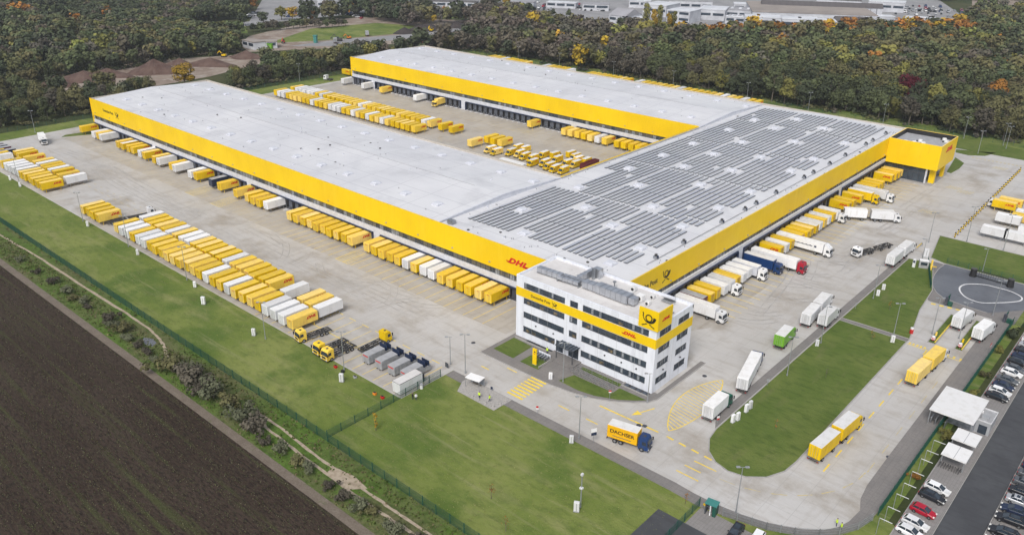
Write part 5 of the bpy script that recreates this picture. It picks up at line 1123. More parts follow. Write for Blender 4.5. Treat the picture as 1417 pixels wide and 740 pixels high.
for k, (x, y) in enumerate(((-18.6, -2.4), (-19.0, -3.8), (-18.9, -7.8), (-18.9, -9.6))):
    o = bpy.data.objects.new('cabinet', cab_me); COL.objects.link(o); o.location = (x, y, .1); o.rotation_euler[2] = R(80); o.scale = (1.1,)*3
    tag(o, f'white cabinet on the grass island, {nth(k+1)} from the road bend', 'cabinet', 'cabinets on the grass island')
# camera mast, signs, sign boards
root = empty('camera_mast', (-10.9, 40.2, 0)); b = MB(); b.cyl((0, 0, 0), (0, 0, 7.4), .13, 'pole_grey', 8, .1); b.build('pole', root); b = MB(); b.cbox(-.3, .3, -.3, .3, 4.3, 4.6, .05, 'white_paint'); b.build('camera', root); b = MB(); b.box(-.2, .2, -.25, .25, 7.2, 7.6, 'white_paint'); b.build('camera', root); tag(root, 'grey mast with cameras standing free on the lower meadow', 'mast')
def sign(x, y, lab, board, ph=2.4, bw=.5, bh=.7, two=None, rz=0.0, cat='sign', name='road_sign'):
    root = empty(name, (x, y, 0), rz); b = MB(); b.cyl((0, 0, 0), (0, 0, ph+bh), .045, 'pole_grey', 6); b.build('pole', root)
    b = MB(); b.box(-bw/2, bw/2, .05, .1, ph, ph+bh, board)
    if two: b.box(-bw/2, bw/2, .1, .105, ph, ph+bh*.45, two)
    b.build('board', root); return tag(root, lab, cat)
sign(-1.2, 23.2, 'tall blue road sign board standing on the south pavement', 'white_paint', 2.0, 1.2, 1.6, 'navy', R(60)); sign(13.8, 22.9, 'small red and white sign at the south kerb', 'signal_red', 1.2, .5, .8, 'white_paint', R(40))
sign(-16.9, 1.2, 'red and white sign at the tip of the grass island', 'white_paint', 1.8, .6, .9, 'signal_red', R(60)); sign(5.6, 8.0, 'red and white sign on the office lawn', 'signal_red', 1.8, .6, .6, 'white_paint', R(40)); sign(-51.0, -70.5, 'red and white sign on the green fence by the outer lane', 'signal_red', 2.2, 1.3, .9, 'white_paint', R(90))
sign(27, 22.9, 'blue parking sign lying low at the terrace kerb', 'navy', .5, .5, .6, None, R(30)); sign(41.2, 22.9, 'dark bin-like notice post by the fence corner', 'frame_grey', .3, 1.0, 1.2); sign(-17.9, -72.5, 'small square sign at the island kerb', 'grey_box', 1.2, .5, .6, None, R(60)); sign(-17.6, -20.5, 'small grey sign on the island edge by the semi lorry', 'grey_box', 1.2, .6, .8, None, R(60))
root = empty('sign_pylon', (27.2, 7.9, .1)); b = MB(); b.cbox(-.55, .55, -.2, .2, .1, 4.2, .03, 'yellow_cladding'); b.build('board', root); b = MB(); b.box(-.6, .6, -.25, .25, 0, .1, 'kerb'); b.build('plinth', root)
b = MB(); b.box(-.35, .1, .2, .215, 3.3, 3.6, 'black_letters'); b.box(-.3, .3, .2, .215, 2.9, 3.02, 'signal_red'); b.build('lettering', root); tag(root, 'tall yellow sign pylon on the small office lawn', 'sign')
# gate furniture
for k, (x, y, L_) in enumerate(((-39.0, -66.8, 20), (-45.0, -67.6, 20))):
    pts = [(x-.9, y), (x+.9, y), (x+1.0, y-L_), (x-.6, y-L_)]
    island('lane_island', pts)
    b = MB(); b.box(x-.75, x-.55, y-L_+1, y-.5, .2, .5, 'line_yellow'); tag(b.build('lane_rail'), ('yellow guide rail on the left lane island', 'yellow guide rail on the right lane island')[k], 'guide rail', 'guide rails of the gate')
    for j, (dy, mm, lab) in enumerate(((-1.0, 'signal_red', 'red and white warning beacon'), (-3.2, 'yellow_paint', 'yellow card reader post'))):
        root = empty('gate_post', (x, y+dy, .15)); b = MB(); b.cyl((0, 0, 0), (0, 0, 1.0), .09, 'pole_grey', 8); b.build('pole', root); b = MB()
        if j == 0: b.cyl((0, 0, .5), (0, 0, 1.1), .45, mm, 12); b.box(-.46, .46, -.46, .46, .75, .9, 'white_paint'); b.cyl((0, 0, 1.1), (0, 0, 1.45), .4, 'white_paint', 12)
        else: b.cbox(-.18, .18, -.2, .2, .7, 1.7, .03, mm)
        b.build('head', root); tag(root, f'{lab} on the {("left", "right")[k]} lane island', 'post', 'posts of the gate lanes')
root = empty('gate_post', (-33.6, -68.6, .1)); b = MB(); b.cyl((0, 0, 0), (0, 0, 1.2), .45, 'signal_red', 12); b.cyl((0, 0, 1.2), (0, 0, 1.6), .4, 'white_paint', 12); b.build('head', root); tag(root, 'red and white beacon at the end of the island path', 'post')
for k, (x, y) in enumerate(((-35.2, -92.5), (-49.6, -92.4))):
    root = empty('gate_leaf', (x, y, 0)); b = MB()
    for t in range(9): b.box(-.04, .04, -t*.35-.02, -t*.35+.02, .1, 2.2, 'fence_green')
    b.box(-.05, .05, -2.9, .1, 2.1, 2.2, 'fence_green'); b.box(-.05, .05, -2.9, .1, .1, .2, 'fence_green'); b.build('bars', root); b = MB(); b.box(-.35, .35, .2, 1.0, 0, 2.3, 'dark_dock'); b.box(-1.6, -.5, .1, .9, 0, 1.2, 'fence_green'); b.build('drive_box', root)
    tag(root, ('open green gate beside the lane nearest the lawn', 'open green gate beside the outer lane and parking')[k], 'gate', 'green gates behind the lanes')
# black boarding frame on the wet asphalt
root = empty('ball_barrier', (-40.4, -117.2, .03), R(-4)); b = MB()
for s_ in (-1, 1):
    m_ = MB(); m_.cyl((s_*5.0, 0, 0), (s_*5.0, 0, 2.3), 1.0, 'black', 10, .75); m_.cyl((s_*5.0, 0, 2.3), (s_*5, 0, 2.45), .9, 'chassis', 10); m_.build('tower', root)
b.bar((-4.2, 0, 2.1), (4.2, 0, 2.1), .2, .2, 'black'); b.bar((-4.2, 0, .4), (4.2, 0, .4), .2, .2, 'black')
for k in range(14): b.box(-4.2+.64*k-.05, -4.2+.64*k+.05, -.06, .06, .4, 2.1, 'chassis')
b.build('rail', root); tag(root, 'black barrier with two round towers on the wet asphalt court', 'barrier')
# gate boxes by the waiting trailer
root = empty('gate_cabin', (-22.6, -114.0, .1), R(20)); b = MB(); b.cbox(-1.3, 1.3, -.9, .9, 0, 2.3, .05, 'grey_top', 'white_top'); b.build('body', root); b = MB(); b.box(-.9, .9, .9, .93, 1.0, 1.9, 'glass'); b.build('window', root); tag(root, 'small grey gate cabin next to the white lorry and trailer', 'cabin')
root = empty('turnstile', (-24.9, -113.5, .1), R(20)); b = MB(); b.cyl((0, 0, 0), (0, 0, 3.2), .28, 'yellow_paint', 10); b.build('post', root); b = MB(); b.box(-1.4, 0, -.12, .12, 1.1, 1.3, 'yellow_paint'); b.build('arm', root); tag(root, 'yellow barrier post beside the green fence corner', 'barrier')
root = empty('security_column', (-20.4, -112.2, .1)); b = MB(); b.cbox(-.4, .4, -.3, .3, 0, 2.6, .05, 'white_paint'); b.build('body', root); b = MB(); b.box(-.3, .3, .3, .33, 1.5, 2.2, 'navy'); b.build('screen', root); tag(root, 'white column with blue panel by the kerb near the gate cabin', 'terminal')
root = empty('boom_barrier', (-16.8, -131.5, 0)); b = MB(); b.cbox(-.3, .3, -.3, .3, 0, 1.1, .04, 'grey_box'); b.build('drive_box', root); b = MB(); b.box(-.08, .08, 0, 5.2, .95, 1.1, 'yellow_paint'); b.build('boom', root); tag(root, 'yellow boom barrier at the corner of the side lawn', 'barrier')
# shelters beside the staff parking
def canopy(name, x0, x1, y0, y1, z, lab, cat, seams=1):
    root = empty(name, ((x0+x1)/2, (y0+y1)/2, 0)); hx, hy = abs(x1-x0)/2, abs(y1-y0)/2
    b = MB(); b.box(-hx, hx, -hy, hy, z, z+.22, 'white_top')
    for k in range(1, seams+1): t = -hx+2*hx*k/(seams+1); b.box(t-.05, t+.05, -hy, hy, z+.22, z+.24, 'grey_top')
    b.build('roof', root)
    for sx in (-1, 1):
        for sy in (-1, 1): b = MB(); b.box(sx*(hx-.3)-.08, sx*(hx-.3)+.08, sy*(hy-.3)-.08, sy*(hy-.3)+.08, 0, z, 'pole_grey'); b.build('post', root)
    return tag(root, lab, cat)
canopy('gate_canopy', -48.9, -57.4, -29.6, -41.6, 3.5, 'large flat white canopy over the pedestrian gate by the parking', 'canopy', 0)
root = empty('gate_house', (-58.2, -36.3, 0)); b = MB(); b.box(-1.7, 1.7, -2.8, 2.8, 0, 2.9, 'silver_paint', 'grey_top'); b.build('wall', root); b = MB(); b.box(-1.75, 1.75, -2.85, -2.7, 2.9, 3.1, 'white_paint'); b.box(-1.75, 1.75, 2.7, 2.85, 2.9, 3.1, 'white_paint'); b.box(-1.75, -1.6, -2.7, 2.7, 2.9, 3.1, 'white_paint'); b.box(1.6, 1.75, -2.7, 2.7, 2.9, 3.1, 'white_paint'); b.build('roof_edge', root)
b = MB(); b.cbox(-.9, .5, .4, 1.8, 2.9, 3.4, .05, 'grey_box'); b.cyl((.9, -.8, 2.9), (.9, -.8, 3.3), .3, 'white_top'); b.build('roof_units', root); b = MB(); b.box(-1.2, .4, 2.8, 2.83, .1, 2.1, 'glass'); b.build('door', root); tag(root, 'small grey-blue gatehouse attached beside the large white canopy', 'gatehouse')
b = MB(); b.box(-52.4, -57.2, -33.4, -33.2, .02, 2.4, 'blind_pane'); b.box(-52.4, -52.2, -33.2, -38, .02, 2.4, 'blind_pane'); tag(b.build('glass_screen'), 'bluish glass screen wall under the large white canopy', 'screen')
for k in range(4):
    root = empty('turnstile', (-49.6-.9*k, -31.2, .08)); b = MB(); b.cbox(-.12, .12, -.9, .9, 0, 1.5, .03, 'steel'); b.build('body', root); b = MB(); b.box(.1, .5, -.04, .04, .8, .9, 'steel'); b.build('arm', root); tag(root, f'steel turnstile under the white canopy, {nth(k+1)} from the road', 'turnstile', 'turnstiles under the canopy')
canopy('bicycle_shelter', -55.1, -59.6, -23.6, -28.4, 2.4, 'white bicycle shelter roof nearer the large canopy', 'bicycle shelter'); canopy('bicycle_shelter', -55.1, -59.6, -16.8, -21.8, 2.4, 'white bicycle shelter roof nearer the parked cars', 'bicycle shelter')
def make_bike():
    root = empty('bicycle'); b = MB()
    for x in (-.52, .52):
        w2 = MB(); pts = [(x+.33*math.cos(a), 0, .34+.33*math.sin(a)) for a in [2*PI*i/14 for i in range(15)]]; w2.tube(pts, .022, 'tyre', 5)
        for a in range(0, 8): w2.bar((x, 0, .34), (x+.32*math.cos(a*PI/4), 0, .34+.32*math.sin(a*PI/4)), .01, .01, 'steel')
        w2.build('wheel', root)
    for p, q in (((-.52, 0, .34), (-.1, 0, .3)), ((-.1, 0, .3), (-.2, 0, .82)), ((-.52, 0, .34), (-.2, 0, .76)), ((-.1, 0, .3), (.36, 0, .78)), ((-.2, 0, .74), (.36, 0, .82)), ((.36, 0, .85), (.52, 0, .34))): b.cyl(p, q, .022, 'chassis', 6)
    b.build('frame', root); b = MB(); b.bar((.36, -.28, .98), (.36, .28, .98), .03, .03, 'black'); b.bar((.36, 0, .82), (.36, 0, .98), .03, .03, 'black'); b.build('handlebar', root); b = MB(); b.cbox(-.34, -.1, -.08, .08, .82, .88, .02, 'black'); b.build('saddle', root)
    return remember(root)
BK = make_bike()
for k in range(9): place(BK, -55.4-.45*k, -16.6-(k % 2)*.1, H90+R(jr.uniform(-8, 8)), f'bicycle, {nth(k+1)} from the grass in the nearer bicycle shelter', 'bicycle', 'bicycles in the shelter', .03)
b = MB(); b.cyl((0, 0, 0), (0, 0, 3.6), .06, 'pole_grey', 6); b.bar((0, 0, 3.55), (-2.1, 0, 3.55), .08, .08, 'white_paint'); b.bar((0, 0, .02), (0, 0, 3.6), .05, .05, 'pole_grey'); hm = b.mesh('goal_post')
for k, y in enumerate((11, 7, 2.5, -1.5, -6, -11.1, -14.6, -19)):
    o = bpy.data.objects.new('parking_sign_post', hm); COL.objects.link(o); o.location = (-53.0, y, 0); tag(o, f'thin white T-shaped post on the grass strip, {nth(k+1)} from the bottom', 'post', 'white posts on the parking grass strip')
# kiosk at the bottom fence, people, terrace shelter
root = empty('turnstile_kiosk', (-29.1, 25.6, 0), R(8)); b = MB(); b.box(-1.1, 1.1, -.9, .9, 2.3, 2.45, 'teal'); b.build('roof', root); b = MB(); b.box(-1.0, -.4, -.8, .8, 0, 2.3, 'fence_green'); b.box(-.1, .1, -.8, .8, 0, 2.3, 'white_paint'); b.box(.8, .95, -.8, .8, 0, 2.3, 'frame_grey'); b.build('frame', root)
b = MB()
for k in range(5): b.bar((.1, -.6+.3*k, .5+.3*k), (.8, -.6+.3*k, .5+.3*k), .04, .04, 'steel')
b.build('turnstile_arms', root); b = MB(); b.cyl((1.2, .3, 1.6), (1.2, .36, 1.6), .3, 'yellow_paint', 12); b.cyl((1.2, .33, 0), (1.2, .33, 1.5), .04, 'pole_grey', 6); b.build('sign', root); tag(root, 'teal-roofed turnstile kiosk at the end of the meadow fence', 'kiosk')
root = empty('smoking_shelter', (30.9, 24.2, .08), R(10)); b = MB(); b.box(-1.9, 1.9, -1.2, 1.2, 2.3, 2.4, 'white_top'); b.build('roof', root)
for x in (-1.8, 1.8):
    for y in (-1.1, 1.1): b = MB(); b.cyl((x, y, 0), (x, y, 2.3), .04, 'steel', 6); b.build('post', root)
b = MB(); b.box(-1.8, 1.8, -1.15, -1.1, .3, 2.1, 'blind_pane'); b.build('glass_wall', root); b = MB(); b.box(-1.2, 1.0, -.8, -.4, .4, .46, 'bark'); b.build('bench', root); tag(root, 'small shelter with pale glass roof on the stone terrace', 'shelter')
for k, (x, y) in enumerate(((28.5, 27.6), (26.6, 27.7), (24.6, 27.6), (22.6, 27.4), (22.0, 25.8), (22, 24), (28.6, 25.6), (27.4, 26.0))):
    b = MB(); q = [(math.cos(a)*jr.uniform(.35, .55), math.sin(a)*jr.uniform(.3, .5)) for a in [2*PI*i/9 for i in range(9)]]; n = 9
    b.add([(*p, 0) for p in q]+[(p[0]*.75, p[1]*.75, .38) for p in q], [(i, (i+1) % n, n+(i+1) % n, n+i) for i in range(n)]+[tuple(range(n, 2*n))], 'stone')
    o = b.build('boulder', loc=(x, y, .08)); tag(o, f'grey boulder edging the terrace, {nth(k+1)} from the shelter', 'boulder', 'boulders edging the stone terrace')
def person(x, y, rz, lab, pose=0, top='hivis', z=0.0, arm=0.0):
    me = bpy.data.meshes.new('person'); s_ = 1.0; st = .14 if pose else .09
    V = [(0, 0, .95), (0, .0, 1.2), (0, .0, 1.42), (0, 0, 1.52), (.02, 0, 1.63), (0, .1, .88), (.06, .11, .5), (.0+st-.1, .12, .08), (.12+st-.1, .12, .04), (0, -.1, .88), (-.02, -.11, .5), (-st, -.12, .08), (-st+.12, -.12, .04),
         (0, .18, 1.4), (.03, .24, 1.13), (.14+arm, .22, .92+arm), (0, -.18, 1.4), (.02, -.24, 1.13), (.12+arm*.5, -.24, .9), (.2+arm, .21, .86+arm), (.17, -.24, .83)]
    E_ = [(0, 1), (1, 2), (2, 3), (3, 4), (0, 5), (5, 6), (6, 7), (7, 8), (0, 9), (9, 10), (10, 11), (11, 12), (2, 13), (13, 14), (14, 15), (2, 16), (16, 17), (17, 18), (15, 19), (18, 20)]
    rad = [.14, .14, .15, .06, .1, .09, .065, .045, .04, .09, .065, .045, .04, .06, .045, .035, .06, .045, .035, .03, .03]
    me.from_pydata(V, E_, []); o = bpy.data.objects.new('person', me); COL.objects.link(o); sk = o.modifiers.new('s', 'SKIN')
    for v, r_ in zip(me.skin_vertices[0].data, rad): v.radius = (r_, r_*1.15)
    me.skin_vertices[0].data[0].use_root = True; o.modifiers.new('u', 'SUBSURF').levels = 1; o.modifiers['u'].render_levels = 1
    dg = bpy.context.evaluated_depsgraph_get(); m2 = bpy.data.meshes.new_from_object(o.evaluated_get(dg)); o.modifiers.clear(); o.data = m2
    m2.materials.clear(); m2.materials.append(MATS['trousers']); m2.materials.append(MATS['skin'])
    for p in m2.polygons:
        c = p.center; p.material_index = 1 if (c.z > 1.5 or (abs(c.y) > .19 and c.z < .95 and c.z > .6)) else 0; p.use_smooth = True
    b = MB(); n = 12
    def ring(z, rx, ry): return [(rx*math.cos(2*PI*i/n), ry*math.sin(2*PI*i/n), z) for i in range(n)]
    vs = ring(.82, .17, .21)+ring(1.15, .16, .2)+ring(1.42, .16, .23)+ring(1.5, .09, .11); b.add(vs, [(k*n+i, k*n+(i+1) % n, (k+1)*n+(i+1) % n, (k+1)*n+i) for k in range(3) for i in range(n)], top); b.build('jacket', o, smooth=True)
    for s2, a_ in ((1, arm), (-1, arm*.5)):
        b = MB(); b.cyl((0, s2*.17, 1.42), (.03, s2*.25, 1.12), .085, top, 8, .065); b.cyl((.03, s2*.25, 1.12), (.13+a_, s2*.23, .94+a_), .065, top, 8, .05); b.build('sleeve', o)
    b = MB(); b.add([(p[0]-.02, p[1], p[2]) for p in ring(1.66, .105, .095)+ring(1.73, .09, .08)+ring(1.77, .04, .04)], [(k*n+i, k*n+(i+1) % n, (k+1)*n+(i+1) % n, (k+1)*n+i) for k in range(2) for i in range(n)]+[tuple(range(2*n, 3*n))], 'hair'); b.build('hair', o, smooth=True)
    b = MB(); b.cyl((.115, 0, 1.63), (.135, 0, 1.61), .018, 'skin', 6); b.box(.10, .112, -.045, -.02, 1.655, 1.67, 'black'); b.box(.10, .112, .02, .045, 1.655, 1.67, 'black'); b.box(.1, .11, -.03, .03, 1.575, 1.585, 'red_letters'); b.build('face', o)
    o.location = (x, y, z); o.rotation_euler[2] = rz; return tag(o, lab, 'person')
person(-47.1, 13.7, R(40), 'person in yellow high-visibility jacket standing left of a colleague at the road bend', 0); person(-48.1, 14.2, R(190), 'person in yellow high-visibility jacket standing right of a colleague at the road bend', 1)
person(26.9, 27.0, R(100), 'person in high-visibility vest standing on the stone terrace before the shelter', 0, z=.09); person(24.4, 26.4, R(200), 'person in high-visibility vest bending forward slightly among the boulders', 1, z=.09, arm=.15)
person(37.4, 37.0, R(20), 'person in dark clothes standing on the grass by the lettered box', 0, 'black'); person(36.7, 36.7, R(150), 'person in white top with dark trousers on the grass by the lettered box', 0, 'white_paint')
person(28.2, 2.0, R(90), 'person in high-visibility jacket at the office entrance door', 0, z=.1)
# white hut top things near the lower right of the storage yard
for k, (x, y) in enumerate(((60.5, 40.2), (57.6, 40.4), (53.6, 40.0), (45, 41.4), (42.6, 41.2))):
    b = MB(); b.cbox(-.4, .4, -.3, .3, 0, .55, .05, ('signal_red', 'black', 'grey_box', 'orange', 'signal_red')[k]); b.box(-.3, .3, -.2, .2, .55, .62, 'black'); o = b.build('wheel_chock_box', loc=(x, y, 0)); tag(o, f'{("red", "black", "grey", "orange", "red")[k]} small box on the ground, {nth(k+1)} along the grass edge by the press containers', 'box', 'small boxes at the grass edge')
root = empty('litter_bin', (39.2, 32.8, 0)); b = MB(); b.cyl((0, 0, 0), (0, 0, 1.0), .35, 'white_paint', 12); b.build('body', root); b = MB(); b.cyl((0, 0, 1.0), (0, 0, 1.15), .38, 'grey_box', 12); b.build('lid', root); tag(root, 'white round bin beside the lettered white box', 'bin')
# ------------------------------------------------------------------ trees
nr = np.random.default_rng(4)
PALETTE = {'dark green': (.050, .062, .033), 'green': (.075, .090, .040), 'olive': (.108, .104, .046), 'yellow-green': (.16, .155, .042), 'yellow': (.34, .22, .022), 'orange': (.27, .125, .025),
           'grey-brown': (.092, .082, .062), 'dark red': (.10, .010, .020), 'silver-green': (.115, .125, .075)}
def crown_arrays(kind, n, leaf, seed):
    """leaf-clump quads spread through the lobes of a crown of height 1 and width about .7"""
    g = np.random.default_rng(seed)
    if kind == 'poplar': lob = [(g.normal(0, .03), g.normal(0, .03), .25+.7*i/9, .085+.03*math.sin(PI*i/9)) for i in range(10)]
    elif kind == 'bush': lob = [(g.normal(0, .28), g.normal(0, .28), .38+g.uniform(-.1, .22), g.uniform(.2, .34)) for i in range(9)]
    else:
        lob = []
        for i in range(13):
            a = g.uniform(0, 2*PI); h = g.uniform(.34, .86); rad = .26*math.sin(PI*min(1, (h-.15)/.85))**.6*g.uniform(.5, 1.15)
            lob.append((rad*math.cos(a)*.8, rad*math.sin(a)*.8, h, g.uniform(.12, .20)))
    lob = np.array(lob); k = g.integers(0, len(lob), n); d = g.normal(size=(n, 3)); d /= np.linalg.norm(d, axis=1)[:, None]
    rr_ = lob[k, 3]*(g.uniform(.25, 1.08, n)**.45); c = lob[k, :3]+d*rr_[:, None]*np.array([1, 1, .9])
    nn = d+g.normal(0, .34, (n, 3))+np.array([0, 0, .30]); nn /= np.linalg.norm(nn, axis=1)[:, None]
    t = np.cross(nn, g.normal(size=(n, 3))); t /= np.linalg.norm(t, axis=1)[:, None]+1e-9; bt = np.cross(nn, t)
    s = leaf*g.uniform(.55, 1.3, n)[:, None]
    v = np.stack([c-t*s-bt*s*.7, c+t*s*.8-bt*s, c+t*s+bt*s*.8, c-t*s*.7+bt*s], 1).reshape(-1, 3)
    tint = (1+.16*(g.random(len(lob))[k]-.5)+g.normal(0, .05, n)).clip(.5, 1.6)
    return v.astype(np.float32), np.repeat(tint, 4).astype(np.float32)
def leaf_mesh(name, v, col):
    me = bpy.data.meshes.new(name); n = len(v)//4
    me.vertices.add(len(v)); me.vertices.foreach_set('co', v.astype(np.float32).ravel()); me.loops.add(4*n); me.loops.foreach_set('vertex_index', np.arange(4*n, dtype=np.int32))
    me.polygons.add(n); me.polygons.foreach_set('loop_start', np.arange(0, 4*n, 4, dtype=np.int32)); me.update(calc_edges=True)
    at = me.color_attributes.new('tint', 'FLOAT_COLOR', 'POINT'); at.data.foreach_set('color', np.concatenate([col, np.ones((len(v), 1))], 1).astype(np.float32).ravel())
    me.materials.append(MATS['leaves']); return me
def tinted(tint, col, g):
    c = np.array(col)[None, :]*tint[:, None]; return c
def trunk_mesh(kind):
    b = MB(); b.cyl((0, 0, 0), (.01, .01, .45), .022, 'bark', 7, .014); b.cyl((.01, .01, .45), (0, .0, .8), .014, 'bark', 6, .004)
    for i in range(7):
        a = i*2.4; z = .32+.06*i; r_ = .2-.015*i; b.cyl((0, 0, z), (r_*math.cos(a), r_*math.sin(a), z+.16), .008, 'bark', 5, .003)
    return b.mesh('trunk')
def bushstem_mesh():
    b = MB()
    for i in range(9): a = i*.7; b.cyl((0, 0, 0), (.35*math.cos(a), .35*math.sin(a), .55+.03*i), .02, 'bark', 5, .006)
    return b.mesh('stem')
TRUNK = trunk_mesh('round'); STEM = bushstem_mesh()
CROWNS = {}
def crown(kind, colname, var, n, leaf):
    k = (kind, colname, var, n)
    if k not in CROWNS:
        v, t = crown_arrays(kind, n, leaf, 100+var*7+len(kind)); CROWNS[k] = leaf_mesh('crown', v, tinted(t, PALETTE[colname], nr))
    return CROWNS[k]
def tree(x, y, h, colname, label, group, kind='round', n=900, leaf=.030, var=None, wide=1.0, name='tree', cat='tree'):
    var = jr.randrange(5) if var is None else var
    root = empty(name, (x, y, 0), jr.uniform(0, 6.28)); root.scale = (h*wide, h*wide, h)
    o = bpy.data.objects.new('crown', crown(kind, colname, var, n, leaf)); COL.objects.link(o); o.parent = root
    o = bpy.data.objects.new('stem' if kind == 'bush' else 'trunk', STEM if kind == 'bush' else TRUNK); COL.objects.link(o); o.parent = root
    return tag(root, label, cat, group)
def inpoly(px, py, poly):
    c = np.zeros(len(px), bool); n = len(poly)
    for i in range(n):
        x1, y1 = poly[i]; x2, y2 = poly[(i+1) % n]
        if y1 == y2: continue
        m = ((y1 > py) != (y2 > py)) & (px < (x2-x1)*(py-y1)/(y2-y1)+x1); c ^= m
    return c
WEST = [(-90, 205), (0, 185), (130, 160), (340, 130), (486, 113), (520, 84), (640, 72), (700, 38), (740, 30), (700, 20), (560, 20), (500, 16), (450, 26), (345, 33), (345, -40), (-90, -60)]
EAST = [(560, 64), (640, 76), (900, 113), (1200, 176), (1500, 246), (1500, 24), (1350, 22), (1340, 40), (1300, 50), (1050, 56), (930, 56), (860, 50), (800, 46), (740, 36), (700, 38), (600, 58)]
NORTH = [(1300, 2), (1500, 2), (1500, -40), (1250, -40)]
HOLES = [[(212, 152), (212, 108), (312, 104), (312, 152)], [(45, 145), (128, 140), (360, 114), (370, 76), (330, 75), (260, 82), (180, 95), (100, 106), (45, 114)],
         [(335, 92), (330, 60), (345, 46), (420, 34), (500, 24), (560, 38), (655, 34), (660, 46), (640, 62), (560, 76), (480, 86), (430, 90)],
         [(262, 48), (262, 34), (420, 22), (420, 36), (340, 50), (280, 52)], [(590, 30), (600, 14), (660, 12), (670, 24), (620, 31)]]
def scatter(sp, jit, keep):
    gx, gy = np.meshgrid(np.arange(-260, 1150, sp), np.arange(-1300, 160, sp)); gx = gx.ravel()+nr.uniform(-jit, jit, gx.size); gy = gy.ravel()+nr.uniform(-jit, jit, gy.size)
    d = np.stack([gx-CAM.x, gy-CAM.y, np.full(gx.shape, -CAM.z)], 1); w_ = d@np.array(_f); ok = w_ > 50; gx, gy, d, w_ = gx[ok], gy[ok], d[ok], w_[ok]
    px = 708.5+FPX*(d@np.array(_r2))/w_; py = 370-FPX*(d@np.array(_u2))/w_
    m = (inpoly(px, py, WEST) | inpoly(px, py, EAST) | inpoly(px, py, NORTH)) & (px > -80) & (px < 1500) & (py > -45)
    for h in HOLES: m &= ~inpoly(px, py, h)
    m &= ~((gx < 342) & (gy > -288)) & ~((gx > -400) & (gy > -288) & (gx < 345) & (gy < 100))
    m &= ~((gy > 30) & (gx < 340))
    dist = np.hypot(gx-CAM.x, gy-CAM.y); m &= keep(dist)
    return gx[m], gy[m], dist[m], px[m], py[m]
def pick(px, py, u):
    """which autumn colour grows where"""
    if py < 62 and px > 930 and px < 1340 and py > 42: return 'orange' if u < .38 else 'yellow' if u < .55 else 'olive' if u < .8 else 'dark green'
    if px > 560 and px < 900: return 'grey-brown' if u < .58 else 'dark green' if u < .74 else 'olive' if u < .93 else 'yellow-green' if u < .985 else 'yellow'
    if px >= 900: return 'olive' if u < .34 else 'green' if u < .62 else 'dark green' if u < .78 else 'grey-brown' if u < .90 else 'yellow-green' if u < .985 else 'orange'
    if py < 45: return 'dark green' if u < .55 else 'green' if u < .8 else 'grey-brown' if u < .93 else 'olive' if u < .985 else 'orange'
    return 'green' if u < .36 else 'olive' if u < .6 else 'dark green' if u < .8 else 'yellow-green' if u < .88 else 'grey-brown' if u < .98 else 'silver-green'
gx, gy, dist, px, py = scatter(7.6, 2.9, lambda d: d > 0)
thin = nr.random(len(gx)) < np.clip(1.25-(dist-500)/1100, .45, 1); gx, gy, dist, px, py = [a[thin] for a in (gx, gy, dist, px, py)]
# how much of the frame a trunk foot and crown can claim: the ones nearest the camera inside the frame become single trees
inside = (px > -10) & (px < 1427) & (py > 2); order = np.argsort(np.where(inside, dist, 1e9)); near = set(order[:283].tolist())
farv = []; farc = []
bank = [[crown_arrays('round', nn_, lf, s_) for s_ in range(6)] for nn_, lf in ((430, .036), (230, .052))]
side_name = lambda x, y: 'left wood behind the long wing' if x > 330 and y > -200 else 'wood behind the far wing' if x > 60 else 'wood at the right beyond the corner block'
for i in range(len(gx)):
    lowf = .5+.25*(math.sin(gx[i]/23+1.3*math.sin(gy[i]/31))+math.sin(gy[i]/19+1.7*math.sin(gx[i]/37+2))); u = (lowf+nr.normal(0, .20)) % 1.0 if nr.random() < .8 else nr.random(); col = pick(px[i], py[i], u); h = float(np.clip(nr.normal(13.5, 2.6), 8, 20))
    if px[i] < 480 and py[i] > 85: h *= .82
    if px[i] < 345 and px[i] > 100 and py[i] < 82: h = min(h, 13)
    if i in near:
        sn = side_name(gx[i], gy[i]); wh = {'left wood behind the long wing': 'left wood', 'wood behind the far wing': 'middle wood', 'wood at the right beyond the corner block': 'right wood'}[sn]
        tree(gx[i], gy[i], h, col, f'{col} autumn tree in the {sn}', f'{col} trees in the {wh}', n=1500, leaf=.026, wide=nr.uniform(.95, 1.25))
    else:
        v, t = bank[0 if dist[i] < 560 else 1][nr.integers(6)]; a = nr.uniform(0, 6.28); ca, sa = math.cos(a)*nr.uniform(1.0, 1.3), math.sin(a)*nr.uniform(1.0, 1.3)
        q = v*h; q = np.stack([q[:, 0]*ca-q[:, 1]*sa+gx[i], q[:, 0]*sa+q[:, 1]*ca+gy[i], q[:, 2]], 1); farv.append(q)
        farc.append(np.array(PALETTE[col])[None, :]*t[:, None]*nr.uniform(.78, 1.22)*(1+nr.uniform(-.07, .07, 3))[None, :])
farv = np.concatenate(farv); farc = np.concatenate(farc)
o = bpy.data.objects.new('woodland', leaf_mesh('woodland', farv, farc)); COL.objects.link(o); tag(o, 'deep autumn woodland filling the land behind the front trees', 'woodland', kind='stuff')
print('TREES', len(gx), 'quads', len(farv)//4)
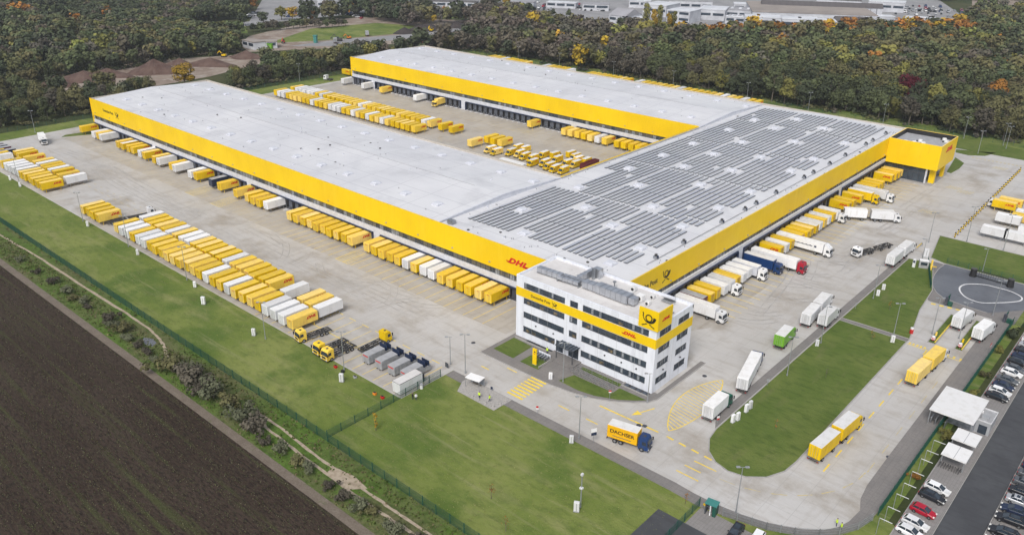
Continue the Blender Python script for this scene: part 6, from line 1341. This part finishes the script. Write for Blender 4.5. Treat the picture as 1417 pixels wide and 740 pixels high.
# undergrowth closing the foot of the woods
uv = []; uc = []
bb = [crown_arrays('bush', 60, .10, s_) for s_ in range(5)]
for i in order[:1500]:
    if not inside[i]: continue
    for _ in range(2):
        v, t = bb[nr.integers(5)]; s_ = nr.uniform(2.2, 4.2); ox, oy = nr.uniform(-4, 4, 2)
        x, y = gx[i]+ox, gy[i]+oy
        if x < 339 and y > -286: continue
        q = v*np.array([s_*1.3, s_*1.3, s_]); q = q+np.array([x, y, -.2]); uv.append(q); uc.append(np.array(PALETTE[('dark green', 'green', 'olive', 'grey-brown')[nr.integers(4)]])[None, :]*t[:, None])
o = bpy.data.objects.new('undergrowth', leaf_mesh('undergrowth', np.concatenate(uv), np.concatenate(uc))); COL.objects.link(o); tag(o, 'dense low undergrowth at the feet of the woods', 'undergrowth', kind='stuff')
# named single trees
g = G(257, 121); tree(g.x, g.y, 14, 'yellow', 'broad golden yellow tree beside the brown soil heaps', None, n=2200, leaf=.022, wide=1.5)
g = G(1254, 150); tree(g.x, g.y, 18, 'dark red', 'single dark red tree rising out of the right wood', None, n=2200, leaf=.022, wide=1.15)
g = G(955, 92); tree(g.x, g.y, 15, 'yellow-green', 'bushy yellow-green tree standing out of the brownish wood', None, n=1800, leaf=.026, wide=1.5)
for k, (qx, qy, h) in enumerate(((893, 52, 26), (903, 54, 22), (911, 52, 24), (924, 56, 20), (930, 55, 21))):
    g = G(qx, qy); tree(g.x, g.y, h, 'yellow' if k % 2 else 'yellow-green', f'slim yellow poplar, {nth(k+1)} from the left in the row before the white halls', 'slim poplars', 'poplar', 800, .02, wide=1.0)
for k, (qx, qy, h, c_, lab) in enumerate([(285, 28, 9, 'orange', 'left small orange tree on the far lawn'), (299, 28, 9, 'orange', 'right small orange tree on the far lawn'), (350, 14, 13, 'orange', 'slender orange tree beside the far road'), (405, 28, 12, 'yellow', 'yellow tree by the far car park, second from the dark one'), (390, 28, 12, 'yellow-green', 'yellow-green tree at the far car park'), (365, 34, 11, 'dark green', 'dark round tree before the far car park'), (335, 36, 11, 'dark green', 'dark tree standing on the far lawn'),
        (456, 30, 19, 'olive', 'tall olive tree at the end of the far car park'), (516, 10, 14, 'orange', 'large orange tree at the top edge, left one'), (558, 10, 13, 'yellow', 'golden tree at the top edge right of the orange one'), (430, 30, 10, 'orange', 'orange shrub-like tree in the far hedge'), (333, 62, 7, 'dark green', 'small dark tree beside the brown-roofed shed'), (700, 12, 12, 'yellow', 'yellow tree at the left end of the industrial estate'), (766, 24, 8, 'dark green', 'round dark tree by the grey yard at the top'), (788, 25, 8, 'green', 'small round tree right of the dark one at the top'), (614, 22, 9, 'orange', 'orange tree on the bank beyond the black heap')]):
    g = G(qx, qy); tree(g.x, g.y, h, c_, lab, None, n=500, leaf=.04, wide=1.3)
hedge = [(x, 37-.09*(x-350)+(3 if x > 440 else 0)) for x in range(352, 480, 9)]
for k, (qx, qy) in enumerate(hedge):
    g = G(qx, qy+8); tree(g.x, g.y, jr.uniform(6, 9), jr.choice(['olive', 'green', 'dark green', 'grey-brown']), f'hedge tree beyond the bare field, {nth(k+1)} from the left', 'hedge trees beyond the field', n=400, leaf=.045, wide=1.5)
for k, (qx, qy) in enumerate([(500+11*i, 84-1.5*i) for i in range(13)]):
    g = G(qx, qy); tree(g.x, g.y, jr.uniform(5, 8), jr.choice(['dark green', 'green', 'olive', 'yellow-green']), f'low tree behind the far wing roof corner, {nth(k+1)} from the left', 'low trees behind the far wing corner', n=600, leaf=.04, wide=1.4)
for k, (x, y, h, lab) in enumerate([(34.5, 49.8, 4.2, 'slim golden sapling on the meadow near the crossing fence'), (2.6, 49.3, 4.0, 'thin orange sapling in the lower meadow'), (-5.0, 53.8, 3.6, 'thin orange sapling nearest the bottom edge of the meadow'), (-27.5, -58, 3.4, 'small orange sapling by the island path'), (-26, -33, 3.2, 'bare sapling in the middle of the long grass island'), (-26.5, -6, 3.0, 'faint orange sapling near the rounded end of the island'), (-25, -78, 3.4, 'small yellow sapling on the northern island'), (-24.4, 26.6, 3, 'thin yellowish sapling by the kerb near the kiosk')]):
    tree(x, y, h, 'yellow' if k in (0,) else 'orange' if k != 4 else 'grey-brown', lab, None, 'poplar' if k == 0 else 'round', 70 if k == 0 else 40, .035 if k == 0 else .03, wide=1.0 if k == 0 else .7)
for k, (x, y, s_, c_, lab) in enumerate([(-53.3, -27, 2.6, 'yellow-green', 'yellow-green bush between the fence and the bicycle shelters'), (-53.4, -9, 1.6, 'orange', 'reddish small bush on the parking grass strip'), (-53.2, -48, 2.0, 'yellow-green', 'yellowish bush on the strip above the canopy'), (-53.2, -58, 2.1, 'olive', 'olive bush on the strip beside the upper cars'), (-52.9, -73, 2.2, 'yellow-green', 'pale bush on the strip before the gate end'), (-53.0, -84, 3.0, 'dark green', 'dark bush at the far end of the strip'), (-73, -2.0, 1.6, 'yellow', 'yellow flowering bush at the right bottom edge'), (-40.5, 28.6, 1.8, 'olive', 'small bush beside the white car at the bottom edge')]):
    tree(x, y, s_, c_, lab, None, 'bush', 400, .07, name='bush', cat='bush')
# scrub along the field track
for k, (x, y, s_) in enumerate([(154.6, 65.9, 2.6), (146, 65.6, 3.0), (140.5, 66.5, 2.2), (136.5, 65.6, 2.4), (132, 66, 1.8), (121.4, 65.8, 3.0), (117, 66.4, 2.6), (113.5, 65.3, 3.2), (108, 66.6, 2.4), (102.8, 66.6, 2.0), (98, 67, 2.2), (94, 67.2, 1.8), (86.4, 66.6, 4.0), (82.5, 64.9, 3.6), (78.2, 66, 4.4), (73, 66.6, 3.6), (69.9, 65.8, 4.2), (63.3, 65.9, 3.0), (57.5, 65.6, 3.6), (52, 67.4, 3.4), (47, 67.6, 2.2), (42.5, 67.5, 2.6), (37.1, 67.0, 2.8), (33.5, 67.2, 2.4), (27, 67.6, 2.0), (22.6, 67.5, 2.4), (18.5, 67.0, 2.6), (15.2, 66.4, 2.2), (9, 67, 3.0), (4.5, 66.4, 2.8), (165, 66.5, 2), (178, 66.8, 2.1)]):
    s_ *= 1.35 if 51 < x < 90 else 1.05
    tree(x, y, s_, ('grey-brown', 'silver-green', 'olive', 'silver-green', 'grey-brown')[k % 5], f'scraggy {("brown", "grey-green", "olive", "grey-green", "brown")[k % 5]} bush by the field track, {nth(k+1)} in the line from the top', 'scrub bushes along the field track', 'bush', 620, .052, name='bush', cat='bush')
# weeds and tufts
def tufts(name, n, fx, smin, smax, cols, label):
    P_ = fx(n); n = len(P_); a = nr.uniform(0, PI, n); s_ = nr.uniform(smin, smax, n); vs = []; cs = []
    for j in range(2):
        aa = a+j*1.6+nr.normal(0, .2, n); dx, dy = np.cos(aa)*s_*.6, np.sin(aa)*s_*.6; lean = nr.normal(0, .25, (n, 2))*s_[:, None]
        q = np.stack([np.stack([P_[:, 0]-dx, P_[:, 1]-dy, np.zeros(n)-.03], 1), np.stack([P_[:, 0]+dx, P_[:, 1]+dy, np.zeros(n)-.03], 1), np.stack([P_[:, 0]+dx*.7+lean[:, 0], P_[:, 1]+dy*.7+lean[:, 1], s_], 1), np.stack([P_[:, 0]-dx*.8+lean[:, 0], P_[:, 1]-dy*.8+lean[:, 1], s_*.8], 1)], 1)
        vs.append(q.reshape(-1, 3)); c = np.array(cols)[nr.integers(0, len(cols), n)]*nr.uniform(.7, 1.3, n)[:, None]; cs.append(np.repeat(c, 4, 0))
    o = bpy.data.objects.new(name, leaf_mesh(name, np.concatenate(vs), np.concatenate(cs))); COL.objects.link(o); tag(o, label, name.replace('_', ' '), kind='stuff')
def inverge(n):
    x = nr.uniform(-25, 235, n); y = 58.6+nr.beta(1.3, 1.3, n)*10.6; keep = ~((y > 59.6) & (y < 61.9) & (x > 95)) & ~((y > 62.4) & (y < 65.9) & (x < 60) & (nr.random(n) < .85)); return np.stack([x, y], 1)[keep]
tufts('weeds', 4500, inverge, .12, .42, [(.10, .15, .03), (.15, .165, .06), (.19, .165, .09), (.08, .12, .025)], 'weeds and long grass along the field track')
def inmead(n):
    x = nr.uniform(-30, 280, n); y = nr.uniform(39.2, 58, n); m = (nr.random(n) < .6) | (x < 60); x2 = nr.uniform(-25, 38, n//3); y2 = nr.uniform(26, 58, n//3); return np.stack([np.r_[x[m], x2], np.r_[y[m], y2]], 1)
tufts('grass_tufts', 5000, inmead, .05, .14, [(.24, .28, .08), (.30, .31, .12), (.2, .24, .06), (.33, .30, .15)], 'tufts of meadow grass')
def infield(n):
    x = nr.uniform(-40, 200, n); r_ = np.round(nr.uniform(72, 130, n)/3.0)*3.0+nr.normal(0, .45, n)
    return np.stack([x, np.clip(r_, 71.8, 140)], 1)
tufts('field_weeds', 26000, infield, .05, .17, [(.10, .115, .05), (.13, .13, .065), (.075, .085, .04), (.16, .15, .10)], 'stubble and weeds sprouting in lines on the dark field')

# ------------------------------------------------------------------ heaps, machines and sheds beyond the site
def heap(px_, py_, rx, ry, h, m, label, rz=0.0, name='soil_heap', cat='soil heap', seed=1):
    g_ = random.Random(seed); g = G(px_, py_); b = MB(); n, k = 26, 7; vs = []
    ph = [g_.uniform(0, 6) for _ in range(6)]
    for j in range(k):
        t = j/k
        for i in range(n):
            a = 2*PI*i/n; w_ = 1+.16*math.sin(2*a+ph[0])+.12*math.sin(3*a+ph[1])+.06*math.sin(7*a+ph[2]+j); vs.append((rx*(1-t)**1.0*w_*math.cos(a), ry*(1-t)*w_*math.sin(a), h*(t**.9)*(1+.10*math.sin(3*a+ph[3]+2*t))*.95-.15))
    vs.append((0, 0, h)); fs = [(j*n+i, j*n+(i+1) % n, (j+1)*n+(i+1) % n, (j+1)*n+i) for j in range(k-1) for i in range(n)]+[((k-1)*n+i, (k-1)*n+(i+1) % n, k*n) for i in range(n)]
    b.add(vs, fs, m); o = b.build(name, loc=(g.x, g.y, 0), rz=rz); tag(o, label, cat, None)
T_ = YAW+PI/2
heap(215, 101, 15, 9, 8.5, 'brown_heap', 'largest conical brown soil heap at the left quarry', T_, seed=1); heap(118, 112, 19, 8, 6, 'brown_heap', 'long dark brown heap left of the large cone', T_, seed=2); heap(76, 120, 9, 7, 6.5, 'brown_heap', 'brown heap at the left end half hidden by trees', T_, seed=3)
heap(150, 106, 14, 7, 5, 'brown_heap', 'low brown heap between the long heap and the cone', T_, seed=8); heap(292, 91, 16, 7, 5, 'brown_heap', 'flat-topped reddish heap right of the golden tree', T_, seed=4); heap(250, 90, 9, 6, 4.5, 'brown_heap', 'small heap just left of the flat-topped one', T_, seed=9)
heap(342, 80, 14, 7, 5, 'brown_heap', 'reddish heap below the brown-roofed shed', T_, seed=5); heap(560, 46, 11, 7, 4.6, 'black_heap', 'black heap at its left rounded end', T_, seed=6); heap(595, 42, 17, 8, 5.5, 'black_heap', 'long dark compost heap behind the yellow loader', T_, seed=7); heap(632, 38, 18, 7, 4.5, 'black_heap', 'flatter dark heap at the right end of the gravel road', T_, seed=10)
heap(617, 58, 10, 7, 5, 'brown_heap', 'grey-brown heap behind the roof corner of the far wing', T_, seed=11); heap(650, 63, 10, 6, 3, 'brown_heap', 'small pale heap behind the far wing roof', T_, seed=12)
def bld(A, B, depth, h, roof, wall, label, gabled=False, wins=True, name='industrial_building', rows=1, ribs=0, roof2=None):
    """a building whose front foot runs between two spots of the ground"""
    p = G(A[0], A[1]+h*1.15); q = G(B[0], B[1]+h*1.15); d = (q-p); L = d.length; d.normalize(); rz = math.atan2(d.y, d.x); n = Vector((-d.y, d.x, 0)); away = 1 if (p+n-CAM).length > (p-CAM).length else -1
    root = empty(name, (p.x, p.y, 0), rz); b = MB(); b.box(0, L, 0, away*depth, 0, h, wall); b.build('wall', root)
    b = MB()
    if gabled:
        y1 = away*(depth+.4); ym = y1/2; z1 = h+depth*.22; b.add([(-.4, -.4*away, h), (L+.4, -.4*away, h), (L+.4, ym, z1), (-.4, ym, z1), (-.4, y1, h), (L+.4, y1, h)], [(0, 1, 2, 3), (3, 2, 5, 4), (0, 3, 4), (1, 5, 2)], roof)
    else:
        b.box(-.3, L+.3, -.3*away, away*(depth+.3), h, h+.5, roof); k = 0
        for k in range(ribs): x = L*(k+.5)/ribs; b.box(x-1.2, x+1.2, away*depth*.3, away*depth*.6, h+.5, h+1.1, roof2 or 'far_roof_white')
    fixn(b.build('roof', root))
    if wins:
        for r_ in range(rows):
            z = h*(r_+.45)/rows; k = max(2, int(L/9)); 
            for i in range(k): b = MB(); b.box(L*i/k+1, L*(i+1)/k-1, -.1*away, 0, z, z+min(2.2, h*.3/rows+.6), 'pane_glass'); b.build('window', root)
    return tag(root, label, 'building', None)
bld((1003, 26), (1030, 28), 16, 6, 'far_roof_white', 'far_wall', 'small white flat roof at the left end of the white hall row', ribs=4, roof2='far_roof_grey')
bld((1030, 28), (1080, 30), 20, 8, 'far_roof_white', 'far_wall', 'left long bluish-white hall along the tree line'); bld((1081, 31), (1131, 33), 20, 8, 'far_roof_white', 'far_wall', 'middle long white hall along the tree line', ribs=1, roof2='black'); bld((1132, 34), (1156, 35), 20, 7, 'far_roof_white', 'far_wall', 'right short white hall along the tree line')
bld((1040, 21), (1212, 27), 85, 9, 'far_roof_tan', 'far_wall', 'huge tan flat-roofed factory hall behind the white halls', wins=False)
# saw-tooth gables of the factory
for k in range(20):
    A = (1052+8.4*k, 9.8+.32*k); B = (1059.5+8.4*k, 10.1+.32*k); bld(A, B, 16, 9.5, 'far_roof_dark', 'far_wall', f'dark gabled shed of the saw-tooth row, {nth(k+1)} from the left', True, False, 'gabled_shed')
for k in range(4): bld((1156+11*k, 34+.3*k), (1165+11*k, 34.3+.3*k), 18, 6, 'far_roof_dark', 'far_wall', f'dark gabled shed by the tree line, {nth(k+1)} of four', True, False, 'gabled_shed')
bld((1197, 27), (1236, 28), 12, 8, 'far_roof_white', 'far_wall', 'white office wing with a dark window band right of the factory'); bld((1212, 34), (1242, 35), 12, 6, 'far_roof_white', 'far_wall', 'low white building before the office wing near the trees'); bld((1250, 28), (1292, 31), 9, 8, 'far_roof_white', 'far_wall', 'dark-fronted white flat building in the truck yard'); bld((1266, 36), (1302, 37), 10, 5, 'far_roof_white', 'far_wall', 'lowest white building behind the treetops, truck yard')
bld((842, 24), (864, 27), 24, 7, 'far_roof_grey', 'far_wall', 'white gabled hall at the left of the estate', True); bld((858, 27), (888, 28), 10, 5, 'far_roof_white', 'far_wall', 'flat white canopy roof beside the gabled hall'); bld((889, 10), (921, 13), 30, 10, 'far_roof_white', 'far_wall', 'tall white hall behind the poplars')
bld((922, 19), (953, 22), 25, 10, 'far_roof_white', 'far_wall', 'white block with dark windows right of the poplars', rows=2); bld((966, 17), (1002, 19), 30, 9, 'far_roof_white', 'far_wall', 'long white hall in the middle of the estate'); bld((1004, 17), (1038, 19), 26, 8, 'far_roof_grey', 'far_wall', 'grey hall left of the huge factory', ribs=3)
bld((806, 8), (842, 9), 14, 6, 'far_roof_grey', 'far_wall', 'grey flat hall at the top edge left of the gabled hall'); bld((1128, 2), (1190, 5), 30, 9, 'far_roof_dark', 'far_wall', 'dark-roofed hall at the top behind the saw-tooth row'); bld((756, 5), (796, 7), 12, 5, 'far_roof_white', 'far_wall', 'low white hall at the top edge near the grey yard'); bld((690, 4), (738, 6), 14, 6, 'far_roof_grey', 'far_wall', 'grey hall at the top edge behind the yellow tree')
bld((590, 4), (660, 6), 12, 6, 'far_roof_dark', 'far_wall', 'dark hall at the top edge above the parked cars'); bld((1200, 5), (1250, 8), 20, 9, 'far_roof_white', 'far_wall', 'white hall at the top behind the truck yard'); bld((440, 3), (452, 4), 10, 10, 'far_roof_white', 'far_wall', 'white block at the top edge beside the far car park')
bld((870, 3), (900, 4), 14, 7, 'far_roof_white', 'far_wall', 'white hall at the very top left of the poplars'); bld((925, 4), (985, 6), 18, 9, 'far_roof_grey', 'far_wall', 'grey-white hall at the very top behind the estate'); bld((1015, 8), (1045, 9), 14, 7, 'far_roof_white', 'far_wall', 'small white hall behind the grey hall')
bld((336, 60), (352, 64), 9, 5, 'far_roof_tan', 'far_roof_white', 'front part of the long brown-roofed shed', name='shed'); bld((352, 63), (384, 62), 10, 4.5, 'far_roof_tan', 'far_wall', 'rear brown-roofed part of the shed with white edge', name='shed')
bld((368, 64), (376, 64.5), 3, 3, 'green_paint', 'green_paint', 'small pale green cabin before the shed', wins=False, name='cabin'); bld((434, 54), (438, 54.2), 2.2, 5, 'teal', 'teal', 'turquoise upright cabin on the bare field edge', wins=False, name='cabin')
def digger(px_, py_, m, lab, rz=0.0, s_=1.0, arm=True):
    g = G(px_, py_); root = empty('excavator', (g.x, g.y, 0), rz); root.scale = (s_,)*3
    for t in (-1, 1): b = MB(); b.cbox(-2.1, 2.1, t*1.1-.3, t*1.1+.3, 0, .9, .2, 'tyre'); b.build('track', root)
    b = MB(); b.cbox(-1.9, 1.6, -1.3, 1.3, 1.0, 2.3, .15, m); b.build('body', root); b = MB(); b.cbox(.4, 1.6, .2, 1.25, 2.2, 3.3, .1, 'glass', m); b.build('cab', root)
    b = MB(); b.bar((1.4, -.2, 1.9), (3.8, -.2, 4.8), .4, .5, m); b.bar((3.8, -.2, 4.8), (6.0, -.2, 2.6), .35, .4, m); b.cbox(5.6, 6.6, -.8, .4, 1.6, 2.7, .1, 'chassis'); b.build('arm', root)
    return tag(root, lab, 'excavator')
digger(597, 44, 'yellow_paint', 'yellow loader standing at the dark compost heap', 2.0); digger(470, 57, 'chassis', 'dark excavator with raised arm beside the gravel road', .8); digger(310, 79, 'yellow_paint', 'small yellow digger on top beside the reddish heap', .5, .8); digger(483, 54, 'orange', 'orange machine on the grass by the gravel road', 1.5, .8); digger(392, 60, 'signal_red', 'red machine parked beside the brown-roofed shed', 2.5, .9); digger(582, 62, 'signal_red', 'red machine peeking out behind the far wing roof', 2.0, .9)
for k, (px_, py_, c_, lab) in enumerate([(464, 60, 'blue_paint', 'small dark blue lorry on the gravel road'), (508, 50, 'grey_paint', 'grey tanker lorry on the gravel road')]):
    g = G(px_, py_); lorry('box_lorry', (g.x+3, g.y-2), (g.x-3, g.y+2), lab, 'lorry', c_, [(-7, -2.3, 'silver_paint' if k else 'grey_box', 'grey_top')], frames=((-6.8, -1),), axles=(-1.35, -5.6))
# far parked cars and lorries, a few pixels each
FC = {}
for nm_, m_ in (('white', 'white_paint'), ('dark', 'black_paint'), ('silver', 'silver_paint'), ('red', 'red_paint'), ('blue', 'blue_paint')):
    b = MB(); b.cbox(-2.2, 2.2, -.9, .9, .3, .95, .12, m_); b.prism([(-1.7, .9), (1.1, .9), (.5, 1.45), (-1.3, 1.45)], -.75, .75, 'glass', 'y', None); b.cbox(-1.25, .45, -.7, .7, 1.4, 1.5, .04, m_)
    for x in (-1.35, 1.35): b.cyl((x, -.92, .32), (x, .92, .32), .32, 'tyre', 8)
    FC[nm_] = b.mesh('far_car')
cg = random.Random(8); cnt = 0
lots = [((398, 24), (450, 17), 4, 12, 2.0, 'car park at the top left beside the far road'), ((480, 20), (500, 26), 3, 5, 2.6, 'yard at the top beside the dirt track'), ((562, 13), (700, 5), 3, 22, 1.6, 'car park above the wooded bank'), ((745, 12), (835, 16), 4, 12, 2.6, 'grey yard left of the gabled hall'), ((868, 33), (905, 34), 2, 6, 2.2, 'yard below the flat white canopy'), ((1240, 20), (1330, 24), 4, 11, 2.6, 'truck yard at the upper right'), ((925, 26), (1000, 27), 2, 9, 2.0, 'yard in front of the white halls'), ((345, 24), (356, 21), 2, 3, 2.5, 'roadside at the top left')]
lots += [((1215, 14), (1300, 17), 3, 10, 3.2, 'upper part of the truck yard'), ((700, 14), (752, 17), 4, 9, 2.4, 'yard at the top left of the estate'), ((860, 38), (945, 40), 3, 12, 2.0, 'yard right before the trees'), ((1140, 33), (1250, 38), 2, 12, 2.4, 'lane behind the tree line'), ((1000, 34), (1040, 36), 2, 5, 2.0, 'corner beside the small flat roof')]
for (a, c, rows_, n_, gap, where) in lots:
    for r_ in range(rows_):
        for i in range(n_):
            if cg.random() < .12: continue
            t = i/max(1, n_-1); qx = a[0]+(c[0]-a[0])*t+cg.uniform(-1, 1); qy = a[1]+(c[1]-a[1])*t-r_*gap; g = G(qx, qy)
            if qy < -3: continue
            k = cg.choice(['white', 'white', 'dark', 'silver', 'dark', 'blue', 'red'] if cg.random() < .5 else ['white', 'silver', 'dark'])
            o = bpy.data.objects.new('far_car', FC[k]); COL.objects.link(o); o.location = (g.x, g.y, 0); o.rotation_euler[2] = cg.uniform(0, 3) if cg.random() < .2 else T_+1.3
            if cg.random() < .3: o.scale = (1.6, 1.25, 1.7)
            tag(o, f'distant {k} vehicle parked in the {where}', 'car', f'distant {k} vehicles in the {where}')
# ------------------------------------------------------------------ autumn haze over the whole land
hz = bpy.data.materials.new('haze'); hz.use_nodes = True; n = hz.node_tree.nodes; n.clear()
ov = n.new('ShaderNodeOutputMaterial'); pv = n.new('ShaderNodeVolumePrincipled'); pv.inputs['Color'].default_value = (.88, .92, 1, 1); pv.inputs['Density'].default_value = 0.00012; pv.inputs['Anisotropy'].default_value = 0.2
hz.node_tree.links.new(pv.outputs[0], ov.inputs['Volume']); MATS['haze'] = hz
b = MB(); b.box(-2600, 4600, -4600, 1600, -1.5, 108, 'haze'); tag(b.build('haze'), kind='stuff')
